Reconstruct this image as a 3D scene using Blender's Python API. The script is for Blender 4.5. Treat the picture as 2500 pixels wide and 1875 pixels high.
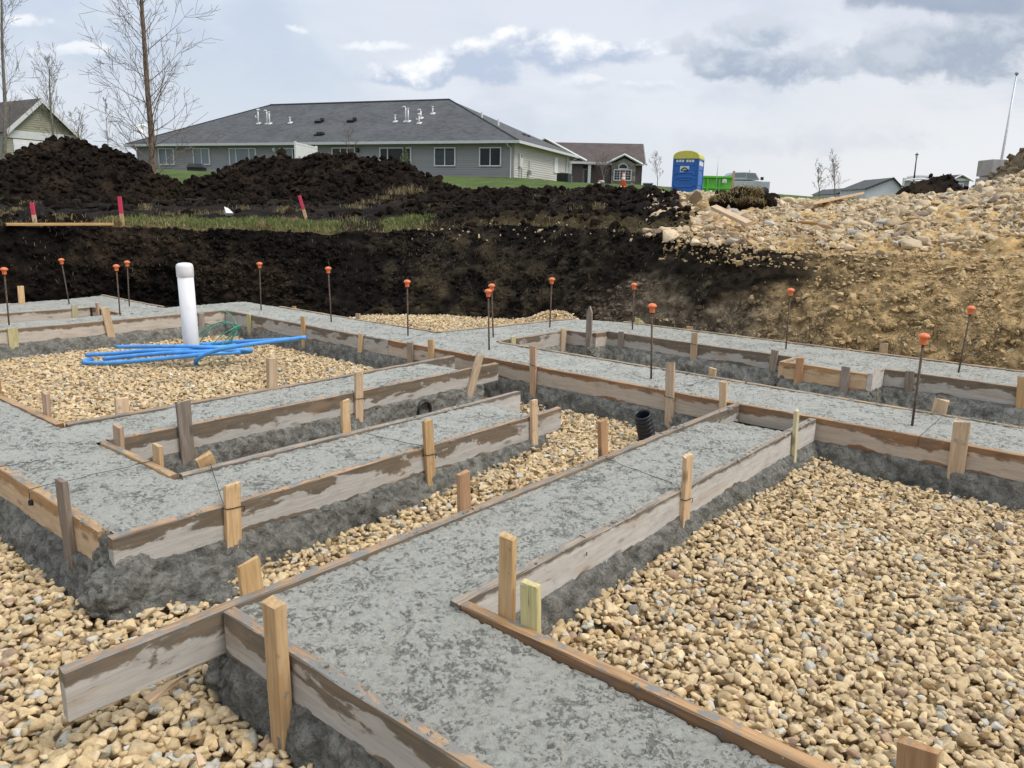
import bpy, bmesh, math, random
import numpy as np
from mathutils import Vector, Matrix
random.seed(7); RNG = np.random.default_rng(11)
scene = bpy.context.scene
COL = scene.collection
for o in list(bpy.data.objects): bpy.data.objects.remove(o)

# ------------------------------------------------------------------ camera, sky, sun
FOC, PIT, ROL, AZ = 1902.0, math.radians(12.445), math.radians(-1.347), math.radians(39.886)
CAMZ = 1.15                                   # metres above the tops of the footings (z = 0)
def _rot():
    cp, sp = math.cos(PIT), math.sin(PIT)
    a = np.array([[1, 0, 0], [0, -sp, -cp], [0, cp, -sp]])
    cr, sr = math.cos(ROL), math.sin(ROL)
    return np.array([[cr, sr, 0], [-sr, cr, 0], [0, 0, 1]]) @ a
RT = _rot()
cam_d = bpy.data.cameras.new("camera"); cam = bpy.data.objects.new("camera", cam_d); COL.objects.link(cam)
m3 = Matrix([[RT[0][i], -RT[1][i], -RT[2][i]] for i in range(3)])
cam.matrix_world = Matrix.Translation((0, 0, CAMZ)) @ m3.to_4x4()
cam_d.sensor_fit = 'HORIZONTAL'; cam_d.sensor_width = 36; cam_d.lens = FOC / 2500 * 36
cam_d.clip_start = 0.05; cam_d.clip_end = 3000
scene.camera = cam

SUN_EL, SUN_AZ = math.radians(54), math.radians(112)      # azimuth clockwise from +Y
sd = Vector((math.sin(SUN_AZ) * math.cos(SUN_EL), math.cos(SUN_AZ) * math.cos(SUN_EL), math.sin(SUN_EL)))
sl = bpy.data.lights.new("sun", 'SUN'); sl.energy = 1.5; sl.angle = math.radians(22); sl.color = (1.0, 0.965, 0.91)
so = bpy.data.objects.new("sun", sl); COL.objects.link(so); so.rotation_euler = sd.to_track_quat('Z', 'Y').to_euler()
so.location = (20, 10, 40)

scene.view_settings.view_transform = 'Standard'; scene.view_settings.look = 'None'
scene.view_settings.exposure = 0.50; scene.view_settings.gamma = 1
scene.view_settings.use_curve_mapping = False

class NT:
    """small helper to write node trees"""
    def __init__(s, tree): s.t = tree; s.n = tree.nodes; s.l = tree.links
    def node(s, typ, **kw):
        nd = s.n.new(typ)
        for k, v in kw.items(): setattr(nd, k, v)
        return nd
    def put(s, sock, v):
        if isinstance(v, bpy.types.NodeSocket): s.l.new(v, sock)
        elif v is not None:
            if hasattr(sock.default_value, '__len__'):
                n = len(sock.default_value)
                if not hasattr(v, '__len__'): v = (v,) * 3
                v = tuple(v)[:n] if len(v) >= n else tuple(v) + (1,) * (n - len(v))
            sock.default_value = v
    def math(s, op, a, b=None, c=None, clamp=False):
        nd = s.node('ShaderNodeMath', operation=op, use_clamp=clamp)
        s.put(nd.inputs[0], a); s.put(nd.inputs[1], b)
        if c is not None: s.put(nd.inputs[2], c)
        return nd.outputs[0]
    def mix(s, f, a, b, blend='MIX'):
        nd = s.node('ShaderNodeMix', data_type='RGBA', blend_type=blend)
        s.put(nd.inputs[0], f); s.put(nd.inputs[6], a); s.put(nd.inputs[7], b)
        return nd.outputs[2]
    def ss(s, v, lo, hi):
        nd = s.node('ShaderNodeMapRange', interpolation_type='SMOOTHSTEP')
        s.put(nd.inputs[0], v); nd.inputs[1].default_value = lo; nd.inputs[2].default_value = hi
        return nd.outputs[0]
    def ramp(s, v, stops):
        nd = s.node('ShaderNodeValToRGB'); e = nd.color_ramp.elements
        while len(e) < len(stops): e.new(0.5)
        for k, (p, c) in enumerate(stops):
            e[k].position = p; e[k].color = tuple(c) + (1,) if len(c) == 3 else c
        s.put(nd.inputs[0], v); return nd.outputs[0]
    def noise(s, vec, scale, detail=4, rough=0.55, dist=0.0, out=0):
        nd = s.node('ShaderNodeTexNoise'); s.put(nd.inputs['Vector'], vec)
        nd.inputs['Scale'].default_value = scale; nd.inputs['Detail'].default_value = detail
        nd.inputs['Roughness'].default_value = rough; nd.inputs['Distortion'].default_value = dist
        return nd.outputs[out]
    def vor(s, vec, scale, feature='F1', out=0, rnd=1.0):
        nd = s.node('ShaderNodeTexVoronoi', feature=feature); s.put(nd.inputs['Vector'], vec)
        nd.inputs['Scale'].default_value = scale; nd.inputs['Randomness'].default_value = rnd
        return nd.outputs[out]
    def mapping(s, vec, scale=(1, 1, 1), loc=None):
        nd = s.node('ShaderNodeMapping'); s.put(nd.inputs['Vector'], vec)
        nd.inputs['Scale'].default_value = scale
        if loc is not None: s.put(nd.inputs['Location'], loc)
        return nd.outputs[0]
    def coord(s, which='Object'): return s.node('ShaderNodeTexCoord').outputs[which]
    def pos(s): return s.node('ShaderNodeNewGeometry').outputs['Position']
    def attr(s, name): return s.node('ShaderNodeAttribute', attribute_name=name).outputs['Color']
    def sep(s, v):
        nd = s.node('ShaderNodeSeparateXYZ'); s.put(nd.inputs[0], v); return nd.outputs
    def comb(s, x, y, z):
        nd = s.node('ShaderNodeCombineXYZ'); s.put(nd.inputs[0], x); s.put(nd.inputs[1], y); s.put(nd.inputs[2], z); return nd.outputs[0]

def pdir(px, py):
    d = RT.T @ np.array([(px - 1250) / FOC, (py - 937.5) / FOC, 1.0]); return d
def pae(px, py):
    d = pdir(px, py); return d[0] / d[1], d[2] / d[1]

def build_world():
    w = bpy.data.worlds.new("World"); scene.world = w; w.use_nodes = True
    t = NT(w.node_tree); t.n.clear()
    out = t.node('ShaderNodeOutputWorld'); bg = t.node('ShaderNodeBackground')
    t.l.new(bg.outputs[0], out.inputs[0])
    sky = t.node('ShaderNodeTexSky', sky_type='NISHITA', sun_disc=False)
    sky.sun_elevation = SUN_EL; sky.sun_rotation = SUN_AZ; sky.air_density = 1.0; sky.dust_density = 2.0
    clear = t.mix(1.0, sky.outputs[0], (0.1, 0.1, 0.1), 'MULTIPLY')
    g = t.coord('Generated'); x, y, z = t.sep(g)
    yy = t.math('MAXIMUM', t.math('ABSOLUTE', y), 0.15)
    a = t.math('DIVIDE', x, yy); e = t.math('DIVIDE', z, yy)
    front = t.ss(y, 0.05, 0.3)
    p = t.comb(a, t.math('MULTIPLY', e, 1.0), t.math('MULTIPLY', y, 0.3))
    n_big = t.noise(t.mapping(p, (1.2, 2.6, 1)), 2.2, 5, 0.55, 0.4)
    n_mid = t.noise(t.mapping(p, (1, 1.9, 1), (3.1, 1.7, 0)), 6.0, 6, 0.6, 0.3)
    n_fin = t.noise(t.mapping(p, (1, 1.4, 1), (7.1, 4.7, 0)), 15.0, 6, 0.62, 0.2)
    # high thin overcast over the clear sky
    zen = t.ss(z, 0.0, 0.32)
    veil = t.mix(zen, (0.69, 0.735, 0.805), (0.535, 0.635, 0.785))
    veil = t.mix(t.ss(a, -0.1, 0.55), veil, t.mix(zen, (0.86, 0.865, 0.875), (0.66, 0.70, 0.79)))
    veil = t.mix(t.math('MULTIPLY', t.ss(n_big, 0.44, 0.66), 0.7), veil, (0.82, 0.84, 0.895))
    veil = t.mix(t.math('MULTIPLY', t.ss(n_mid, 0.50, 0.72), 0.42), veil, (0.55, 0.61, 0.72))
    c = t.mix(0.88, clear, veil)
    wn = t.node('ShaderNodeTexNoise'); t.put(wn.inputs['Vector'], p); wn.inputs['Scale'].default_value = 9.0; wn.inputs['Detail'].default_value = 6; wn.inputs['Roughness'].default_value = 0.6
    wx_, wy_, wz_ = t.sep(wn.outputs['Color'])
    a_w = t.math('ADD', a, t.math('MULTIPLY', t.math('SUBTRACT', wx_, 0.5), 0.10)); e_w = t.math('ADD', e, t.math('MULTIPLY', t.math('SUBTRACT', wy_, 0.5), 0.045))
    def blob(px, py, wx, wy, k=0.9):
        a0, e0 = pae(px, py); wa = wx / FOC; we = wy / FOC
        da = t.math('DIVIDE', t.math('SUBTRACT', a_w, a0), wa); de = t.math('DIVIDE', t.math('SUBTRACT', e_w, e0), we)
        r2 = t.math('ADD', t.math('MULTIPLY', da, da), t.math('MULTIPLY', de, de))
        nn = t.math('MULTIPLY', t.math('SUBTRACT', t.math('ADD', t.math('MULTIPLY', n_fin, 0.55), t.math('MULTIPLY', n_mid, 0.45)), 0.5), k * 7)
        return t.math('ADD', t.math('SUBTRACT', 1.0, t.math('POWER', r2, 0.75)), nn), de
    def cloud(c, blobs, top, bot, soft=0.5, op=1.0, shade_mid=-0.1, k=0.9):
        m = None; num = None; den = None
        for bl in blobs:
            mm, de = blob(*bl, k=k); w_ = t.math('POWER', t.math('MAXIMUM', t.math('ADD', mm, 0.6), 0.01), 3.0)
            if m is None: m, num, den = mm, t.math('MULTIPLY', de, w_), w_
            else: m = t.math('MAXIMUM', m, mm); num = t.math('ADD', num, t.math('MULTIPLY', de, w_)); den = t.math('ADD', den, w_)
        sh = t.math('DIVIDE', num, den)
        f = t.math('MULTIPLY', t.math('MULTIPLY', t.ss(m, 0.0, soft), op), front)
        s_ = t.math('ADD', sh, t.math('MULTIPLY', t.math('SUBTRACT', n_fin, 0.5), 5.0))
        col = t.mix(t.ss(s_, shade_mid - 0.75, shade_mid + 0.75), bot, top)
        return t.mix(f, c, col)
    # low grey haze band on the right, dark stratus, the long cumulus, small white puffs
    c = cloud(c, [(2050, 345, 330, 55), (1800, 350, 240, 40)], (0.62, 0.65, 0.72), (0.55, 0.59, 0.67), 1.6, 0.75)
    c = cloud(c, [(1985, 150, 210, 62), (1850, 80, 150, 60), (1760, 130, 160, 60)], (0.60, 0.65, 0.73), (0.37, 0.44, 0.55), 0.7, 0.95, 0.1, 0.7)
    c = cloud(c, [(2310, 120, 300, 80), (2480, 60, 240, 110)], (0.56, 0.61, 0.69), (0.37, 0.435, 0.535), 0.7, 0.95, 0.1, 0.6)
    c = cloud(c, [(2300, -5, 330, 52)], (0.36, 0.42, 0.53), (0.33, 0.39, 0.50), 0.8, 0.9, 0.0, 0.6)
    c = cloud(c, [(1010, 172, 130, 38), (1180, 146, 155, 54), (1350, 118, 145, 60), (1500, 124, 140, 44)], (0.96, 0.97, 0.99), (0.47, 0.55, 0.69), 0.55, 0.95, 0.25, 0.5)
    c = cloud(c, [(1420, 200, 75, 22), (1560, 215, 120, 20)], (0.84, 0.86, 0.90), (0.60, 0.66, 0.76), 0.8, 0.7, -0.1, 0.8)
    c = cloud(c, [(935, 105, 90, 12), (730, 60, 34, 12), (160, 130, 90, 16), (60, 60, 70, 16)], (0.90, 0.92, 0.95), (0.74, 0.79, 0.86), 0.9, 0.75, -0.3, 0.8)
    c = t.mix(1.0, c, t.mix(t.ss(z, 0.27, 0.9), (0.78, 0.78, 0.78), (1.30, 1.22, 1.10)), 'MULTIPLY')   # thin overcast dimmed in view, brightened and warmed overhead to light the ground
    below = t.ss(z, -0.06, -0.005)
    c = t.mix(below, (0.30, 0.28, 0.25), c)
    t.l.new(c, bg.inputs[0]); bg.inputs[1].default_value = 1.0
build_world()

# ------------------------------------------------------------------ maths helpers
_perm = np.random.default_rng(5).permutation(256); _perm = np.concatenate([_perm, _perm, _perm])
_grad = np.random.default_rng(6).normal(size=(256, 3)); _grad /= np.linalg.norm(_grad, axis=1)[:, None]
def pn(P):
    P = np.asarray(P, float); I = np.floor(P).astype(int); Fq = P - I; I &= 255
    U = Fq * Fq * Fq * (Fq * (Fq * 6 - 15) + 10); out = 0
    for dx in (0, 1):
        wx = U[:, 0] if dx else 1 - U[:, 0]
        for dy in (0, 1):
            wy = U[:, 1] if dy else 1 - U[:, 1]
            for dz in (0, 1):
                wz = U[:, 2] if dz else 1 - U[:, 2]
                h = _perm[_perm[_perm[(I[:, 0] + dx) & 255] + ((I[:, 1] + dy) & 255)] + ((I[:, 2] + dz) & 255)]
                out = out + wx * wy * wz * (_grad[h] * (Fq - np.array([dx, dy, dz]))).sum(1)
    return out * 1.6
def fbm(P, scale, octv=4, gain=0.5, ridged=False):
    P = np.asarray(P, float) * scale; a, s, out = 1.0, 0.0, 0
    for k in range(octv):
        n = pn(P + 17.3 * k)
        if ridged: n = 1 - 2 * np.abs(n)
        out = out + a * n; s += a; a *= gain; P = P * 2.03
    return out / s
def sstep(x, a, b):
    t = np.clip((x - a) / (b - a), 0, 1); return t * t * (3 - 2 * t)

SA, CA = math.sin(AZ), math.cos(AZ)
def UV(u, v, z=0.0):                           # site axes (metres) -> world
    return Vector((u * SA + v * CA, u * CA - v * SA, z))
def uvxy(u, v): return u * SA + v * CA, u * CA - v * SA
def xyuv(x, y): return x * SA + y * CA, x * CA - y * SA
def at(px, py, Y):                             # where the line of sight through a photo pixel is Y metres ahead
    d = pdir(px, py); t = Y / d[1]; return Vector((d[0] * t, Y, CAMZ + d[2] * t))
def at_z(px, py, z):
    d = pdir(px, py); t = (z - CAMZ) / d[2]; return Vector((d[0] * t, d[1] * t, z))
def hit(px, py, p0, n):
    d = Vector(pdir(px, py)); o = Vector((0, 0, CAMZ)); t = (Vector(p0) - o).dot(n) / d.dot(n); return o + d * t

# ------------------------------------------------------------------ object helpers
def tag(o, label=None, cat=None, group=None, kind=None):
    if label: o['label'] = label
    if cat: o['category'] = cat
    if group: o['group'] = group
    if kind: o['kind'] = kind
    return o
def link(name, me, mat=None, parent=None):
    o = bpy.data.objects.new(name, me); COL.objects.link(o)
    if mat is not None and not me.materials: me.materials.append(mat)
    if parent is not None: o.parent = parent
    return o
def empty(name, loc=(0, 0, 0), rz=0.0):
    o = bpy.data.objects.new(name, None); COL.objects.link(o); o.location = loc; o.rotation_euler = (0, 0, rz)
    o.empty_display_size = 0.2; return o
def thing(name, label, cat, loc=(0, 0, 0), rz=0.0, group=None):
    return tag(empty(name, loc, rz), label, cat, group)
def npmesh(name, V, F, smooth=True, col=None):
    """V (n,3); F (m,k) int array of equal-size faces; col (n,3) stored as attribute 'col'"""
    me = bpy.data.meshes.new(name); V = np.asarray(V, np.float32); F = np.asarray(F, np.int32)
    n, (m, k) = len(V), F.shape
    me.vertices.add(n); me.vertices.foreach_set('co', V.ravel())
    me.loops.add(m * k); me.loops.foreach_set('vertex_index', F.ravel())
    me.polygons.add(m); me.polygons.foreach_set('loop_start', np.arange(0, m * k, k, dtype=np.int32))
    me.polygons.foreach_set('loop_total', np.full(m, k, np.int32))
    me.polygons.foreach_set('use_smooth', np.full(m, smooth, bool))
    if col is not None:
        at_ = me.attributes.new('col', 'FLOAT_COLOR', 'POINT')
        at_.data.foreach_set('color', np.hstack([col, np.ones((n, 1))]).astype(np.float32).ravel())
    me.update(calc_edges=True); me.validate(); return me
def gridfaces(nr, nc, wrap=False):
    r = np.arange(nr - 1)[:, None]; c = np.arange(nc if wrap else nc - 1)[None, :]
    c2 = (c + 1) % nc
    return np.stack([r * nc + c, r * nc + c2, (r + 1) * nc + c2, (r + 1) * nc + c], -1).reshape(-1, 4)

class MB:
    """collects shapes into one mesh"""
    def __init__(s): s.v = []; s.f = []
    def add(s, vs, fs):
        b = len(s.v); s.v += [tuple(v) for v in vs]; s.f += [tuple(i + b for i in f) for f in fs]; return s
    def box(s, c, size, rot=None):
        hx, hy, hz = size[0] / 2, size[1] / 2, size[2] / 2; c = Vector(c)
        vs = [Vector((x, y, z)) for x in (-hx, hx) for y in (-hy, hy) for z in (-hz, hz)]
        if rot is not None: vs = [rot @ v for v in vs]
        return s.add([v + c for v in vs], [(0, 1, 3, 2), (4, 6, 7, 5), (0, 4, 5, 1), (2, 3, 7, 6), (0, 2, 6, 4), (1, 5, 7, 3)])
    def quad(s, *p): return s.add(p, [tuple(range(len(p)))])
    def hexa(s, a, b):                          # two quads, front and back -> solid
        vs = list(a) + list(b); n = len(a)
        fs = [tuple(range(n)), tuple(range(2 * n - 1, n - 1, -1))] + [(i, n + i, n + (i + 1) % n, (i + 1) % n) for i in range(n)]
        return s.add(vs, fs)
    def tube(s, pts, r, n=8, cap=True):
        pts = [Vector(p) for p in pts]; rs = r if hasattr(r, '__len__') else [r] * len(pts); vs = []; fs = []
        prev = None
        for i, p in enumerate(pts):
            d = (pts[min(i + 1, len(pts) - 1)] - pts[max(i - 1, 0)]).normalized()
            if prev is None:
                ref = Vector((0, 0, 1)) if abs(d.z) < 0.9 else Vector((1, 0, 0)); nx = d.cross(ref).normalized()
            else: nx = (prev - d * prev.dot(d)).normalized()
            prev = nx; ny = d.cross(nx)
            for k in range(n):
                a = 2 * math.pi * k / n; vs.append(p + (nx * math.cos(a) + ny * math.sin(a)) * rs[i])
        for i in range(len(pts) - 1):
            for k in range(n): fs.append((i * n + k, i * n + (k + 1) % n, (i + 1) * n + (k + 1) % n, (i + 1) * n + k))
        if cap: fs += [tuple(range(n - 1, -1, -1)), tuple((len(pts) - 1) * n + k for k in range(n))]
        return s.add(vs, fs)
    def lathe(s, prof, n=24, c=(0, 0, 0), cap=True):
        vs = []; fs = []
        for r, z in prof:
            for k in range(n):
                a = 2 * math.pi * k / n; vs.append((c[0] + r * math.cos(a), c[1] + r * math.sin(a), c[2] + z))
        for i in range(len(prof) - 1):
            for k in range(n): fs.append((i * n + k, i * n + (k + 1) % n, (i + 1) * n + (k + 1) % n, (i + 1) * n + k))
        if cap: fs += [tuple(range(n - 1, -1, -1)), tuple((len(prof) - 1) * n + k for k in range(n))]
        return s.add(vs, fs)
    def mesh(s, name, smooth=False):
        me = bpy.data.meshes.new(name); me.from_pydata(s.v, [], s.f); me.update()
        if smooth: me.polygons.foreach_set('use_smooth', [True] * len(me.polygons))
        return me
    def build(s, name, mat, parent=None, smooth=False, bevel=0.0):
        me = s.mesh(name, smooth)
        if bevel > 0:
            bm = bmesh.new(); bm.from_mesh(me)
            bmesh.ops.bevel(bm, geom=list(bm.edges), offset=bevel, segments=1, affect='EDGES', clamp_overlap=True)
            bm.to_mesh(me); bm.free()
        return link(name, me, mat, parent)

# ------------------------------------------------------------------ materials
def pbr(name, fn):
    m = bpy.data.materials.new(name); m.use_nodes = True; t = NT(m.node_tree)
    b = t.n['Principled BSDF']; fn(t, b); return m
def bump(t, b, h, strength=0.5, dist=0.01):
    nd = t.node('ShaderNodeBump'); nd.inputs['Strength'].default_value = strength; nd.inputs['Distance'].default_value = dist
    t.put(nd.inputs['Height'], h); t.l.new(nd.outputs[0], b.inputs['Normal']); return nd.outputs[0]
def plain(name, c, rough=0.5, metal=0.0, var=0.12, scale=8.0, spec=0.5):
    def fn(t, b):
        n = t.noise(t.coord('Object'), scale, 5, 0.6)
        f = t.ss(n, 0.3, 0.75)
        t.put(b.inputs['Base Color'], t.mix(f, tuple(x * (1 - var) for x in c), tuple(min(1, x * (1 + var)) for x in c)))
        t.put(b.inputs['Roughness'], t.math('ADD', rough - 0.06, t.math('MULTIPLY', n, 0.12)))
        b.inputs['Metallic'].default_value = metal; b.inputs['Specular IOR Level'].default_value = spec
    return pbr(name, fn)
def rnd_vec(t):
    r = t.node('ShaderNodeObjectInfo').outputs['Random']
    return t.comb(t.math('MULTIPLY', r, 37.0), t.math('MULTIPLY', r, 91.0), t.math('MULTIPLY', r, 53.0))

def wood_grain(t, axis, off):
    """grain stretched along the local axis; returns grain value, knots"""
    sc = [22.0, 22.0, 22.0]; sc[axis] = 1.6
    v = t.mapping(t.coord('Object'), tuple(sc), off)
    g = t.noise(v, 2.6, 6, 0.62, 0.8)
    ks = [9.0, 9.0, 9.0]; ks[axis] = 3.2
    k = t.ss(t.vor(t.mapping(t.coord('Object'), tuple(ks), off), 1.0), 0.16, 0.05)
    return g, k
def fresh_wood(name, c0, c1, knot=(0.13, 0.07, 0.03), axis=2, wet=0.0):
    def fn(t, b):
        off = rnd_vec(t); r = t.node('ShaderNodeObjectInfo').outputs['Random']
        g, k = wood_grain(t, axis, off)
        c = t.mix(t.ss(g, 0.3, 0.7), c0, c1)
        hs = t.node('ShaderNodeHueSaturation'); t.put(hs.inputs['Color'], c)
        t.put(hs.inputs['Value'], t.math('ADD', 0.8, t.math('MULTIPLY', r, 0.35)))
        t.put(hs.inputs['Saturation'], t.math('ADD', 0.75, t.math('MULTIPLY', t.math('FRACT', t.math('MULTIPLY', r, 7.7)), 0.4)))
        c = hs.outputs[0]
        c = t.mix(t.math('MULTIPLY', k, 0.75), c, knot)
        # cement splashes
        sp = t.ss(t.noise(t.mapping(t.coord('Object'), (1, 1, 1), off), 26, 4, 0.65), 0.62, 0.68)
        c = t.mix(t.math('MULTIPLY', sp, 0.55), c, (0.21, 0.205, 0.19))
        cr = sc_crack(t, axis, off); c = t.mix(t.math('MULTIPLY', cr, 0.7), c, (0.06, 0.035, 0.02))
        t.put(b.inputs['Base Color'], c); b.inputs['Roughness'].default_value = 0.75
        bump(t, b, t.math('SUBTRACT', g, t.math('MULTIPLY', cr, 1.0)), 0.35, 0.004)
    return pbr(name, fn)
def sc_crack(t, axis, off):
    sc = [34.0, 34.0, 34.0]; sc[axis] = 1.1
    n = t.noise(t.mapping(t.coord('Object'), tuple(sc), off), 1.3, 2, 0.5, 0.3)
    n2 = t.noise(t.mapping(t.coord('Object'), (5, 5, 5), off), 1.0, 2)
    return t.math('MULTIPLY', t.ss(t.math('ABSOLUTE', t.math('SUBTRACT', n, 0.5)), 0.006, 0.001), t.ss(n2, 0.5, 0.6))
def form_board(name, wet, dry, band=-0.055, amp=0.09, top=(0.42, 0.26, 0.145), drycover=1.0, grey=0.5):
    """used form lumber: soaked along the upper edge, whitish cement film below, smears on the top edge"""
    def fn(t, b):
        off = rnd_vec(t); g, k = wood_grain(t, 0, off)
        P = t.coord('Object'); x, y, z = t.sep(P)
        n1 = t.noise(t.mapping(P, (2.4, 2.4, 6.5), off), 1.6, 5, 0.6, 0.35)
        n2 = t.noise(t.mapping(P, (9, 9, 16), off), 1.5, 5, 0.6)
        rr_ = t.node('ShaderNodeObjectInfo').outputs['Random']
        h = t.math('ADD', t.math('ADD', z, t.math('MULTIPLY', t.math('SUBTRACT', rr_, 0.5), 0.03)), t.math('MULTIPLY', t.math('SUBTRACT', n1, 0.5), amp * 3.2))
        h = t.math('ADD', h, t.math('MULTIPLY', t.math('SUBTRACT', n2, 0.5), 0.045))
        n5 = t.noise(t.mapping(P, (16, 30, 30), off), 1.6, 6, 0.7)
        h = t.math('ADD', h, t.math('MULTIPLY', t.math('SUBTRACT', n5, 0.5), 0.03))
        wetm = t.ss(h, band - 0.009, band + 0.009)
        lo = t.ss(t.math('ADD', z, t.math('MULTIPLY', t.math('SUBTRACT', t.noise(t.mapping(P, (3.1, 3, 3), off), 1.3, 3), 0.5), 0.14)), -0.135, -0.139)
        wetm = t.math('MAXIMUM', wetm, lo)
        wc = t.mix(t.ss(g, 0.3, 0.72), tuple(v * 0.75 for v in wet), tuple(v * 1.2 for v in wet))
        wc = t.mix(t.math('MULTIPLY', t.ss(n2, 0.5, 0.68), 0.55), wc, (0.115, 0.11, 0.10))
        dc = t.mix(t.ss(g, 0.28, 0.75), tuple(v * 0.84 for v in dry), tuple(min(1, v * 1.1) for v in dry))
        dc = t.mix(t.math('MULTIPLY', t.ss(t.noise(t.mapping(P, (5, 5, 12), off), 2.2, 4), 0.52, 0.7), 0.45), dc, tuple(v * 0.62 for v in dry))
        c = t.mix(wetm, dc, wc)
        c = t.mix(t.math('MULTIPLY', t.ss(n5, 0.60, 0.68), 0.6), c, (0.30, 0.295, 0.27))
        c = t.mix(t.math('MULTIPLY', t.ss(t.noise(t.mapping(P, (1.2, 1, 5), off), 2.0, 3), 0.56, 0.7), 0.35), c, (0.40, 0.27, 0.155))
        c = t.mix(t.math('MULTIPLY', k, 0.6), c, (0.085, 0.055, 0.035))
        nz = t.sep(t.node('ShaderNodeNewGeometry').outputs['Normal'])[2]
        tp = t.ss(nz, 0.5, 0.8)
        tc = t.mix(t.ss(g, 0.3, 0.7), tuple(v * 0.7 for v in top), tuple(v * 1.25 for v in top))
        sm = t.ss(t.noise(t.mapping(P, (7, 14, 7), off), 2.0, 5, 0.65), 0.53 - grey * 0.10, 0.63 - grey * 0.10)
        tc = t.mix(sm, tc, (0.215, 0.21, 0.195))
        c = t.mix(tp, c, tc)
        cr = sc_crack(t, 0, off); c = t.mix(t.math('MULTIPLY', cr, 0.5), c, (0.05, 0.035, 0.025))
        t.put(b.inputs['Base Color'], c)
        t.put(b.inputs['Roughness'], t.math('SUBTRACT', 0.82, t.math('MULTIPLY', wetm, 0.22)))
        bump(t, b, t.math('ADD', g, t.math('MULTIPLY', n2, 0.7)), 0.4, 0.004)
    return pbr(name, fn)

M = {}
M['stake'] = fresh_wood('stake_wood', (0.47, 0.31, 0.165), (0.66, 0.47, 0.275))
M['stake_red'] = fresh_wood('reddish_stake_wood', (0.40, 0.22, 0.115), (0.56, 0.35, 0.19))
M['stake_grey'] = fresh_wood('weathered_stake_wood', (0.20, 0.155, 0.12), (0.34, 0.28, 0.225), (0.08, 0.06, 0.05))
M['stake_green'] = fresh_wood('treated_stake_wood', (0.48, 0.42, 0.20), (0.62, 0.56, 0.31), (0.2, 0.17, 0.07))
M['plank'] = fresh_wood('plank_wood', (0.50, 0.30, 0.13), (0.66, 0.44, 0.22), axis=0)
M['board_grey'] = form_board('grey_form_board', (0.170, 0.132, 0.092), (0.475, 0.45, 0.41), -0.060, 0.085)
M['board_mix'] = form_board('worn_form_board', (0.170, 0.136, 0.098), (0.45, 0.428, 0.392), -0.056, 0.10, (0.35, 0.23, 0.135), 1, 0.7)
M['board_brown'] = form_board('brown_form_board', (0.24, 0.130, 0.062), (0.50, 0.42, 0.335), -0.050, 0.05, (0.42, 0.25, 0.12), 1, 0.15)
M['board_pale'] = form_board('pale_form_board', (0.17, 0.14, 0.11), (0.57, 0.545, 0.505), -0.012, 0.012, (0.35, 0.285, 0.215), 1, 0.5)
M['board_fresh'] = form_board('orange_form_board', (0.42, 0.245, 0.11), (0.60, 0.44, 0.275), -0.045, 0.05, (0.44, 0.28, 0.14), 1, 0.2)
M['board_far'] = form_board('sunbleached_form_board', (0.21, 0.15, 0.10), (0.55, 0.49, 0.42), -0.035, 0.03, (0.40, 0.29, 0.17), 1, 0.3)

def conc_top(t, b):
    P = t.pos()
    n0 = t.noise(P, 26, 10, 0.76, 0.35); n1 = t.noise(P, 80, 6, 0.74, 0.2); n2 = t.noise(P, 230, 4, 0.7); n3 = t.noise(P, 2.2, 4, 0.5); n4 = t.noise(P, 4.5, 5, 0.6, 0.5)
    th = t.math('ADD', t.math('ADD', t.math('MULTIPLY', n0, 0.58), t.math('MULTIPLY', n1, 0.42)), t.math('MULTIPLY', t.math('SUBTRACT', n4, 0.5), 0.20))
    crust = t.ss(th, 0.40, 0.475)                        # skin of paste; below it the torn coarse mix
    tear = t.math('SUBTRACT', 1.0, crust)
    deep = t.ss(th, 0.420, 0.385)
    c = t.mix(t.ss(n1, 0.3, 0.7), (0.385, 0.386, 0.340), (0.50, 0.50, 0.45))
    c = t.mix(t.math('MULTIPLY', t.ss(n3, 0.42, 0.66), 0.30), c, (0.38, 0.374, 0.33))
    c = t.mix(t.math('MULTIPLY', t.ss(n4, 0.52, 0.7), 0.30), c, (0.53, 0.53, 0.485))
    c = t.mix(t.math('MULTIPLY', tear, 0.30), c, (0.28, 0.275, 0.245))
    c = t.mix(t.math('MULTIPLY', deep, 0.85), c, (0.075, 0.073, 0.064))  # shade of the deep pits painted dark over the torn mix
    t.put(b.inputs['Base Color'], c)
    t.put(b.inputs['Roughness'], t.math('ADD', 0.36, t.math('MULTIPLY', tear, 0.4)))
    b.inputs['Specular IOR Level'].default_value = 0.5
    h = t.math('ADD', t.math('MULTIPLY', n1, 0.5), t.math('MULTIPLY', n2, 0.35))
    h = t.math('ADD', h, t.math('ADD', t.math('MULTIPLY', crust, 0.45), t.math('MULTIPLY', n0, 0.9)))
    bump(t, b, h, 1.0, 0.014)
M['concrete'] = pbr('fresh_concrete', conc_top)
def conc_side(t, b):
    P = t.pos()
    n1 = t.noise(P, 20, 8, 0.7, 0.5); n2 = t.noise(P, 85, 6, 0.72)
    c = t.mix(t.ss(n1, 0.36, 0.66), (0.135, 0.133, 0.116), (0.35, 0.345, 0.305))
    c = t.mix(t.math('MULTIPLY', t.ss(n2, 0.55, 0.75), 0.5), c, (0.33, 0.327, 0.295))
    c = t.mix(t.math('MULTIPLY', t.ss(n2, 0.46, 0.36), 0.6), c, (0.045, 0.045, 0.040))
    t.put(b.inputs['Base Color'], c)
    t.put(b.inputs['Roughness'], t.math('ADD', 0.5, t.math('MULTIPLY', n2, 0.25)))
    h = t.math('ADD', t.math('MULTIPLY', n1, 1.0), t.math('MULTIPLY', n2, 0.6))
    bump(t, b, h, 1.0, 0.03)
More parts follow.
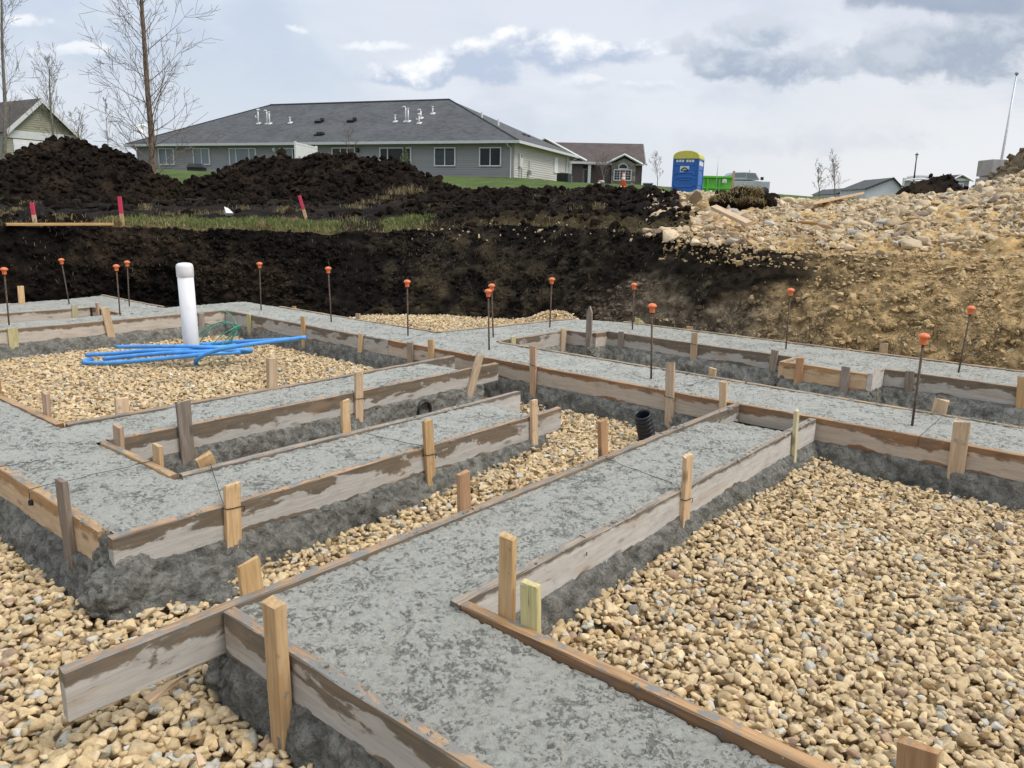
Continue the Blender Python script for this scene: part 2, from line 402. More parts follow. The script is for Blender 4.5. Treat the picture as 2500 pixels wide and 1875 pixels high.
M['concrete_side'] = pbr('wet_slumped_concrete', conc_side)

def stone_mat(name, objcol):
    def fn(t, b):
        if objcol: base = t.node('ShaderNodeObjectInfo').outputs['Color']
        else: base = t.attr('col')
        P = t.pos(); n = t.noise(P, 55, 6, 0.68); n2 = t.noise(P, 240, 4, 0.65); n3 = t.noise(P, 16, 3)
        c = t.mix(t.ss(n, 0.3, 0.72), t.mix(1.0, base, (0.80, 0.77, 0.72), 'MULTIPLY'), t.mix(1.0, base, (1.12, 1.12, 1.12), 'MULTIPLY'))
        c = t.mix(t.math('MULTIPLY', t.ss(n2, 0.6, 0.74), 0.35), c, t.mix(1.0, base, (0.55, 0.5, 0.42), 'MULTIPLY'))
        c = t.mix(t.math('MULTIPLY', t.ss(n3, 0.52, 0.74), 0.3), c, t.mix(1.0, base, (1.15, 0.98, 0.72), 'MULTIPLY'))
        t.put(b.inputs['Base Color'], c); b.inputs['Roughness'].default_value = 0.85
        bump(t, b, t.math('ADD', n, t.math('MULTIPLY', n2, 0.35)), 0.55, 0.008)
    return pbr(name, fn)
M['stone_obj'] = stone_mat('single_stone', True)
M['stone_att'] = stone_mat('gravel_stone', False)

def soil(t, b):
    base = t.attr('col'); cr_ = t.node('ShaderNodeAttribute', attribute_name='crack').outputs['Fac']
    P = t.pos(); d = t.node('ShaderNodeCameraData')
    n = t.noise(P, 9, 7, 0.68, 0.3); n2 = t.noise(P, 42, 6, 0.7)
    wp = t.math('ADD', 0.0, 0.0)
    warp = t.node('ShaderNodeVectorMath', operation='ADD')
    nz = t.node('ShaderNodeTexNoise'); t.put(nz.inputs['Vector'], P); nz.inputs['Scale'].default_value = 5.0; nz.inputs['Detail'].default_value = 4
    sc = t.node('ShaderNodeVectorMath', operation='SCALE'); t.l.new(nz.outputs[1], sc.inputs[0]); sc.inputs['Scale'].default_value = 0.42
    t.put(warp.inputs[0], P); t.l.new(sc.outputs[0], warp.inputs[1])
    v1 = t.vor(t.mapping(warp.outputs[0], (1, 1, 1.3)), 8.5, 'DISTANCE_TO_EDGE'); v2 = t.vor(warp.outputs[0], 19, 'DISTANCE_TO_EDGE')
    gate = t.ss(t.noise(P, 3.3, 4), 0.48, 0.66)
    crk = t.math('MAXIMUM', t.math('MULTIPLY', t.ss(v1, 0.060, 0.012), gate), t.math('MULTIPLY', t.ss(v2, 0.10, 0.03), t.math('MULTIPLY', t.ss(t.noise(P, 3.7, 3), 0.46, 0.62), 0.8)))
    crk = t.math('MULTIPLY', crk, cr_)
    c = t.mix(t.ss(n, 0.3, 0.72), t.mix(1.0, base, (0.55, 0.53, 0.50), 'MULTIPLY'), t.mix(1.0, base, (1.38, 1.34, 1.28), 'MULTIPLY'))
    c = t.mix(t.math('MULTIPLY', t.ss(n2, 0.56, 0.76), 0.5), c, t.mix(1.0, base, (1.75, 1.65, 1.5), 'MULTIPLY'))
    c = t.mix(t.math('MULTIPLY', crk, 0.55), c, (0.05, 0.04, 0.03))  # shade inside the cracks is painted into the soil colour
    t.put(b.inputs['Base Color'], c); b.inputs['Roughness'].default_value = 0.9; b.inputs['Specular IOR Level'].default_value = 0.12
    ns = t.noise(t.mapping(P, (1, 1, 0.22)), 13, 4, 0.6)
    h = t.math('ADD', t.math('ADD', n, t.math('MULTIPLY', ns, 0.7)), t.math('MULTIPLY', n2, 0.5)); h = t.math('SUBTRACT', h, t.math('MULTIPLY', crk, 1.6))
    bump(t, b, h, 0.9, 0.045)
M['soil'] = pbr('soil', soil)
def clod(t, b):
    P = t.pos(); n = t.noise(P, 7, 6, 0.65); n2 = t.noise(P, 38, 5, 0.7)
    c = t.mix(t.ss(n, 0.35, 0.7), (0.008, 0.006, 0.005), (0.028, 0.0195, 0.014))
    c = t.mix(t.math('MULTIPLY', t.ss(n2, 0.55, 0.78), 0.5), c, (0.05, 0.036, 0.026))
    c = t.mix(t.math('MULTIPLY', t.ss(t.noise(P, 1.1, 4), 0.5, 0.68), 0.55), c, (0.052, 0.036, 0.023))
    t.put(b.inputs['Base Color'], c); b.inputs['Roughness'].default_value = 0.95; b.inputs['Specular IOR Level'].default_value = 0.08
    bump(t, b, t.math('ADD', n2, n), 0.9, 0.03)
M['clod'] = pbr('black_soil', clod)
def lump_mat(t, b):
    c = t.attr('col'); n = t.noise(t.pos(), 45, 5, 0.7); t.put(b.inputs['Base Color'], t.mix(t.ss(n, 0.35, 0.7), t.mix(1.0, c, (0.7, 0.7, 0.7), 'MULTIPLY'), t.mix(1.0, c, (1.35, 1.32, 1.28), 'MULTIPLY')))
    b.inputs['Roughness'].default_value = 0.92; b.inputs['Specular IOR Level'].default_value = 0.1; bump(t, b, n, 0.8, 0.02)
M['lump'] = pbr('soil_lump', lump_mat)
def attr_mat(name, rough=0.7):
    def fn(t, b):
        t.put(b.inputs['Base Color'], t.attr('col')); b.inputs['Roughness'].default_value = rough
        b.inputs['Specular IOR Level'].default_value = 0.25
    return pbr(name, fn)
M['grass'] = attr_mat('grass_blades')
def cap_mat(t, b):
    n = t.noise(t.coord('Object'), 30, 4); r = t.node('ShaderNodeObjectInfo').outputs['Random']
    t.put(b.inputs['Base Color'], t.mix(t.ss(n, 0.35, 0.7), (0.74, 0.17, 0.055), (0.85, 0.25, 0.10)))
    b.inputs['Roughness'].default_value = 0.5
M['cap'] = pbr('orange_plastic', cap_mat)
def rebar_mat(t, b):
    n = t.noise(t.pos(), 60, 5); t.put(b.inputs['Base Color'], t.mix(t.ss(n, 0.35, 0.7), (0.055, 0.042, 0.035), (0.16, 0.095, 0.06)))
    b.inputs['Roughness'].default_value = 0.7; b.inputs['Metallic'].default_value = 0.3
M['rebar'] = pbr('rusty_steel', rebar_mat)
def pvc_mat(t, b):
    P = t.coord('Object'); n = t.noise(t.mapping(P, (6, 6, 2)), 3, 5, 0.65); x, y, z = t.sep(P)
    d = t.math('MULTIPLY', t.ss(t.math('ADD', z, t.math('MULTIPLY', n, 0.3)), 0.42, 0.12), 0.45)
    c = t.mix(t.ss(n, 0.5, 0.75), (0.80, 0.81, 0.83), (0.72, 0.73, 0.74)); c = t.mix(d, c, (0.62, 0.58, 0.50))
    t.put(b.inputs['Base Color'], c); b.inputs['Roughness'].default_value = 0.35
M['pvc'] = pbr('white_pvc', pvc_mat)
M['blue'] = plain('blue_tubing', (0.08, 0.34, 0.80), 0.38, 0, 0.16, 14)
M['blackpipe'] = plain('black_corrugated_plastic', (0.012, 0.014, 0.02), 0.38, 0, 0.3, 20)
M['wire'] = plain('dark_tie_wire', (0.03, 0.027, 0.025), 0.55, 0.6, 0.3, 30)
M['green_wire'] = plain('green_insulation', (0.05, 0.36, 0.22), 0.4, 0, 0.3, 20)
M['brass'] = plain('tarnished_fitting', (0.30, 0.28, 0.25), 0.5, 0.4, 0.4, 40)
M['pink'] = plain('pink_paint', (0.62, 0.045, 0.10), 0.6)
M['white'] = plain('white_vinyl', (0.74, 0.74, 0.73), 0.5, 0, 0.05, 3)
M['trim'] = plain('pale_trim', (0.60, 0.61, 0.60), 0.5, 0, 0.06, 3)
def siding(name, c):
    def fn(t, b):
        P = t.pos(); n = t.noise(t.mapping(P, (0.4, 0.4, 3.0)), 1.5, 4)
        t.put(b.inputs['Base Color'], t.mix(n, tuple(x * 0.88 for x in c), tuple(x * 1.1 for x in c))); b.inputs['Roughness'].default_value = 0.6
    return pbr(name, fn)
M['side_grey'] = siding('grey_lap_siding', (0.305, 0.298, 0.298))
M['side_cream'] = siding('cream_lap_siding', (0.55, 0.54, 0.49))
M['side_sage'] = siding('sage_siding', (0.29, 0.285, 0.20))
M['side_brown'] = siding('brown_siding', (0.115, 0.09, 0.085))
M['side_white'] = siding('white_siding', (0.62, 0.64, 0.68))
def shingle(name, c0, c1):
    def fn(t, b):
        P = t.coord('Object')
        br = t.node('ShaderNodeTexBrick'); 
        g = t.coord('UV'); t.put(br.inputs['Vector'], g)
        br.inputs['Scale'].default_value = 1.0; br.inputs['Brick Width'].default_value = 0.33; br.inputs['Row Height'].default_value = 0.15
        br.inputs['Mortar Size'].default_value = 0.012; br.inputs['Mortar Smooth'].default_value = 0.3
        t.put(br.inputs['Color1'], c0); t.put(br.inputs['Color2'], c1); t.put(br.inputs['Mortar'], tuple(x * 0.45 for x in c0))
        n = t.noise(g, 0.6, 5, 0.6); n2 = t.noise(g, 14, 3, 0.6)
        c = t.mix(t.math('MULTIPLY', t.ss(n, 0.4, 0.68), 0.4), br.outputs[0], tuple(x * 1.25 for x in c1))
        c = t.mix(t.math('MULTIPLY', t.ss(n2, 0.5, 0.75), 0.35), c, tuple(x * 0.6 for x in c0))
        t.put(b.inputs['Base Color'], c); b.inputs['Roughness'].default_value = 0.85
        bump(t, b, br.outputs['Fac'], -0.5, 0.02)
    return pbr(name, fn)
M['roof_grey'] = shingle('grey_shingles', (0.060, 0.063, 0.068), (0.105, 0.108, 0.115))
M['roof_brown'] = shingle('brown_shingles', (0.075, 0.058, 0.054), (0.12, 0.094, 0.085))
M['roof_taupe'] = shingle('taupe_shingles', (0.065, 0.055, 0.047), (0.10, 0.085, 0.072))
def glass(name, c, sp=0.5):
    def fn(t, b):
        n = t.noise(t.pos(), 0.8, 3); t.put(b.inputs['Base Color'], t.mix(n, tuple(x * 0.7 for x in c), tuple(x * 1.3 for x in c)))
        b.inputs['Roughness'].default_value = 0.08; b.inputs['Specular IOR Level'].default_value = sp
    return pbr(name, fn)
M['glass_dark'] = glass('dark_window_glass', (0.016, 0.02, 0.024), 0.28)
M['glass_pale'] = glass('curtained_window_glass', (0.16, 0.19, 0.21))
M['blind'] = plain('window_blind', (0.10, 0.115, 0.12), 0.5)
def bark(name, c0, c1):
    def fn(t, b):
        P = t.pos(); n = t.noise(t.mapping(P, (9, 9, 3)), 2, 6, 0.65); n2 = t.noise(P, 2.2, 4)
        c = t.mix(t.ss(n, 0.35, 0.7), c0, c1); t.put(b.inputs['Base Color'], c); b.inputs['Roughness'].default_value = 0.9
        bump(t, b, n, 0.7, 0.02)
    return pbr(name, fn)
M['bark'] = bark('grey_brown_bark', (0.09, 0.058, 0.038), (0.27, 0.20, 0.145))
M['bark_pale'] = bark('pale_twig_bark', (0.15, 0.125, 0.10), (0.30, 0.27, 0.23))
M['bark_twig'] = bark('brown_twig_bark', (0.12, 0.09, 0.072), (0.25, 0.20, 0.16))
M['potty_blue'] = plain('blue_plastic', (0.018, 0.13, 0.46), 0.42, 0, 0.12, 2)
M['potty_yellow'] = plain('yellow_plastic', (0.62, 0.56, 0.10), 0.45, 0, 0.08, 2)
M['lime'] = plain('lime_green_paint', (0.10, 0.46, 0.035), 0.4, 0, 0.12, 2)
M['cone'] = plain('orange_cone_plastic', (0.78, 0.13, 0.025), 0.5)
M['dkgreen'] = plain('dark_green_paint', (0.022, 0.06, 0.05), 0.5)
M['grey_metal'] = plain('grey_metal', (0.36, 0.37, 0.37), 0.45, 0.3)
M['pale_metal'] = plain('pale_metal', (0.55, 0.57, 0.58), 0.4, 0.3)
M['black'] = plain('black_paint', (0.014, 0.015, 0.016), 0.5)
M['sticker'] = plain('white_decal', (0.72, 0.74, 0.76), 0.5)
M['silver'] = plain('silver_car_paint', (0.42, 0.46, 0.48), 0.3, 0.5)
M['block'] = plain('concrete_block', (0.33, 0.335, 0.33), 0.85, 0, 0.15, 6)
M['lamp_glass'] = plain('frosted_lamp_glass', (0.70, 0.66, 0.52), 0.3)

# ------------------------------------------------------------------ terrain
S = 1.15
GZ = -0.262                                     # gravel level in the pit
COLS_PX = [-600, 0, 400, 750, 1000, 1250, 1500, 1700, 2000, 2250, 2500, 3100]
COLS_A = np.array([(p - 1250) / FOC for p in COLS_PX])
ROWS_R = np.array([3, 7, 9, 11, 13, 16, 20, 26, 36, 52, 70, 105, 160, 900.])
TAB = np.array([
    [.8, .8, .8, .8, .8, .84, .95, 1.1, 1.4, 1.9, 2.4, 2.6, 2.8, 3],
    [.8, .78, .78, .78, .82, .90, 1.05, 1.3, 1.9, 2.6, 2.9, 3.2, 3.5, 3.5],
    [.8, .76, .76, .78, .82, .92, 1.08, 1.4, 2.1, 3.15, 3.4, 3.8, 4, 4],
    [.8, .74, .74, .76, .86, .98, 1.15, 1.5, 2.2, 3.25, 3.6, 4.2, 4.5, 4.5],
    [.8, .70, .72, .78, .92, 1.18, 1.32, 1.55, 2.3, 3.3, 3.8, 4.6, 4.8, 4.8],
    [.8, .65, .70, .88, 1.16, 1.44, 1.48, 1.62, 2.30, 3.32, 3.9, 5.0, 5, 5],
    [.8, .68, .74, 1.00, 1.28, 1.52, 1.56, 1.66, 2.10, 2.8, 3.7, 5.0, 5, 5],
    [.8, .70, .76, 1.08, 1.38, 1.54, 1.54, 1.62, 1.95, 2.5, 3.3, 4.6, 4.6, 4.6],
    [.8, .70, .78, 1.16, 1.38, 1.40, 1.38, 1.40, 1.6, 2.1, 2.8, 3.8, 4.2, 4.2],
    [.8, .68, .80, 1.28, 1.49, 1.50, 1.46, 1.45, 1.6, 2.1, 2.8, 3.8, 4.2, 4.2],
    [.8, .68, .86, 1.48, 1.84, 1.88, 1.80, 1.7, 1.8, 2.1, 2.8, 3.8, 4.2, 4.2],
    [.8, .70, .95, 1.60, 2.0, 2.05, 2.0, 1.9, 1.9, 2.1, 2.8, 3.8, 4.2, 4.2]])
def ground_z(X, Y):
    X = np.asarray(X, float); Y = np.asarray(Y, float)
    r = np.hypot(X, Y); a = np.where(Y > 0.3 * np.abs(X), X / np.maximum(Y, 1e-3), np.sign(X) * 3)
    a = np.clip(a, COLS_A[0], COLS_A[-1]); rr = np.clip(r, 3, 899)
    i = np.clip(np.searchsorted(COLS_A, a) - 1, 0, len(COLS_A) - 2); fa = (a - COLS_A[i]) / (COLS_A[i + 1] - COLS_A[i]); fa = fa * fa * (3 - 2 * fa)
    j = np.clip(np.searchsorted(ROWS_R, rr) - 1, 0, len(ROWS_R) - 2); fr = (rr - ROWS_R[j]) / (ROWS_R[j + 1] - ROWS_R[j])
    return (TAB[i, j] * (1 - fa) + TAB[i + 1, j] * fa) * (1 - fr) + (TAB[i, j + 1] * (1 - fa) + TAB[i + 1, j + 1] * fa) * fr
def gz1(x, y): return float(ground_z(np.array([x]), np.array([y]))[0])

# outline of the foot of the cut, in site axes, clockwise seen from above starting on the right
BASE = np.array([(7.35, 5.5), (7.55, 2.5), (7.62, -0.5), (7.78, -3.5), (7.95, -5.5), (7.6, -6.9), (6.8, -8.0), (6.2, -9.2), (5.4, -11.0), (3.6, -11.6), (0, -11.9), (-8, -12.1), (-11, -10), (-11, 6.5), (6.6, 7.2)]) 
def chaikin(P, it=3):
    for _ in range(it):
        Q = np.roll(P, -1, 0); P = np.stack([P * .75 + Q * .25, P * .25 + Q * .75], 1).reshape(-1, 2)
    return P
def build_terrain():
    P = chaikin(BASE)
    seg = np.linalg.norm(np.roll(P, -1, 0) - P, axis=1); cum = np.concatenate([[0], np.cumsum(seg)])
    Pc = np.vstack([P, P[:1]])
    s = [0.0]
    while s[-1] < cum[-1]:
        u = np.interp(s[-1], cum, Pc[:, 0]); v = np.interp(s[-1], cum, Pc[:, 1]); x, y = uvxy(u, v)
        vis = y > 2.5 and abs(x) < 0.80 * y + 0.6
        s.append(s[-1] + (0.024 if vis else 0.25))
    s = np.array(s[:-1]); U = np.interp(s, cum, Pc[:, 0]); V = np.interp(s, cum, Pc[:, 1])
    sm = np.linspace(0, cum[-1], 400, endpoint=False)
    um, vm = np.interp(sm, cum, Pc[:, 0]), np.interp(sm, cum, Pc[:, 1])
    tx, ty = np.gradient(um), np.gradient(vm)
    k = np.hanning(31); k /= k.sum()
    cv = lambda a: np.convolve(np.concatenate([a[-15:], a, a[:15]]), k, 'valid')
    tx, ty = cv(tx), cv(ty); ln = np.hypot(tx, ty); nx, ny = ty / ln, -tx / ln
    if ((um - um.mean()) * nx + (vm - vm.mean()) * ny).mean() < 0: nx, ny = -nx, -ny
    NU, NV = np.interp(s, sm, nx, period=cum[-1]), np.interp(s, sm, ny, period=cum[-1])
    # how far the face leans back
    so_ = np.interp(V, [-12, -11.3, -9.6, -8.0, -6.5, -5.2, -3.5, -1.5, 1, 4], [.22, .25, .55, 1.25, 1.35, .8, .75, 1.05, 1.3, 1.5])
    so_ = np.where(U < 4.6, .22 + .03 * np.sin(U * 2.1), so_)
    taus = np.linspace(0, 1, 50)
    d_out = [0.03]
    while d_out[-1] < 820: d_out.append(d_out[-1] + max(0.03, d_out[-1] * 0.052))
    d_out = np.array(d_out); nw = len(taus); nr = nw + len(d_out); nc = len(s)
    off = np.zeros((nr, nc)); kr = sstep(V, -5.0, -2.5)[None] * (U > 6)[None]; off[:nw] = (taus[:, None] ** 1.15 * (1 - .45 * kr) + .45 * kr * taus[:, None] ** 4) * so_[None]; off[nw:] = so_[None] + d_out[:, None]
    uu = U[None] + NU[None] * off; vv = V[None] + NV[None] * off
    X, Y = uvxy(uu, vv); G_ = ground_z(X, Y)
    lip = G_[nw]; zf = GZ - 0.10
    Z = G_.copy(); tt = np.broadcast_to(taus[:, None], (nw, nc))
    Z[:nw] = zf + (lip - zf)[None] * tt
    flat = np.stack([X, Y, Z], -1).reshape(-1, 3)
    r = np.hypot(X, Y); az = X / np.maximum(Y, .1) * FOC + 1250; az = np.where(Y > 0.3, az, np.where(X > 0, 6000, -6000))
    tau_full = np.vstack([tt, np.full((len(d_out), nc), 2.0)]); dist = np.vstack([np.full((nw, nc), -1.0), np.broadcast_to(d_out[:, None], (len(d_out), nc))])
    # noise fields
    n1 = fbm(flat, 1.1, 5, .55).reshape(nr, nc); n2 = fbm(flat + 31, 4.5, 4, .55).reshape(nr, nc)
    n3 = fbm(flat + 7, 0.45, 4).reshape(nr, nc); nr_ = fbm(flat * np.array([1, 1, 2.2]), 2.6, 4, .5, True).reshape(nr, nc)
    wall = tau_full <= 1
    leftish = sstep(-vv, 6.0, 8.5) * (uu < 9)                     # the black cut
    # masks
    black_right = sstep(-vv, 1.9, 3.6)                            # along the right-hand wall: 1 = dark end
    berm = (~wall) & (r < 24)
    rocky = sstep(az + 60 * n3 + (r - 9) * 10, 1630, 1760)
    lawn = (~wall) * sstep(r + 2 * n3, 22, 25) * sstep(az, -400, -200) * (1 - sstep(az, 1640, 1720) * (1 - sstep(r, 45, 60)))
    # displacement
    amp = np.where(wall, np.where(uu < 7.0, .085, .08), np.where(r < 26, .075, .02))
    amp = np.where(lawn > .5, .012, amp)
    dz = np.zeros_like(Z); 
    blk = np.where(wall, np.where(uu < 6.5, 1.0, np.maximum(leftish, black_right * .8)), 1 - rocky)
    n4 = fbm(flat + 13, 11.0, 3, .6).reshape(nr, nc)
    dn = (n1 * .9 + n2 * .75 + n4 * .35 + (nr_ - .2) * .35 * blk) * amp
    endfade = np.where(wall, sstep(tau_full, -.02, .10), 1.0)
    hz = np.where(wall, 1.0, sstep(dist, 0.0, .25) * -1 + 1)         # horizontal push on the face, vertical on the ground
    push = dn * np.where(wall, 1.5, 0) * endfade
    # undercut turf on the left lip, bulging foot
    push = push + np.where(wall & (uu < 6.5), .05 * np.sin(np.clip(tau_full, 0, 1) * 3.1) , 0)
    uu2 = uu - NU[None] * push; vv2 = vv - NV[None] * push; X, Y = uvxy(uu2, vv2)
    ragged = fbm(np.stack([X, Y, 0 * X], -1).reshape(-1, 3) + 3, 1.6, 4).reshape(nr, nc)
    lipdrop = np.exp(-np.maximum(dist, 0) / .22) * np.where(wall, np.clip(tau_full, 0, 1) ** 4, 1)
    Z = Z + np.where(wall, dn * .5 * endfade * np.clip(1 - tau_full + .3, 0, 1), dn * sstep(dist, 0, .3) * 1.5) + ragged * .09 * lipdrop * np.where(r < 25, 1, 0)
    # wheel ruts of the track behind the left lip, parallel to the cut
    trk = np.where((~wall) & (az < 1000), 1, 0) * sstep(dist, 2.0, 3.0) * (1 - sstep(dist, 6.5, 8))
    Z = Z + trk * (.05 * np.sin(vv * 5.2 + n3 * 2) + .07 * n1)
    Z = Z + (rocky * .06 * n2 + berm * (1 - rocky) * sstep(az, 850, 1050) * (nr_ * .10)) * np.where(wall, 0, 1) * sstep(dist, .1, .5)
    # ---- colours of the soils themselves
    blackc = np.array([.0085, .0066, .0055]); brownc = np.array([.027, .019, .0135]); tan = np.array([.56, .395, .195]); grey = np.array([.31, .25, .172])
    straw = np.array([.20, .155, .075]); green = np.array([.085, .128, .036]); track = np.array([.026, .020, .016])
    f3 = lambda m: m[..., None]
    C = blackc + (brownc - blackc) * f3(sstep(n1 + .5 * n2, .05, .6))
    # left cut: a brown layer here and there
    C = np.where(f3(wall & (uu < 6.4)), C + f3(sstep(n3 + .6 * n1 + .4 * n2, .0, .5)) * .6 * (np.array([.058, .042, .028]) - C), C)
    # slumped corner with roots: dull brown
    slump = wall * sstep(-vv, 5.0, 6.2) * (1 - sstep(-vv, 8.2, 9.4)) * (uu > 5.6)
    C = C + f3(slump * sstep(n1 + n2, -.2, .5)) * .55 * (np.array([.085, .068, .043]) - C)
    # right-hand face: dark topsoil above, grey-brown and tan below and towards the right
    wr = wall & (uu > 6.3)
    topdark = sstep(tau_full + .55 * n1 + .35 * n2 + .10 * np.clip(-vv - 3.4, -2, 2), .50, .84) * sstep(-vv + 1.0 * n3 + .9 * n1 + .5 * n2, 1.5, 3.0)
    low = grey * (0.80 + .4 * f3(sstep(n2, -.4, .5)))
    low = low + f3(sstep(-vv + .9 * n1 + 1.3 * tau_full * 0, 2.2, 5.2)) * (np.array([.135, .110, .082]) - low) * .82
    low = low + f3(sstep(vv + .9 * n1 + 1.6 * np.clip(tau_full, 0, 1) + .6 * n3, -3.3, -1.5)) * (tan * .92 - low) * .85
    cr = low + f3(topdark) * (blackc * 1.3 - low) * .95
    deep = sstep(-vv, 4.8, 6.2)
    cr = cr + f3(deep) * (C - cr)
    C = np.where(f3(wr & (vv > -7)), cr, C)
    # right slope above the face: tan sand, then darker streaks
    rs = (~wall) * rocky
    tanv = tan * (0.82 + .36 * f3(sstep(n1, -.5, .6)))
    tanv = tanv + f3(sstep(n3 * 1.2 + n2 * .6 + (dist - 1.5) * .05, .28, .62)) * (np.array([.06, .05, .042]) - tanv) * .75
    C = C + f3(rs) * (tanv - C)
    dg = (~wall) * (1 - rocky) * (1 - sstep(dist + .5 * n1, .35, .9)) * sstep(az, 1040, 1250)
    C = C + f3(dg) * .4 * (straw * .7 - C)
    # grass strip on the left lip
    gs = (~wall) * sstep(az + 30 * n1, 230, 330) * (1 - sstep(az + 40 * n1, 960, 1080)) * (1 - sstep(dist + 1.2 * n3 + .5 * n1, 1.9, 2.5))
    gs = gs * (1 - sstep(np.abs(az - 880 + 20 * n1), 70, 40) * .9)
    C = C + f3(gs) * (np.where(f3(n2 > .1), green * .8, straw * .8) - C) * .9
    tk = trk * sstep(n1 + n3, -.1, .4); C = C + f3(tk) * .55 * (track - C)
    C = C + f3(lawn) * (green * (0.8 + .5 * f3(sstep(n1, -.4, .5))) - C)
    far = (~wall) * sstep(r, 60, 110); C = C + f3(far) * (np.array([.11, .12, .05]) - C) * .6
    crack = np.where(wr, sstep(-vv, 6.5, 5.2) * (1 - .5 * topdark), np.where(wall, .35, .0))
    me = npmesh('ground', np.stack([X, Y, Z], -1).reshape(-1, 3), gridfaces(nr, nc, True)[:, ::-1], True, C.reshape(-1, 3))
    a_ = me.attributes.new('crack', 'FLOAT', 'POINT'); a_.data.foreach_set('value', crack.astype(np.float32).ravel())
    if me.polygons[nc * (nw + 5)].normal.z < 0: me.flip_normals()
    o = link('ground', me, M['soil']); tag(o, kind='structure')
    return X, Y, Z, dist, az, r, nw, C
TX, TY, TZ, TD, TAZ, TR, TNW, TC = build_terrain()

from mathutils.bvhtree import BVHTree
def _bvh():
    st = 2; A_ = np.stack([TX, TY, TZ], -1)[TNW - 2:TNW + 70]; nr, nc = A_.shape[:2]
    return BVHTree.FromPolygons([tuple(p) for p in A_.reshape(-1, 3).tolist()], gridfaces(nr, nc, True).tolist())
GBVH = _bvh()
def build_pit_floor():
    us = np.arange(-11.5, 9.6, .12); vs = np.arange(-12.8, 7.6, .12)
    uu, vv = np.meshgrid(us, vs, indexing='ij'); X, Y = uvxy(uu, vv); P = np.stack([X, Y, 0 * X], -1).reshape(-1, 3)
    n = fbm(P, 1.3, 4).reshape(uu.shape)
    Z = GZ - .050 + .02 * n
    # soil dragged up to the level of the far footing along the right-hand cut, sloping into the cut
    Z = Z + .20 * sstep(uu, 7.2, 7.7) * sstep(vv, -5.2, -4.4)
    Z = Z + .10 * sstep(-vv, 10.4, 11.4)
    C = np.array([.36, .255, .135]) * (0.7 + .6 * sstep(n, -.5, .6))[..., None]
    dk = np.maximum(sstep(-vv, 8.9, 9.4), sstep(uu, 5.6, 6.2) * sstep(-vv, 5.0, 5.6))[..., None]; C = C + dk * (np.array([.02, .016, .013]) - C)
    tn = (sstep(uu, 6.9, 7.3) * sstep(vv, -4.6, -3.8))[..., None]; C = C + tn * (np.array([.27, .185, .10]) - C)
    me = npmesh('pit_floor', np.stack([X, Y, Z], -1).reshape(-1, 3), gridfaces(*uu.shape)[:, ::-1], True, C.reshape(-1, 3))
    if me.polygons[0].normal.z < 0: me.flip_normals()
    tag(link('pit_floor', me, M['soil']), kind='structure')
build_pit_floor()

# ------------------------------------------------------------------ heaps of black soil
def rock_shapes(n, npts, bev, seed, flat=0.62):
    """convex crushed-stone shapes as (verts, tris) with unit mean radius"""
    rg = np.random.default_rng(seed); out = []
    for _ in range(n):
        P = rg.normal(size=(npts, 3)); P /= np.linalg.norm(P, axis=1)[:, None]; P *= rg.uniform(.72, 1.0, (npts, 1))
        P *= np.array([1.0, rg.uniform(.62, .95), rg.uniform(flat - .14, flat + .16)])
        bm = bmesh.new()
        for p in P: bm.verts.new(p)
        r = bmesh.ops.convex_hull(bm, input=bm.verts)
        dead = [v for v in bm.verts if not v.link_faces]
        bmesh.ops.delete(bm, geom=dead, context='VERTS')
        bmesh.ops.dissolve_limit(bm, angle_limit=0.22, verts=bm.verts, edges=bm.edges)
        if bev > 0: bmesh.ops.bevel(bm, geom=list(bm.edges), offset=bev, segments=1, affect='EDGES', clamp_overlap=True)
        bmesh.ops.triangulate(bm, faces=bm.faces)
        bm.verts.index_update()
        out.append((np.array([v.co for v in bm.verts]), np.array([[v.index for v in f.verts] for f in bm.faces])))
        bm.free()
    return out
def rand_rots(n, rg, tilt=1.0):
    """random rotation matrices; tilt<1 keeps the flat side near horizontal"""
    yaw = rg.uniform(0, 2 * np.pi, n); ax = rg.uniform(0, 2 * np.pi, n); an = rg.normal(0, tilt, n)
    cy, sy = np.cos(yaw), np.sin(yaw); Z = np.zeros(n); O = np.ones(n)
    Rz = np.stack([np.stack([cy, -sy, Z], -1), np.stack([sy, cy, Z], -1), np.stack([Z, Z, O], -1)], 1)
    k = np.stack([np.cos(ax), np.sin(ax), Z], -1); c, s = np.cos(an)[:, None, None], np.sin(an)[:, None, None]
    K = np.zeros((n, 3, 3)); K[:, 0, 2] = k[:, 1]; K[:, 1, 2] = -k[:, 0]; K[:, 2, 0] = -k[:, 1]; K[:, 2, 1] = k[:, 0]
    Rk = np.eye(3)[None] + s * K + (1 - c) * (K @ K)
    return Rk @ Rz
def scatter_mesh(name, shapes, pos, size, rots, cols, smooth):
    Vs, Fs, Cs, base = [], [], [], 0
    which = np.arange(len(pos)) % len(shapes)
    for k, (v, f) in enumerate(shapes):
        I = np.where(which == k)[0]
        if not len(I): continue
        vv = np.einsum('nij,vj->nvi', rots[I], v) * size[I][:, None, None] + pos[I][:, None, :]
        ff = f[None] + (np.arange(len(I)) * len(v))[:, None, None] + base
        Vs.append(vv.reshape(-1, 3)); Fs.append(ff.reshape(-1, 3)); base += len(I) * len(v)
        if cols is not None: Cs.append(np.repeat(cols[I], len(v), 0))
    return npmesh(name, np.vstack(Vs), np.vstack(Fs), smooth, np.vstack(Cs) if cols is not None else None)

CLODS = [(v * (1 + .30 * fbm(v + 9 * k, 1.7, 3)[:, None]), f) for k, (v, f) in enumerate(rock_shapes(14, 20, .0, 41, .68))]

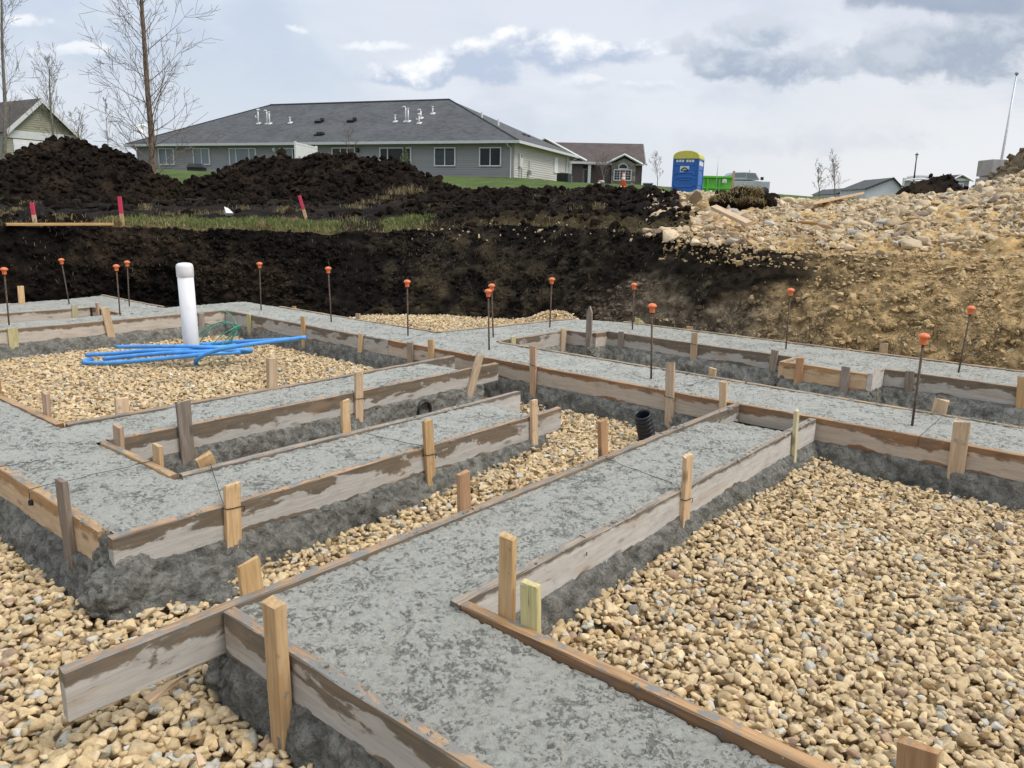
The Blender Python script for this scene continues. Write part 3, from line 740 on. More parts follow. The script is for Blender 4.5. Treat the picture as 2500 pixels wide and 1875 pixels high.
def soil_heap(name, label, cat, outline, Y0, mat, step=.07, rough=1.0, spread=1.45, ncl=900, clsz=(.05, .17), seed=0, loc_px=None):
    px = np.array([p[0] for p in outline], float); py = np.array([p[1] for p in outline], float)
    pts = [at(a, b, Y0) for a, b in outline]
    xs = np.array([p.x for p in pts]); zs = np.array([p.z for p in pts])
    o_ = np.argsort(xs); xs, zs = xs[o_], zs[o_]
    hmax = max(zs - ground_z(xs, np.full_like(xs, Y0))); W = spread * hmax + .6
    gx = np.arange(xs[0] - .5, xs[-1] + .5, step); gy = np.arange(Y0 - W - .4, Y0 + W + .4, step)
    X, Y = np.meshgrid(gx, gy, indexing='ij'); G = ground_z(X, Y)
    zc = np.interp(X, xs, zs, left=-9, right=-9); h = np.maximum(zc - ground_z(X, np.full_like(X, Y0)), 0)
    P = np.stack([X, Y, G + seed], -1).reshape(-1, 3)
    n0 = fbm(P, .5, 3).reshape(X.shape); wloc = spread * h + .5
    q = np.abs(Y - Y0 + n0 * .6 * min(1, hmax)) / wloc
    prof = np.clip(1 - q, 0, 1); prof = np.where(prof > .75, .75 + (prof - .75) * .6 + .1 * sstep(prof, .75, 1), prof)
    n1 = fbm(P, 1.3, 5, .6).reshape(X.shape); n2 = fbm(P + 5, 3.4, 4, .6, True).reshape(X.shape)
    Z = G - .06 + h * prof + (n1 * .26 + n2 * .15) * rough * np.clip(h * prof * 2.5, 0, 1)
    me = npmesh(name, np.stack([X, Y, Z], -1).reshape(-1, 3), gridfaces(*X.shape), True)
    if me.polygons[0].normal.z < 0: me.flip_normals()
    if cat: root = thing(name, label, cat, (float(X.mean()), Y0, float(G.mean())))
    o = link('soil_body', me, mat); o.parent = root; o.matrix_parent_inverse = Matrix.Translation(-root.location)
    rg = np.random.default_rng(seed + 50); m = (h * prof > .05) & (Y < Y0 + .6)
    I = np.argwhere(m); I = I[rg.integers(0, len(I), ncl)]
    ps = np.stack([X[I[:, 0], I[:, 1]], Y[I[:, 0], I[:, 1]], Z[I[:, 0], I[:, 1]]], -1) + rg.normal(0, .02, (ncl, 3))
    sz = clsz[0] * np.exp(rg.uniform(0, 1, ncl) ** 3.0 * math.log(clsz[1] / clsz[0]))
    ps[:, 2] += sz * .25
    cm = scatter_mesh('soil_clods', CLODS, ps, sz, rand_rots(ncl, rg, 1.2), None, False)
    c = link('clods', cm, mat); tag(c, kind='stuff'); c.parent = root; c.matrix_parent_inverse = Matrix.Translation(-root.location)
    return X, Y, Z, root
H1 = soil_heap('soil_heap', 'tall heap of black soil between the olive house and the bare tree', 'dirt pile',
    [(-170, 470), (-90, 430), (0, 401), (25, 397), (52, 375), (95, 360), (121, 344), (150, 342), (189, 349), (206, 360), (260, 369), (290, 379), (321, 392), (367, 416), (400, 432), (425, 441), (434, 455), (455, 480)], 22.0, M['clod'], seed=1, ncl=3200, clsz=(.02, .18))
H2 = soil_heap('soil_heap', 'long heap of black soil in front of the grey ranch house windows', 'dirt pile',
    [(415, 480), (434, 460), (464, 440), (495, 428), (528, 417), (558, 405), (580, 402), (642, 391), (674, 392), (686, 382), (700, 389), (744, 384), (756, 378), (791, 373), (814, 377), (866, 380), (891, 392), (965, 395), (1003, 405), (1025, 420), (1040, 434), (1077, 442), (1102, 455), (1135, 472)], 23.5, M['clod'], seed=2, ncl=3600, clsz=(.02, .18))
H3 = soil_heap('soil_heap', 'low dark clump of soil on the gravel crest under the street lamp', 'dirt pile',
    [(2192, 470), (2203, 455), (2222, 444), (2255, 440), (2285, 431), (2303, 426), (2318, 430), (2335, 449), (2345, 470)], 14.2, M['clod'], step=.03, rough=.45, spread=1.0, ncl=260, clsz=(.015, .06), seed=3)
def clay(t, b):
    P = t.pos(); n = t.noise(P, 6, 6, .65); n2 = t.noise(P, 30, 5, .7)
    t.put(b.inputs['Base Color'], t.mix(t.ss(t.math('ADD', t.math('MULTIPLY', n, .6), t.math('MULTIPLY', n2, .4)), .35, .65), (.095, .068, .036), (.24, .18, .10)))
    b.inputs['Roughness'].default_value = .9; bump(t, b, t.math('ADD', n, n2), .9, .04)
M['clay'] = pbr('brown_clay', clay)
H4 = soil_heap('clay_heap', 'brown clay heap rising at the right edge beside the flagpole', 'dirt pile',
    [(2400, 446), (2432, 425), (2452, 412), (2472, 396), (2482, 378), (2500, 362), (2530, 345), (2600, 320), (2700, 330)], 12.2, M['clay'], step=.04, rough=.5, spread=1.0, ncl=350, clsz=(.03, .12), seed=4)

def scatter_clods():
    rg = np.random.default_rng(77)
    fl = lambda a: a[TNW:].ravel()
    X, Y, Z, D, A, R_ = map(fl, (TX, TY, TZ, TD, TAZ, TR))
    black = (R_ < 24) & (Y > 4) & (A > -300) & (A < 1760) & (D > .02)
    grass = (A > 230) & (A < 1080) & (D < 1.9)
    track = (A < 1000) & (D > 2.0) & (D < 7)
    w = black * np.where(grass, .03, 1.0) * np.where(track, .35, 1) * np.where(A > 1050, 2.2, 1) * np.maximum(np.gradient(D), .03)
    w = w * (1 - sstep(A + (R_ - 9) * 10, 1640, 1740)); w = w * np.maximum(D, .2)
    n = 9000; I = rg.choice(len(X), n, p=w / w.sum())
    sz = .016 * np.exp(rg.uniform(0, 1, n) ** 2.4 * math.log(8.5)) * np.clip(R_[I] / 13, .8, 1.6)
    ps = np.stack([X[I], Y[I], Z[I] + sz * .2], -1) + rg.normal(0, .03, (n, 3)) * np.array([1, 1, .2])
    tag(link('soil_clods', scatter_mesh('soil_clods', CLODS, ps, sz, rand_rots(n, rg, 1.2), None, False), M['clod']), kind='stuff')
    # lumps sticking out of the cut faces, each of the soil it sits in
    Xw, Yw, Zw, Aw = TX[3:TNW].ravel(), TY[3:TNW].ravel(), TZ[3:TNW].ravel(), TAZ[3:TNW].ravel(); Cw = TC[3:TNW].reshape(-1, 3)
    J = np.where((Yw > 3) & (Aw > -250) & (Aw < 2900))[0]; P = np.stack([Xw[J], Yw[J], Zw[J]], -1); w = sstep(fbm(P, 1.5, 3), -.35, .3) + .08; uw, vw = xyuv(Xw[J], Yw[J]); w = w * np.where((uw > 7) & (vw > -4.6), .30, 1.0)
    n = 14000; I = J[rg.choice(len(J), n, p=w / w.sum())]; sz = .007 * np.exp(rg.uniform(0, 1, n) ** 2.6 * math.log(9)); ps = np.stack([Xw[I], Yw[I], Zw[I]], -1)
    tag(link('soil_lumps', scatter_mesh('soil_lumps', CLODS[:7], ps, sz, rand_rots(n, rg, 1.2), Cw[I] * rg.uniform(.75, 1.25, (n, 1)), False), M['lump']), kind='stuff')
scatter_clods()

# ------------------------------------------------------------------ concrete footings
def slab(name, c00, c10, c11, c01, z, res, parent, ends=None, amp=1.0):
    """displaced patch between four site-axis corners; ends: list of (fn(u,v)->drop)"""
    c = [np.array(p, float) for p in (c00, c10, c11, c01)]
    nu = max(2, int(max(np.linalg.norm(c[1] - c[0]), np.linalg.norm(c[2] - c[3])) / res)); nv = max(2, int(max(np.linalg.norm(c[3] - c[0]), np.linalg.norm(c[2] - c[1])) / res))
    a = np.linspace(0, 1, nu + 1)[:, None, None]; b = np.linspace(0, 1, nv + 1)[None, :, None]
    Q = c[0] * (1 - a) * (1 - b) + c[1] * a * (1 - b) + c[2] * a * b + c[3] * (1 - a) * b
    X, Y = uvxy(Q[..., 0], Q[..., 1]); P = np.stack([X, Y, 0 * X], -1).reshape(-1, 3)
    lo = fbm(P, 2.2, 3).reshape(X.shape); mid = fbm(P, 19, 4, .6).reshape(X.shape); tear = fbm(P + 3, 32, 4, .62).reshape(X.shape)
    Z = z + (.004 * lo + .006 * mid) * amp - (.005 * sstep(-tear, .04, .14) + .010 * sstep(-tear, .14, .42)) * amp
    if ends: Z = Z - ends(Q[..., 0], Q[..., 1])
    V = np.stack([X, Y, Z], -1).reshape(-1, 3); F = gridfaces(nu + 1, nv + 1)
    me = npmesh(name, V, F, True)
    if me.polygons[0].normal.z < 0: me.flip_normals()
    return link('top_surface', me, M['concrete'], parent)
def skirt(p0, p1, out, parent, res=.016, bulge=.075, seed=0, ztop=-.125, inset=.05, ends=(1, 1)):
    p0, p1, out = np.array(p0, float), np.array(p1, float), np.array(out, float); L = np.linalg.norm(p1 - p0); n = max(3, int(L / res))
    s = np.linspace(0, 1, n + 1); prof = [(-inset, ztop + .004), (-.006, ztop - .006), (.018, ztop - .022), (.035, ztop - .045), (.05, ztop - .07), (.062, ztop - .095), (.074, ztop - .12), (.088, ztop - .145), (.10, ztop - .17), (.11, ztop - .20), (.12, ztop - .24)]
    if res < .02:
        q = []
        for a, b in zip(prof[:-1], prof[1:]): q += [a, ((a[0] + b[0]) / 2, (a[1] + b[1]) / 2)]
        prof = q + [prof[-1]]
    prof = np.array(prof); Sg, Kg = np.meshgrid(s, np.arange(len(prof)), indexing='ij')
    base = p0 + (p1 - p0) * s[:, None]; X0, Y0 = uvxy(base[:, 0], base[:, 1])
    lo = fbm(np.stack([X0, Y0, np.full_like(X0, seed)], -1), 1.7, 3)
    of = prof[:, 0][None] * (bulge / .075) * .62 * np.where(prof[:, 0][None] > 0, 1 + .75 * lo[:, None], 1)
    zz = np.broadcast_to(prof[:, 1][None], of.shape)
    uu = base[:, 0][:, None] + out[0] * of; vv = base[:, 1][:, None] + out[1] * of
    X, Y = uvxy(uu, vv); P = np.stack([X, Y, zz], -1).reshape(-1, 3)
    d = (fbm(P, 7, 4, .6).reshape(of.shape) * .040 + .045 * (.35 - np.abs(fbm(P + 9, 13, 4, .6).reshape(of.shape))) + fbm(P + 4, 32, 3, .65).reshape(of.shape) * .018) * sstep(Kg, .5, 3)
    uu = uu + out[0] * d; vv = vv + out[1] * d; zz = zz + d * .25
    X, Y = uvxy(uu, vv); me = npmesh('slump', np.stack([X, Y, zz], -1).reshape(-1, 3), gridfaces(*of.shape), True)
    nrm = me.polygons[len(me.polygons) // 2].normal; o3 = UV(out[0], out[1])
    if nrm.dot(o3) < 0: me.flip_normals()
    return link('slumped_side', me, M['concrete_side'], parent)

near = thing('concrete_footing', 'nearest wet concrete footing, an L-shaped strip running out of the bottom edge', 'footing')
def n_end(u, v): return .075 * sstep(u, 4.02, 4.45) + .02 * sstep(-v, 1.80, 1.95) * 0
slab('near_strip', (1.095, -1.955), (1.539, -1.955), (1.539, .85), (1.095, .85), -.014, .007, near, lambda u, v: .012 * sstep(u, 1.36, 1.53) * sstep(v, -1.35, -1.1), 1.15)
slab('near_strip', (1.539, -1.955), (4.47, -1.955), (4.47, -1.512), (1.539, -1.512), -.014, .008, near, n_end, 1.1)
skirt((1.06, -1.93), (1.06, .9), (-1, 0), near, .012, .045, 1)
skirt((1.60, -1.478), (4.56, -1.478), (0, 1), near, .012, .075, 2)
skirt((1.575, -1.45), (1.575, 1.1), (1, 0), near, .02, .05, 3)
skirt((1.07, -1.987), (4.50, -1.987), (0, -1), near, .02, .05, 4)
skirt((4.50, -1.95), (4.50, -1.53), (1, 0), near, .02, .03, 5, ztop=-.09)
mid = thing('concrete_footing', 'wet concrete footing with two parallel arms joined to the strip at left', 'footing')
slab('mid_strip', (1.093, -8.0), (1.497, -8.0), (1.497, -4.33), (1.093, -4.33), -.010, .016, mid)
slab('mid_strip', (1.093, -4.33), (1.515, -4.33), (1.515, -2.737), (1.093, -2.737), -.010, .012, mid)
slab('mid_strip', (1.515, -3.147), (3.60, -3.147), (3.54, -2.737), (1.515, -2.737), -.010, .012, mid, lambda u, v: .07 * sstep(u, 3.46, 3.6))
slab('mid_strip', (1.515, -4.33), (4.36, -4.33), (4.26, -3.933), (1.515, -3.933), -.010, .014, mid, lambda u, v: .08 * sstep(u, 4.1, 4.34))
skirt((1.06, -7.5), (1.06, -2.80), (-1, 0), mid, .014, .08, 6)
skirt((1.08, -2.705), (3.55, -2.705), (0, 1), mid, .012, .07, 7)
skirt((1.56, -3.18), (3.62, -3.18), (0, -1), mid, .02, .03, 8)
skirt((1.545, -3.90), (4.30, -3.90), (0, 1), mid, .014, .06, 9)
skirt((1.56, -4.365), (4.30, -4.365), (0, -1), mid, .02, .05, 10)
skirt((1.53, -8.0), (1.53, -4.4), (1, 0), mid, .02, .05, 11)
skirt((1.548, -3.88), (1.548, -3.2), (1, 0), mid, .016, .03, 12)
skirt((3.57, -3.15), (3.57, -2.74), (1, 0), mid, .016, .05, 13, ztop=-.085)
skirt((4.31, -4.33), (4.31, -3.94), (1, 0), mid, .016, .03, 14, ztop=-.085)
def lump(u, v, z, ru, rv, rz, parent, seed):
    bm = bmesh.new(); bmesh.ops.create_icosphere(bm, subdivisions=5, radius=1.0)
    P = np.array([q.co for q in bm.verts]); F = np.array([[q.index for q in p.verts] for p in bm.faces]); bm.free()
    V = P * np.array([ru, rv, rz]); d = fbm(V + seed, 9, 5, .65) * .055 + fbm(V + seed, 30, 4, .65) * .028
    V = V + P * d[:, None]; X, Y = uvxy(V[:, 0] + u, V[:, 1] + v)
    return link('slumped_corner', npmesh('slump', np.stack([X, Y, V[:, 2] + z], -1), F, True), M['concrete_side'], parent)
lump(1.10, -2.72, -.22, .14, .10, .13, mid, 3); lump(1.10, -2.79, -.115, .07, .055, .105, mid, 9); lump(1.30, -2.66, -.27, .30, .09, .10, mid, 5); lump(1.09, -1.99, -.23, .07, .08, .10, near, 6)
far = thing('concrete_footing', 'long wet concrete footing grid crossing the pit to the earth banks behind', 'footing')
slab('far_strip', (4.626, -8.09), (5.245, -8.09), (5.245, 2.4), (4.626, 2.4), -.008, .0165, far)
slab('far_strip', (5.245, -5.34), (7.12, -5.06), (7.31, -4.577), (5.245, -4.577), -.008, .022, far)
slab('far_strip', (6.60, -4.577), (7.31, -4.577), (7.31, 2.4), (6.60, 2.4), -.008, .022, far)
slab('far_strip', (6.36, -4.577), (6.60, -4.577), (6.60, -4.285), (6.36, -4.285), -.008, .022, far)
slab('far_strip', (6.29, -2.32), (6.60, -2.32), (6.60, -1.67), (6.29, -1.67), -.008, .022, far)
slab('far_strip', (-1.6, -8.51), (5.245, -8.51), (5.245, -8.09), (-1.6, -8.09), -.008, .03, far)
slab('far_strip', (4.23, -8.75), (5.245, -8.75), (5.245, -8.51), (4.23, -8.51), -.008, .03, far)
slab('far_strip', (3.68, -10.2), (4.23, -10.38), (4.23, -8.51), (3.68, -8.51), -.008, .03, far)
slab('far_strip', (-1.6, -8.6), (3.68, -10.2), (3.68, -9.26), (-1.6, -9.26), -.008, .03, far) if False else slab('far_strip', (-1.6, -10.0), (3.68, -10.2), (3.68, -9.26), (-1.6, -9.26), -.008, .03, far)
for a, b, o_, bu in [((4.594, -8.05), (4.594, 2.4), (-1, 0), .055), ((5.27, -4.56), (5.27, 2.4), (1, 0), .12), ((5.28, -4.583), (6.33, -4.583), (0, 1), .07), ((6.565, -4.25), (6.565, -2.36), (-1, 0), .12),
                     ((6.565, -1.63), (6.565, 2.4), (-1, 0), .13), ((6.255, -2.34), (6.255, -1.64), (-1, 0), .10), ((6.25, -1.645), (6.6, -1.645), (0, 1), .05), ((6.27, -2.345), (6.6, -2.345), (0, -1), .05),
                     ((6.33, -4.56), (6.33, -4.26), (-1, 0), .06), ((6.33, -4.26), (6.56, -4.26), (0, 1), .05), ((-1.6, -8.055), (4.59, -8.055), (0, 1), .07), ((5.27, -8.0), (5.27, -5.36), (1, 0), .06),
                     ((-1.6, -9.23), (3.66, -9.23), (0, 1), .03), ((4.26, -10.3), (4.26, -8.8), (1, 0), .05)]:
    skirt(a, b, o_, far, .022, bu, hash((a, b)) % 50)

p_ = at_z(525, 1452, GZ); q_uv = xyuv(p_.x, p_.y); lump(q_uv[0], q_uv[1], GZ - .02, .11, .07, .045, near, 12)
for cu, cv in ((6.275, -1.66), (6.275, -2.335), (6.335, -4.275)): lump(cu, cv, -.22, .05, .05, .12, far, int(cu * 10 - cv * 7))
def crumbs():
    rg = np.random.default_rng(91); U, V, Z = [], [], []
    runs = [((1.075, -1.9), (1.075, .8)), ((1.56, -1.47), (1.56, 1.2)), ((1.56, -1.49), (4.5, -1.49)), ((1.1, -1.97), (4.5, -1.97)), ((1.1, -2.715), (3.6, -2.715)), ((1.07, -2.8), (1.07, -6)), ((1.56, -3.91), (4.4, -3.91)), ((1.57, -3.165), (3.7, -3.165)), ((4.61, -8), (4.61, 1.5)), ((5.26, -4.5), (5.26, 1.5))]
    for a, b in runs:
        n = int(math.hypot(b[0] - a[0], b[1] - a[1]) * 130); f = rg.uniform(size=n); U.append(a[0] + (b[0] - a[0]) * f + rg.normal(0, .012, n)); V.append(a[1] + (b[1] - a[1]) * f + rg.normal(0, .012, n)); Z.append(np.full(n, .001))
    U, V, Z = map(np.concatenate, (U, V, Z)); X, Y = uvxy(U, V); n = len(U); keep = fbm(np.stack([X, Y, Z], -1), 4, 3) > -.02; X, Y, Z = X[keep], Y[keep], Z[keep]; n = len(X)
    tag(link('concrete_crumbs', scatter_mesh('concrete_crumbs', rock_shapes(10, 10, 0, 61, .5), np.stack([X, Y, Z], -1), .0028 * np.exp(np.abs(rg.normal(0, .7, n))), rand_rots(n, rg, .8), None, False), M['concrete']), kind='stuff')
crumbs()

# ------------------------------------------------------------------ form boards
def form_piece(name, p0, p1, mat, label, cat, z1=0.0, h=.140, t=.039, side=1, seed=0, warp=.004, end_chip=0.0, group=None):
    """a plank on edge from p0 to p1 (site axes); its thickness lies to the left (side=1) or right of p0->p1"""
    a, b = UV(*p0), UV(*p1); L = (b - a).length; rz = math.atan2(b.y - a.y, b.x - a.x)
    n = max(4, int(L / .09)); rg = np.random.default_rng(seed + 100); c = .0035
    prof = np.array([(c, 0), (t - c, 0), (t, -c), (t, -h + c), (t - c, -h), (c, -h), (0, -h + c), (0, -c)]); prof[:, 0] *= side
    xs = np.linspace(0, L, n + 1); V = []
    w = warp * (np.sin(xs / L * math.pi * rg.uniform(.8, 2.2) + rg.uniform(0, 3)) - np.sin(rg.uniform(0, 3)) * 0)
    for i, x in enumerate(xs):
        j = rg.normal(0, .0011, (8, 2))
        for k in range(8):
            zz = prof[k, 1] + j[k, 1] + w[i] * .5; xx = x
            if i in (0, n): xx += rg.normal(0, .002) + (end_chip * rg.uniform(-1, 1) * (1 if i == n else 0))
            V.append((xx, prof[k, 0] + j[k, 0] * .6 + w[i] * .3, zz))
    F = []
    for i in range(n):
        for k in range(8): F.append((i * 8 + k, i * 8 + (k + 1) % 8, (i + 1) * 8 + (k + 1) % 8, (i + 1) * 8 + k))
    F += [tuple(range(7, -1, -1)), tuple(n * 8 + k for k in range(8))]
    if side < 0: F = [tuple(reversed(f)) for f in F]
    me = bpy.data.meshes.new(name); me.from_pydata(V, [], F); me.update()
    o = link(name, me, M[mat]); o.location = (a.x, a.y, z1); o.rotation_euler = (0, 0, rz)
    tag(o, label, cat, group); return o
FB = 'form boards around the footings'
def fb(*a, **k):
    if abs(a[1][1] - a[0][1]) > abs(a[1][0] - a[0][0]): k['side'] = -k.get('side', 1)       # runs along v turn the other way
    form_piece('form_board', a[0], a[1], a[2], a[3], 'form board', group=FB, **k)
fb((.627, -1.955), (4.575, -1.955), 'board_mix', 'long weathered board behind the nearest footing, its free end among foreground stones', side=1, seed=1)
fb((1.052, -1.951), (1.052, 1.3), 'board_mix', 'weathered board running to the bottom edge left of the nearest concrete', side=-1, seed=2)
fb((1.581, -1.470), (1.581, 1.5), 'board_brown', 'orange-edged board between nearest concrete and the big right gravel patch', side=1, seed=3)
fb((1.541, -1.472), (4.566, -1.472), 'board_pale', 'pale whitish board facing the big right gravel patch', side=1, seed=4)
fb((1.06, -2.697), (3.70, -2.697), 'board_grey', 'stained front board of the middle footing arm, left end at the slumped corner', side=1, seed=5)
fb((1.555, -3.150), (3.86, -3.150), 'board_pale', 'thin-edged board behind the middle footing arm', side=1, seed=6)
fb((3.28, -3.146), (3.97, -3.146), 'board_fresh', 'short fresh tan board end projecting past the middle footing arm', side=-1, seed=26, t=.030) if False else None
fb((1.052, -2.79), (1.052, -8.3), 'board_fresh', 'tan board on the left side of the left footing strip, split near end', side=1, seed=7, end_chip=.0)
fb((1.535, -4.375), (1.535, -8.02), 'board_brown', 'pinkish board between the left strip and the blue tubing gravel', side=-1, seed=8)
fb((1.56, -3.893), (4.49, -3.893), 'board_grey', 'stained board facing camera on the footing arm nearest the white pipe', side=1, seed=9)
fb((1.537, -4.333), (4.46, -4.333), 'board_mix', 'board behind the farther footing arm, its top edge towards the white pipe', side=1, seed=10)
fb((1.553, -3.889), (1.553, -3.19), 'board_fresh', 'short mud-speckled board closing the left end of the slot between the two arms', side=1, seed=11)
fb((4.588, -8.05), (4.588, -5.30), 'board_mix', 'blotchy board on the long cross footing behind the blue tubing', side=-1, seed=12)
fb((4.588, -5.295), (4.588, -1.96), 'board_brown', 'brown-topped board on the long cross footing between the arms and the nearest footing', side=-1, seed=13)
fb((4.588, -1.955), (4.588, 2.4), 'board_brown', 'brown board on the long cross footing at right above the big gravel patch', side=-1, seed=14)
fb((5.245, -8.0), (5.245, -5.35), 'board_far', 'thin board edge along the back of the cross footing before the dark bank', side=-1, seed=15)
fb((5.245, -4.575), (5.245, 2.4), 'board_far', 'board edge behind the long cross footing, facing the far trench', side=-1, seed=16)
fb((5.288, -4.577), (6.318, -4.577), 'board_mix', 'stained board on the short link footing below the pointed stake', side=1, seed=17)
fb((5.288, -5.338), (7.10, -5.065), 'board_far', 'board edge behind the short link footing against the gravel spill', side=1, seed=18)
fb((6.320, -4.573), (6.320, -4.29), 'board_mix', 'tiny board turning the inner corner at the pointed stake', side=-1, seed=19)
fb((6.362, -4.252), (6.556, -4.252), 'board_far', 'tiny board right of the pointed stake joining the far board', side=1, seed=20)
fb((6.560, -4.25), (6.560, -2.362), 'board_mix', 'stained board on the far footing left of the orange box-out', side=-1, seed=21)
fb((6.25, -2.325), (6.556, -2.325), 'board_fresh', 'short left return board of the orange box-out', side=1, seed=22)
fb((6.25, -2.321), (6.25, -1.672), 'board_fresh', 'orange front board of the box-out on the far footing', side=-1, seed=23)
fb((6.25, -1.63), (6.556, -1.63), 'board_pale', 'short white-faced right return board of the orange box-out', side=1, seed=24)
fb((6.560, -1.629), (6.560, 2.4), 'board_grey', 'stained board on the far footing right of the box-out', side=-1, seed=25)
fb((7.312, -4.55), (7.312, 2.4), 'board_far', 'thin pale board edge between the far footing and the cracked tan bank', side=-1, seed=27)
fb((-1.6, -8.05), (4.584, -8.05), 'board_far', 'sun-bleached board left of and behind the white pipe', side=1, seed=28)
fb((-1.6, -9.22), (3.62, -9.22), 'board_far', 'board on the far side of the slot in the farthest left footing', side=1, seed=29)
fb((3.64, -9.21), (3.64, -8.55), 'board_brown', 'tiny brown board closing the slot in the farthest left footing', side=-1, seed=30)
fb((4.232, -10.4), (4.232, -8.80), 'board_far', 'low board edge at the dark bank on the farthest left footing', side=-1, seed=31)

# ------------------------------------------------------------------ stakes
def stake(u, v, d, zt, lean, w, mat, label, t=.021, pointed=False, bottom=-.42, crush=0.0, lean2=0.0, seed=0):
    rg = np.random.default_rng(seed + 900); n = 7; V = []; F = []; c = .002
    pr = [(-w / 2 + c, -t / 2), (w / 2 - c, -t / 2), (w / 2, -t / 2 + c), (w / 2, t / 2 - c), (w / 2 - c, t / 2), (-w / 2 + c, t / 2), (-w / 2, t / 2 - c), (-w / 2, -t / 2 + c)]
    zs = [bottom - .15, -.42, -.2, -.1, 0, zt * .5, zt - .012, zt] if zt > .03 else [bottom, -.30, -.2, -.1, zt - .03, zt - .012, zt]
    if pointed: zs = zs[:-2] + [zt - .06, zt]
    for i, z in enumerate(zs):
        k_ = .35 if i == 0 else 1.0; top = i == len(zs) - 1
        for (x, y) in pr:
            xx, yy, zz = x * k_ + rg.normal(0, .0006), y * k_ + rg.normal(0, .0006), z
            if pointed and top: xx *= .12
            if top: zz += rg.normal(0, .0015 + crush) + x / w * rg.normal(0, .006)
            if crush and i >= len(zs) - 2: xx *= 1 + crush * 9 * rg.uniform(.2, 1); yy *= 1 + crush * 14 * rg.uniform(.2, 1)
            V.append((xx, yy, zz))
    for i in range(len(zs) - 1):
        for k in range(8): F.append((i * 8 + k, i * 8 + (k + 1) % 8, (i + 1) * 8 + (k + 1) % 8, (i + 1) * 8 + k))
    F += [tuple(range(7, -1, -1)), tuple((len(zs) - 1) * 8 + k for k in range(8))]
    me = bpy.data.meshes.new('stake'); me.from_pydata(V, [], F); me.update()
    o = link('wooden_stake', me, M[mat])
    ax = UV(1, 0) if d == 'A' else UV(0, 1); nrm = UV(0, 1) if d == 'A' else UV(1, 0)
    zz = (Vector((0, 0, 1)) + ax * lean + nrm * lean2).normalized(); xx = (ax - zz * ax.dot(zz)).normalized(); yy = zz.cross(xx)
    o.matrix_world = Matrix.Translation(UV(u, v)) @ Matrix((xx, yy, zz)).transposed().to_4x4()
    tag(o, label, 'stake', 'wooden stakes holding the forms'); return o
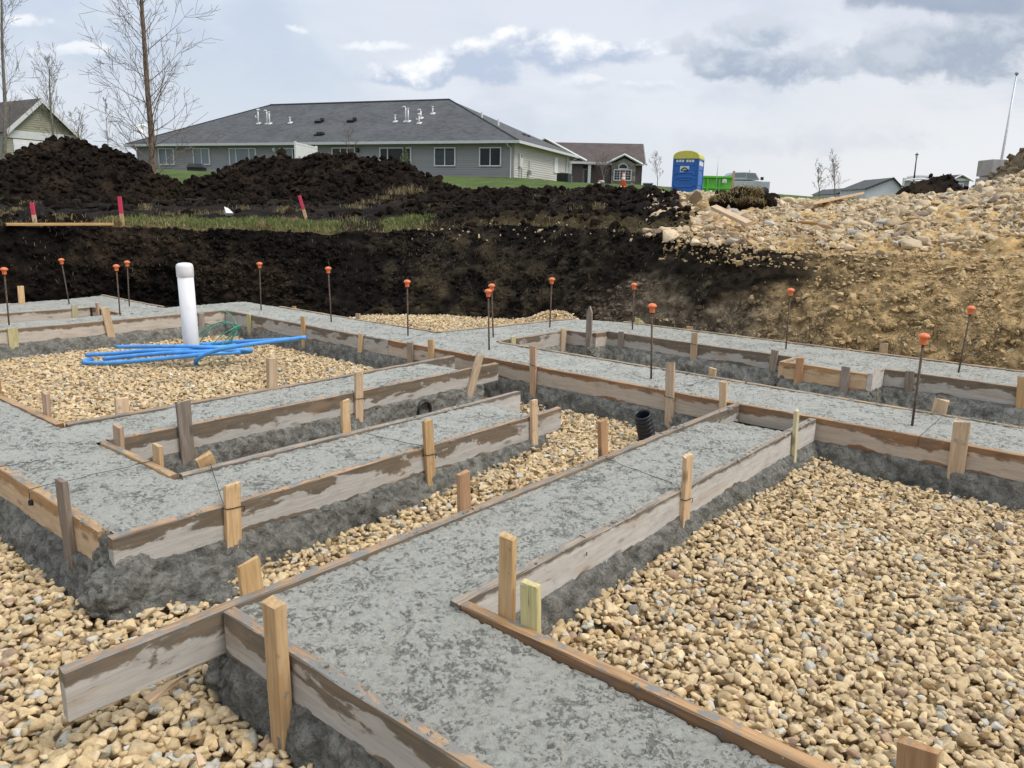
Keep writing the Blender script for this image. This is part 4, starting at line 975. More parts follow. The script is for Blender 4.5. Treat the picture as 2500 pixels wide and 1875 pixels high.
STAKES = [
 (1.516, -2.685, 'A', .085, .03, .066, 'stake', 'pale stake nearest the left end of the middle arm front board', 0),
 (2.581, -2.685, 'A', .144, -.07, .057, 'stake', 'tall knotty stake midway along the middle arm front board', 0),
 (3.416, -2.685, 'A', .102, -.06, .052, 'stake', 'stake at the right end of the middle arm front board', 0),
 (1.179, -2.005, 'A', .097, -.08, .071, 'stake', 'splintered stake behind the nearest footing corner at lower left', .0025),
 (2.121, -2.005, 'A', .150, -.05, .059, 'stake_red', 'reddish-topped stake behind the nearest footing, below the middle arm', 0),
 (3.111, -2.005, 'A', .175, -.12, .060, 'stake_red', 'reddish stake behind the nearest footing, left of the black corrugated pipe', 0),
 (1.593, -1.330, 'B', .245, -.01, .052, 'stake', 'tall tan stake in the corner of the nearest footing, beside a short yellowish one', 0),
 (1.593, -1.240, 'B', .129, -.05, .062, 'stake_green', 'short yellowish stake in the corner of the nearest footing', 0),
 (2.936, -1.460, 'A', .157, -.05, .060, 'stake', 'tan stake with twisted wire midway along the pale right board', 0),
 (4.201, -1.460, 'A', .123, -.12, .036, 'stake_green', 'narrow greenish stake at the right end of the pale board', 0),
 (1.028, -1.640, 'B', .150, -.03, .060, 'stake', 'square splintered stake outside the nearest footing at lower left foreground', .002),
 (1.593, -.236, 'B', .120, -.06, .075, 'stake_red', 'orange-topped stake cut by the bottom edge at lower right', 0),
 (1.040, -3.045, 'B', .133, -.06, .075, 'stake_grey', 'grey weathered stake on the tan board left of the slumped corner', 0),
 (1.547, -4.639, 'B', .120, .06, .066, 'stake_red', 'brown stake at the inner corner of the left gravel patch', 0),
 (1.547, -5.416, 'B', .094, .1, .06, 'stake_red', 'sliver of a stake at the left picture edge above the left strip', 0),
 (1.840, -4.382, 'A', .087, .035, .072, 'stake', 'short stake at the front edge of the blue tubing gravel, left of the weathered one', 0),
 (2.800, -4.382, 'A', .188, .03, .065, 'stake', 'pale square-topped stake in front of the blue tubing on the right', 0),
 (1.565, -3.790, 'B', .098, .05, .075, 'stake_red', 'reddish stake at the back corner of the slot between the arms', 0),
 (1.565, -3.394, 'B', .085, .06, .065, 'stake', 'short stake in the left end of the slot, left of the tilted offcut', 0),
 (1.946, -3.881, 'A', .130, -.02, .074, 'stake_grey', 'dark weathered stake with mushroomed top standing in the slot', .003),
 (1.700, -3.215, 'A', .050, -.35, .078, 'stake', 'tilted sandy offcut leaning beside the dark weathered stake', 0),
 (3.110, -3.881, 'A', .131, .02, .060, 'stake', 'pale stake midway along the front board of the farther arm', 0),
 (2.473, -3.199, 'A', .172, .0, .050, 'stake', 'cream stake behind the middle arm, between two front-board stakes', 0),
 (4.223, -3.881, 'A', .100, .40, .070, 'stake', 'broken stake leaning over at the right end of the farther arm', .004),
 (4.576, -5.665, 'B', .020, .08, .050, 'stake', 'short leaning stake on the cross footing right of the blue tubing', .001),
 (4.576, -4.993, 'B', .018, -.02, .066, 'stake_grey', 'stubby stake on the cross footing behind the end of the farther arm', 0),
 (4.576, -4.733, 'B', .074, -.03, .062, 'stake', 'weathered tan stake just right of the stubby one on the cross footing', 0),
 (4.576, -3.618, 'B', .162, -.04, .056, 'stake_red', 'brown stake with bent nail on the cross footing above the middle arm end', 0),
 (4.576, -2.447, 'B', .198, -.05, .062, 'stake', 'pale tall stake on the cross footing beside the black corrugated pipe', 0),
 (4.576, -2.068, 'B', .127, -.04, .046, 'stake', 'stake on the cross footing at the back corner of the nearest footing', 0),
 (4.576, -.724, 'B', .125, -.02, .079, 'stake', 'wide cracked stake on the cross footing at right above the big gravel patch', 0),
 (4.576, -7.545, 'B', .012, 0, .060, 'stake_green', 'greenish stake on the cross footing right of the white pipe', 0),
 (4.576, -6.561, 'B', .086, 0, .056, 'stake', 'brown stake above the free end of the blue tubing', 0),
 (2.469, -8.038, 'A', .006, .02, .080, 'stake_green', 'stake at far left on the sun-bleached board', 0),
 (3.313, -8.038, 'A', .132, -.13, .074, 'stake', 'tan stake tilted to the left, left of the white pipe', 0),
 (4.300, -8.038, 'A', -.010, .02, .062, 'stake_grey', 'grey stake directly right of the white pipe', 0),
 (5.295, -2.495, 'B', .058, .06, .056, 'stake', 'stub of a stake in the far trench left of the box-out', 0),
 (5.295, -.975, 'B', .084, .10, .080, 'stake', 'tilted stub behind the cross footing, right of the front capped rod', .001),
 (5.467, -4.568, 'A', .028, 0, .060, 'stake_green', 'small stub on the short link footing near the twin capped rods', .001),
 (5.295, -6.592, 'B', .051, -.06, .060, 'stake', 'stub behind the cross footing left of the gravel spill', 0),
 (5.295, -7.758, 'B', .022, 0, .060, 'stake', 'tiny stub behind the cross footing against the black bank', 0),
 (6.352, -5.235, 'A', .030, 0, .080, 'stake', 'stub behind the link footing at the edge of the gravel spill', 0),
 (6.241, -4.565, 'A', .025, 0, .066, 'stake', 'stake on the link footing just left of the pointed stake', 0),
 (6.306, -4.300, 'B', .268, 0, .062, 'stake_grey', 'tall grey stake with a pointed top at the inner corner', 0),
 (6.548, -4.081, 'B', .017, 0, .058, 'stake_grey', 'grey stake on the far footing just right of the pointed stake', 0),
 (6.548, -3.286, 'B', .099, -.03, .060, 'stake', 'pinkish pale stake with wire midway on the far footing', 0),
 (6.548, -2.524, 'B', .041, .05, .062, 'stake_grey', 'grey mud-smeared stake immediately left of the orange box-out', 0),
 (6.236, -2.190, 'B', .054, .01, .062, 'stake_red', 'spotted stake on the left half of the orange box-out', 0),
 (6.236, -1.830, 'B', .032, 0, .064, 'stake_grey', 'brownish stake on the right half of the orange box-out', 0),
 (6.548, -1.444, 'B', .011, -.03, .062, 'stake_grey', 'dark grey stake on the far footing right of the box-out', 0),
 (6.548, -.702, 'B', .081, -.08, .060, 'stake', 'stake cut by the right picture edge on the far footing', 0),
 (7.364, -1.860, 'B', .089, -.03, .064, 'stake', 'stub standing against the tan bank behind the far footing', 0),
 (7.364, -3.761, 'B', .028, 0, .066, 'stake_red', 'small reddish stub behind the far footing against the cracked bank', 0),
 (7.364, -4.390, 'B', .050, -.02, .056, 'stake_green', 'small yellowish stub behind the far footing near the gravel spill', 0),
 (3.229, -10.10, 'A', .188, .03, .064, 'stake', 'tan stake before the black bank at far left', 0),
 (3.457, -9.212, 'A', .030, .03, .060, 'stake_green', 'greenish stub in the slot of the farthest left footing', 0),
 (3.620, -9.014, 'B', .067, .03, .048, 'stake_red', 'small brown stub at the right end of the slot in the farthest left footing', 0)]
for k, (u, v, d, zt, le, w, mt, lb, cr) in enumerate(STAKES):
    stake(u, v, d, zt, le, w, mt, lb, crush=cr, pointed='pointed top' in lb, seed=k, t=.036 if 'square' in lb else .021, lean2=.12 if 'sandy' in lb else 0)

# ------------------------------------------------------------------ capped reinforcing rods
def rod_meshes():
    b = MB(); b.tube([(0, 0, -.12), (0, 0, .2), (0, 0, .985)], .0072, 8); rod = b.mesh('rod', True)
    b = MB(); b.lathe([(.0165, 0), (.0185, .004), (.0205, .034), (.0225, .038), (.031, .040), (.0335, .045), (.032, .052), (.024, .061), (.012, .066), (.002, .0675)], 20); cap_ = b.mesh('cap', True)
    rod.materials.append(M['rebar']); cap_.materials.append(M['cap']); return rod, cap_
ROD, CAP = rod_meshes()
RODS = [(2.554, -8.389, .525, .011, .003, 'leftmost orange-capped rod, near the left picture edge'), (3.601, -9.734, .506, -.034, -.013, 'orange-capped rod leaning left before the black bank, behind the slot'),
 (3.594, -8.402, .515, .003, .001, 'orange-capped rod just left of the white pipe, the lower of two close caps'), (4.011, -9.115, .501, .013, .006, 'orange-capped rod left of the white pipe, the higher of two close caps'),
 (4.945, -7.891, .524, .005, .003, 'orange-capped rod first right of the white pipe'), (4.965, -6.622, .550, -.013, -.010, 'orange-capped rod above the free end of the blue tubing'),
 (4.931, -5.410, .506, -.003, -.003, 'orange-capped rod at the left edge of the gravel spill'), (4.931, -4.386, .502, -.010, -.011, 'front rod of the close pair with orange caps in the middle'),
 (5.466, -4.813, .486, -.015, -.017, 'rear rod of the close pair with orange caps in the middle'), (6.409, -4.863, .495, .004, .005, 'orange-capped rod behind and left of the pointed stake'),
 (6.936, -4.189, .462, -.004, -.006, 'orange-capped rod right of the pointed stake against the cracked bank'), (4.907, -2.783, .528, -.012, -.021, 'orange-capped rod on the cross footing right of the middle arm'),
 (6.969, -2.587, .532, -.002, -.006, 'orange-capped rod on the far footing above the box-out'), (4.873, -1.025, .523, 0, -.002, 'largest orange-capped rod, at right on the cross footing'),
 (6.930, -1.179, .511, .003, .021, 'orange-capped rod leaning right before the tan bank')]
for u, v, zt, du, dv, lb in RODS:
    t_ = thing('rebar_rod', lb, 'rebar', UV(u, v, -.01), 0, 'capped rebar rods standing in the footings')
    d = (UV(du, dv, zt)).normalized(); q = Vector((0, 0, 1)).rotation_difference(d)
    r = link('rod', ROD, None, t_); r.rotation_mode = 'QUATERNION'; r.rotation_quaternion = q; r.scale = (1, 1, (zt - .02))
    c = link('cap', CAP, None, t_); c.rotation_mode = 'QUATERNION'; c.rotation_quaternion = q; c.location = d * (zt - .047)

# ------------------------------------------------------------------ wires
def wire(pts, r=.0022, name='tie_wire', label='', cat='wire', group=None, mat='wire'):
    b = MB(); b.tube(pts, r, 6); o = b.build(name, M[mat], None, True); tag(o, label, cat, group); return o
def top_wire(px0, py0, px1, py1, label, down=0.0):
    a, b = at_z(px0, py0, .003), at_z(px1, py1, .003); pts = [a.lerp(b, k / 8) + Vector((0, 0, .003 * math.sin(k * 1.9))) for k in range(9)]
    if down: pts = [pts[0] + (a - b).normalized() * .012 + Vector((0, 0, -down))] + [pts[0] + (a - b).normalized() * .010] + pts
    wire(pts, .0013, label=label, group='form tie wires laid over the concrete')
q_ = S_ = 834 / 2212
def rp(n, x, y):
    ox, oy = {1: (0, 625), 2: (834, 625), 3: (1666, 625), 4: (0, 1250), 5: (834, 1250), 6: (1666, 1250)}[n]; return ox + x * q_, oy + y * q_
for n, a, b, lb, dn in [(1, (205, 1508), (985, 1328), 'tie wire crossing the left strip above the grey weathered stake', .05), (1, (0, 1364), (262, 1322), 'short tie wire on the left strip at the picture edge', 0),
        (1, (1362, 1345), (1452, 1625), 'tie wire over the middle arm beside its leftmost stake', 0), (2, (1705, 1310), (2140, 1472), 'tie wire crossing the nearest footing toward the pale board', 0),
        (3, (1535, 1170), (1675, 1045), 'tie wire over the cross footing beside the largest capped rod', .05), (3, (5, 848), (175, 798), 'tie wire over the cross footing left of its narrow stake', 0),
        (2, (385, 552), (555, 494), 'tie wire over the cross footing right of the leftmost gravel spill', .04), (2, (150, 1150), (530, 1232), 'tie wire across the middle arm beside the tall knotty stake', 0)]:
    top_wire(*rp(n, *a), *rp(n, *b), lb, dn)
def nail_tie(u, v, d, z, w, label):
    """twisted wire round a stake"""
    ax = UV(1, 0) if d == 'A' else UV(0, 1); nr = UV(0, 1) if d == 'A' else UV(-1, 0)
    if u > 1.58 and u < 1.61: nr = UV(1, 0)
    c = UV(u, v, z) + nr * .0135
    pts = [c - ax * (w / 2 + .004) - nr * .02, c - ax * (w / 2 + .003), c - ax * .01 + Vector((0, 0, -.004)), c + ax * (w / 2 + .002) + Vector((0, 0, -.006)), c + ax * (w / 2 + .012) + Vector((0, 0, -.012)), c + ax * (w / 2 + .004) + Vector((0, 0, -.03))]
    wire(pts, .0017, label=label, group='wires twisted round the stakes')
for args in [(1.516, -2.685, 'A', -.005, .066, 'wire twisted round the leftmost middle arm stake'), (2.581, -2.685, 'A', -.03, .057, 'wire on the tall knotty stake of the middle arm'), (2.936, -1.460, 'A', -.04, .06, 'wire twisted round the stake on the pale right board'),
             (4.576, -3.618, 'B', .02, .056, 'wire on the brown stake above the middle arm end'), (4.576, -2.447, 'B', -.03, .062, 'knotted wire on the pale tall stake beside the black pipe'), (6.548, -3.286, 'B', .0, .06, 'wire on the pinkish stake of the far footing'), (3.110, -3.881, 'A', -.04, .06, 'wire on the middle stake of the farther arm')]:
    nail_tie(*args)
# the wire hooked over the pale board
a = Vector(at_z(*rp(5, 1540, 150), .004)); b = Vector(at_z(*rp(5, 1575, 163), .004)); out_ = UV(0, 1)
wire([a, b, b + out_ * .006 + Vector((0, 0, -.05)), b + out_ * .012 + Vector((0, 0, -.058)), b + out_ * .02 + UV(-.012, 0, -.062)], .0018, label='wire hooked over the top of the pale right board', group='wires twisted round the stakes')
wc = UV(1.046, -3.42, -.055); b = MB(); b.box(wc, (.016, .016, .02)); o = b.build('wire_clip', M['black']); tag(o, 'small dark clip hanging on the tan board at left', 'clip')

# ------------------------------------------------------------------ gravel
def g_level(u, v):
    z = np.full(np.shape(u), GZ)
    z = z + .04 * sstep(u, 5.6, 6.4) * sstep(-v, 5.4, 6.0) * (1 - sstep(-v, 7.2, 8.6))          # spill in the corner of the cut
    z = z + .20 * np.exp(-((u - 7.75) ** 2 / .12 + (v + 5.75) ** 2 / .16)) + .05 * np.exp(-((u - 6.5) ** 2 / .2 + (v + 7.2) ** 2 / .3))
    z = z + .05 * np.exp(-((v + 1.42) / .14) ** 2) * sstep(u, 1.6, 2.2) + .085 * sstep(u, 2.2, 3.4) * sstep(v, -2.9, -2.7) * sstep(-v, 1.9, 2.05) * (1 - sstep(u, 3.55, 4.0))
    z = z + .035 * np.exp(-((u - 3.4) ** 2 + (v + 6.4) ** 2) / .5)
    return z
REG = [ # u0,u1,v0,v1,density /m2, size, colour set
    (1.66, 4.52, -1.44, 3.3, 1060, .0236), (-.9, 1.02, -2.62, 1.4, 900, .0258), (1.02, 4.45, -2.66, -2.06, 900, .0255), (-2.2, .98, -6.5, -2.62, 950, .025),
    (1.60, 4.52, -8.0, -4.44, 780, .0275), (1.9, 4.5, -3.82, -3.26, 330, .0215), (5.36, 7.9, -8.2, -5.42, 800, .028), (3.62, 4.52, -3.3, -2.6, 1060, .0236),
    (5.45, 6.2, -4.4, .8, 45, .024), (5.38, 5.62, -2.9, -1.6, 420, .021), (7.36, 7.62, -4.4, 1.2, 170, .022), (7.05, 7.6, -5.5, -4.7, 500, .026)]
def build_gravel():
    rg = np.random.default_rng(21); U, V, Sz, Lz = [], [], [], []
    for (u0, u1, v0, v1, den, sz) in REG:
        for layer in (0, 1, 2):
            f = den if layer < 2 else den * .45
            st = 1 / math.sqrt(f * .866); nu, nv = int((u1 - u0) / st) + 1, int((v1 - v0) / (st * .866)) + 1
            i, j = np.meshgrid(np.arange(nu), np.arange(nv), indexing='ij'); u = u0 + (i + .5 * (j % 2) + .37 * layer) * st; v = v0 + (j + .31 * layer) * st * .866
            u = (u + rg.normal(0, st * .22, u.shape)).ravel(); v = (v + rg.normal(0, st * .22, v.shape)).ravel(); k = (u > u0) & (u < u1) & (v > v0) & (v < v1)
            u, v = u[k], v[k]; U.append(u); V.append(v); z_ = sz * np.exp(rg.normal(0, .30, len(u))); z_ = np.where(layer == 2, z_ * .62, z_); Sz.append(z_); Lz.append(np.full(len(u), layer))
    U, V, Sz, Lz = map(np.concatenate, (U, V, Sz, Lz)); Sz = np.clip(Sz, .008, .040)
    X, Y = uvxy(U, V)
    # keep what the camera (or one a step aside) can see
    k = (np.abs(X) < .80 * Y + 1.3) & (Y > .55); U, V, Sz, X, Y, Lz = U[k], V[k], Sz[k], X[k], Y[k], Lz[k]
    n = len(U); P0 = np.stack([X, Y, 0 * X], -1)
    rest = g_level(U, V) + .012 * fbm(P0, 3.0, 3) + rg.normal(0, .0055, n) - np.where(Lz == 0, .0, np.where(Lz == 1, .018, -.006)) - .25 * Sz
    pos = np.stack([X, Y, rest], -1)
    q = rg.uniform(size=n); base = np.empty((n, 3)); br = rg.normal(1, .125, n).clip(.65, 1.4)
    tanA, tanB = np.array([.575, .435, .245]), np.array([.66, .53, .34]); mixv = rg.uniform(size=n)[:, None]
    base[:] = (tanA * (1 - mixv) + tanB * mixv)
    g = q > .925; base[g] = np.array([.46, .45, .38]); g = q > .955; base[g] = np.array([.60, .58, .52]); g = q > .988; base[g] = np.array([.24, .23, .21]); g = (q > .80) & (q < .84); base[g] = np.array([.40, .285, .20])
    g = (q > .84) & (q < .86); base[g] = np.array([.30, .19, .085])
    base *= br[:, None]
    op = (np.abs(U - 2.98) < .22) & (np.abs(V + 2.12) < .075) & (rg.uniform(size=n) < .10); base[op] = np.array([.75, .19, .07])
    rots = rand_rots(n, rg, .42); dist = np.linalg.norm(pos - np.array([0, 0, CAMZ]), axis=1)
    bed = thing('gravel_bed', None, None); tag(bed, kind='structure')
    inview = (np.abs(X) < .655 * Y) & (rest > -9)
    vis = np.where(inview, Sz / dist, 0); d_ = pos - np.array([0, 0, CAMZ]); cz = d_ @ RT[2]; cy = (d_ @ RT[1]) / cz * FOC + 937.5; vis = np.where((cy < 1890) & (rest > g_level(U, V) - .02), vis, 0)
    big = np.argsort(-vis)[:300]; mask = np.zeros(n, bool); mask[big] = True
    NEAR = rock_shapes(34, 14, .07, 4, .58); MIDS = rock_shapes(24, 13, .07, 8, .58); FAR = rock_shapes(20, 11, 0, 5, .60)
    meshes = []
    for k, (v, f) in enumerate(NEAR):
        me = npmesh('stone', v, f, True); me.materials.append(M['stone_obj']); meshes.append(me)
    for i in big:
        o = bpy.data.objects.new('stone', meshes[int(i) % len(meshes)]); COL.objects.link(o); o.parent = bed
        m = Matrix(rots[i].tolist()).to_4x4(); m.translation = pos[i]; o.matrix_world = m @ Matrix.Scale(float(Sz[i]), 4); o.color = (*base[i].tolist(), 1)
    for nm, shp, sel, sm in [('gravel', NEAR, (dist < 2.6) & ~mask, True), ('gravel', MIDS, (dist >= 2.6) & (dist < 4.0) & ~mask, True), ('gravel', FAR, (dist >= 4.0) & ~mask, False)]:
        o = link(nm, scatter_mesh(nm, shp, pos[sel], Sz[sel], rots[sel], base[sel], sm), M['stone_att']); tag(o, kind='stuff'); o.parent = bed
    print('gravel stones', n, (dist < 2.6).sum(), (dist < 4).sum())
build_gravel()

def build_rocks():
    """broken limestone on the right-hand slope"""
    rg = np.random.default_rng(33); n = 26000
    a = (rg.uniform(1560, 2900, n) - 1250) / FOC; r = np.sqrt(rg.uniform(7.0 ** 2, 17.5 ** 2, n)); Y = r / np.sqrt(1 + a * a); X = Y * a
    ps = np.stack([X, Y, 0 * X], -1); n3 = fbm(ps, .45, 4); n1 = fbm(ps, 1.1, 4); az = a * FOC + 1250
    u, v = xyuv(X, Y)
    # distance beyond the lip along the right-hand cut
    lipu = 7.55 + np.interp(v, [-6, -5.2, -3.5, -1.5, 1], [1.0, .8, .75, 1.05, 1.3]) + .25; dl = u - lipu
    edge = sstep(az + (r - 9) * 34 + 40 * n1, 1590, 1650)                              # left boundary of the stone field
    dens = edge * sstep(dl + .5 * n1, np.interp(az, [1500, 1750, 1950, 2500], [-.3, -.3, -.1, -.1]), np.interp(az, [1500, 1750, 1950, 2500], [.1, .3, .7, .9]))
    dens = dens * (1 - .55 * sstep(n3 * 1.2 + n1 * .3, .22, .5))
    small = rg.uniform(size=n) < .30 * (dl > -.3) * edge
    k = (dens > rg.uniform(size=n)) | small; k &= (u > lipu - .35) & (Y > 4)
    X, Y, r, az, dl, small, dens = X[k], Y[k], r[k], az[k], dl[k], small[k] & (dens[k] < .5), dens[k]
    m = len(X); sz = .041 * np.exp(rg.normal(0, .46, m)); sz = np.where(small, sz * .38, sz); sz = np.where((az < 1800) & (r < 12.5) & ~small, sz * 1.15, sz); sz = sz.clip(.014, .17)
    Z = ground_z(X, Y) + sz * .18 + .015; pos = np.stack([X, Y, Z], -1)
    q = rg.uniform(size=m); t_ = rg.uniform(size=(m, 1)); base = np.array([.50, .385, .235]) * (1 - t_) + np.array([.60, .50, .355]) * t_
    base[q > .8] = np.array([.50, .37, .20]); base[q > .9] = np.array([.42, .40, .35]); base[q > .97] = np.array([.26, .20, .15]); base *= rg.normal(1, .13, m).clip(.65, 1.35)[:, None]
    pinkish = (az < 1830) & (r < 13); base[pinkish] = base[pinkish] * np.array([1.02, .985, .96])
    rots = rand_rots(m, rg, .5); root = thing('stone_slope', 'field of broken tan limestone on the right bank', 'stones', (6, 10, 1.2))
    vis = np.where((np.abs(X) < .655 * Y), sz / r, 0); big = np.argsort(-vis)[:300]; mask = np.zeros(m, bool); mask[big] = True
    SH = rock_shapes(26, 13, .05, 14, .55); meshes = []
    for v, f in SH:
        me = npmesh('stone', v, f, True); me.materials.append(M['stone_obj']); meshes.append(me)
    inv = root.matrix_world.inverted()
    for i in big:
        o = bpy.data.objects.new('stone', meshes[int(i) % len(meshes)]); COL.objects.link(o); o.parent = root; o.matrix_parent_inverse = Matrix.Translation((-6, -10, -1.2))
        mm = Matrix(rots[i].tolist()).to_4x4() @ Matrix.Scale(float(sz[i]), 4); mm.translation = pos[i]; o.matrix_basis = mm; o.color = (*base[i].tolist(), 1)
    SF = rock_shapes(20, 11, 0, 15, .60)
    o = link('small_stones', scatter_mesh('small_stones', SF, pos[~mask], sz[~mask], rots[~mask], base[~mask], False), M['stone_att']); tag(o, kind='stuff'); o.parent = root; o.matrix_parent_inverse = Matrix.Translation((-6, -10, -1.2))
    # small stones rolled down over the shoulder of the sandy face
    Xw, Yw, Zw, Aw = TX[14:TNW + 6].ravel(), TY[14:TNW + 6].ravel(), TZ[14:TNW + 6].ravel(), TAZ[14:TNW + 6].ravel(); uu, vv = xyuv(Xw, Yw); J = np.where((uu > 7.2) & (vv > -4.8) & (vv < 1.5) & (Aw > 1560) & (Aw < 2900) & (Zw > .05))[0]
    nn = fbm(np.stack([Xw[J], Yw[J], Zw[J]], -1), 1.4, 3); pw = np.clip((Zw[J] - .05 + .45 * nn), .02, 1) ** 1.5 * np.where(vv[J] < -2.9, np.where(Zw[J] > .62, .8, .015), 1.0); I = J[rg.choice(len(J), 1500, p=pw / pw.sum())]; m2 = 1500
    sz2 = .016 * np.exp(np.abs(rg.normal(0, .62, m2))); c2 = (np.array([.50, .37, .20]) * rg.normal(1, .13, (m2, 1)).clip(.6, 1.3))
    o = link('small_stones', scatter_mesh('small_stones', rock_shapes(20, 11, 0, 15, .60), np.stack([Xw[I], Yw[I], Zw[I] + sz2 * .1], -1), sz2.clip(.01, .07), rand_rots(m2, rg, .6), c2, False), M['stone_att']); tag(o, kind='stuff'); o.parent = root; o.matrix_parent_inverse = Matrix.Translation((-6, -10, -1.2))
    # pebbles stuck in the black bank and at the foot of the tan one
    n = 420; a = (rg.uniform(1000, 2500, n) - 1250) / FOC; r = rg.uniform(9.5, 16, n); Y = r / np.sqrt(1 + a * a); X = a * Y; keep = a * FOC + 1250 < 1640 - (r - 9) * 20; X, Y = X[keep], Y[keep]
    p1 = np.stack([X, Y, ground_z(X, Y) + .05], -1)
    Xw, Yw, Zw = TX[3:TNW].ravel(), TY[3:TNW].ravel(), TZ[3:TNW].ravel(); uu, vv = xyuv(Xw, Yw); J = np.where((uu > 7) & (vv > -5.2) & (vv < 1) & (Yw > 2) & (Zw < .0 + .5 * np.clip(vv + 3.2, 0, 1.5)))[0]; I = J[rg.integers(0, len(J), 520)]
    p2 = np.stack([Xw[I], Yw[I], Zw[I]], -1); pp = np.vstack([p1, p2]); m = len(pp); sz = .018 * np.exp(rg.normal(0, .45, m)); c = np.array([.48, .39, .25]) * rg.normal(1, .16, (m, 1)).clip(.6, 1.3)
    tag(link('pebbles', scatter_mesh('pebbles', SF, pp, sz, rand_rots(m, rg, .8), c, False), M['stone_att']), kind='stuff')
    print('rocks', len(az))
build_rocks()

# ------------------------------------------------------------------ pipes and tubing
def white_pipe():
    t_ = thing('standpipe', 'white capped plastic pipe standing in gravel among blue tubing', 'pipe', UV(3.459, -6.668, GZ - .02))
    lean = Matrix.Rotation(math.radians(-1.2), 4, 'Y')
    b = MB(); b.lathe([(.068, -.15), (.068, .3), (.068, .84)], 40); p = b.build('pipe', M['pvc'], t_, True); p.rotation_euler = lean.to_euler()
    b = MB(); b.lathe([(.0695, .805), (.0725, .808), (.0732, .86), (.0732, .890), (.071, .906), (.063, .918), (.048, .926), (.02, .930), (.001, .931)], 40); c = b.build('cap', M['pvc'], t_, True); c.rotation_euler = lean.to_euler()
white_pipe()
def zp(zx, zy): return 150 + zx * 650 / 2212, 600 + zy * 650 / 2212
def smooth_path(P, n=6):
    P = [Vector(p) for p in P]; out = []
    for i in range(len(P) - 1):
        p0, p1, p2, p3 = P[max(i - 1, 0)], P[i], P[i + 1], P[min(i + 2, len(P) - 1)]
        for k in range(n):
            t = k / n; out.append(.5 * ((2 * p1) + (p2 - p0) * t + (2 * p0 - 5 * p1 + 4 * p2 - p3) * t * t + (3 * p1 - p0 - 3 * p2 + p3) * t ** 3))
    out.append(P[-1]); return out
def blue_tubes():
    t_ = thing('water_tubing', 'coil of bright blue tubing lying against the white pipe on gravel', 'tubing', UV(3.4, -6.5, GZ))
    Yp = 6.86
    def path(pts): return smooth_path([at(*zp(x, y), Yp + dy) for x, y, dy in pts], 5)
    r = .0185
    T = [[(455, 840, .18), (700, 838, .10), (1040, 838, -.14), (1250, 845, -.18), (1420, 835, -.05), (1440, 826, .10), (1380, 822, .22), (1150, 823, .24)],
         [(205, 908, .05), (430, 896, .0), (700, 872, -.08), (1000, 868, -.16), (1240, 862, -.14), (1545, 866, .02), (1562, 880, .06), (1450, 888, .0), (1240, 880, -.2)],
         [(350, 940, -.06), (600, 915, -.12), (900, 890, -.20), (1180, 880, -.24), (1380, 868, -.16), (1470, 874, -.02)],
         [(150, 1012, -.02), (235, 998, -.08), (200, 985, -.12), (182, 968, -.10), (215, 950, .02), (262, 945, .04)],
         [(180, 968, -.12), (330, 975, -.18), (600, 960, -.22), (900, 932, -.26), (1150, 905, -.26), (1330, 892, -.2), (1480, 885, -.05)],
         [(1125, 992, -.19), (1118, 955, -.24), (1190, 905, -.30), (1330, 858, -.34), (1480, 832, -.30), (1750, 796, -.2), (2035, 760, -.1)],
         [(1155, 822, .26), (1400, 803, .2), (1700, 788, .05), (1900, 776, -.04)]]
    inv = Matrix.Translation(-t_.location)
    for k, pts in enumerate(T):
        b = MB(); b.tube([inv @ p for p in path(pts)], r, 12); b.build('tube', M['blue'], t_, True)
    a, c = at(*zp(150, 1012), Yp - .03), at(*zp(72, 1078), Yp - .05)
    b = MB(); b.tube([inv @ a.lerp(c, k / 4) for k in range(5)], [.017, .021, .017, .022, .014], 10); b.build('fitting', M['brass'], t_, True)
    e = at(*zp(2035, 760), Yp - .1); b = MB(); dr = (at(*zp(2050, 758), Yp - .095) - e).normalized(); b.tube([inv @ (e), inv @ (e + dr * .004)], .0125, 12); b.build('bore', M['black'], t_, True)
blue_tubes()
def green_wires():
    t_ = thing('green_wires', 'loose spray of thin green wires sticking up beside the white pipe', 'wire', at(*zp(1390, 850), 6.9))
    inv = Matrix.Translation(-t_.location); rg = random.Random(4)
    P = [[(1060, 985), (1080, 820), (1160, 720), (1300, 640), (1400, 640), (1450, 690)], [(1150, 800), (1230, 700), (1340, 645), (1420, 650)], [(1230, 850), (1330, 745), (1440, 680), (1485, 660)], [(1330, 830), (1400, 740), (1485, 662)],
         [(1380, 830), (1430, 740), (1488, 664)], [(1400, 815), (1440, 745), (1487, 660)], [(1395, 830), (1420, 760), (1480, 668)], [(1100, 940), (1210, 880), (1330, 850), (1385, 830)], [(1150, 950), (1300, 960), (1390, 860)], [(1310, 540), (1360, 545), (1430, 600), (1455, 660)]]
    for k, pts in enumerate(P):
        n = len(pts); b = MB(); b.tube([inv @ p for p in smooth_path([at(*zp(*q), 6.95 + .08 * math.sin(k * 2.1 + i)) for i, q in enumerate(pts)], 6)], .0046 if k < 8 else .0034, 6)
        b.build('strand', M['green_wire'], t_, True)
green_wires()
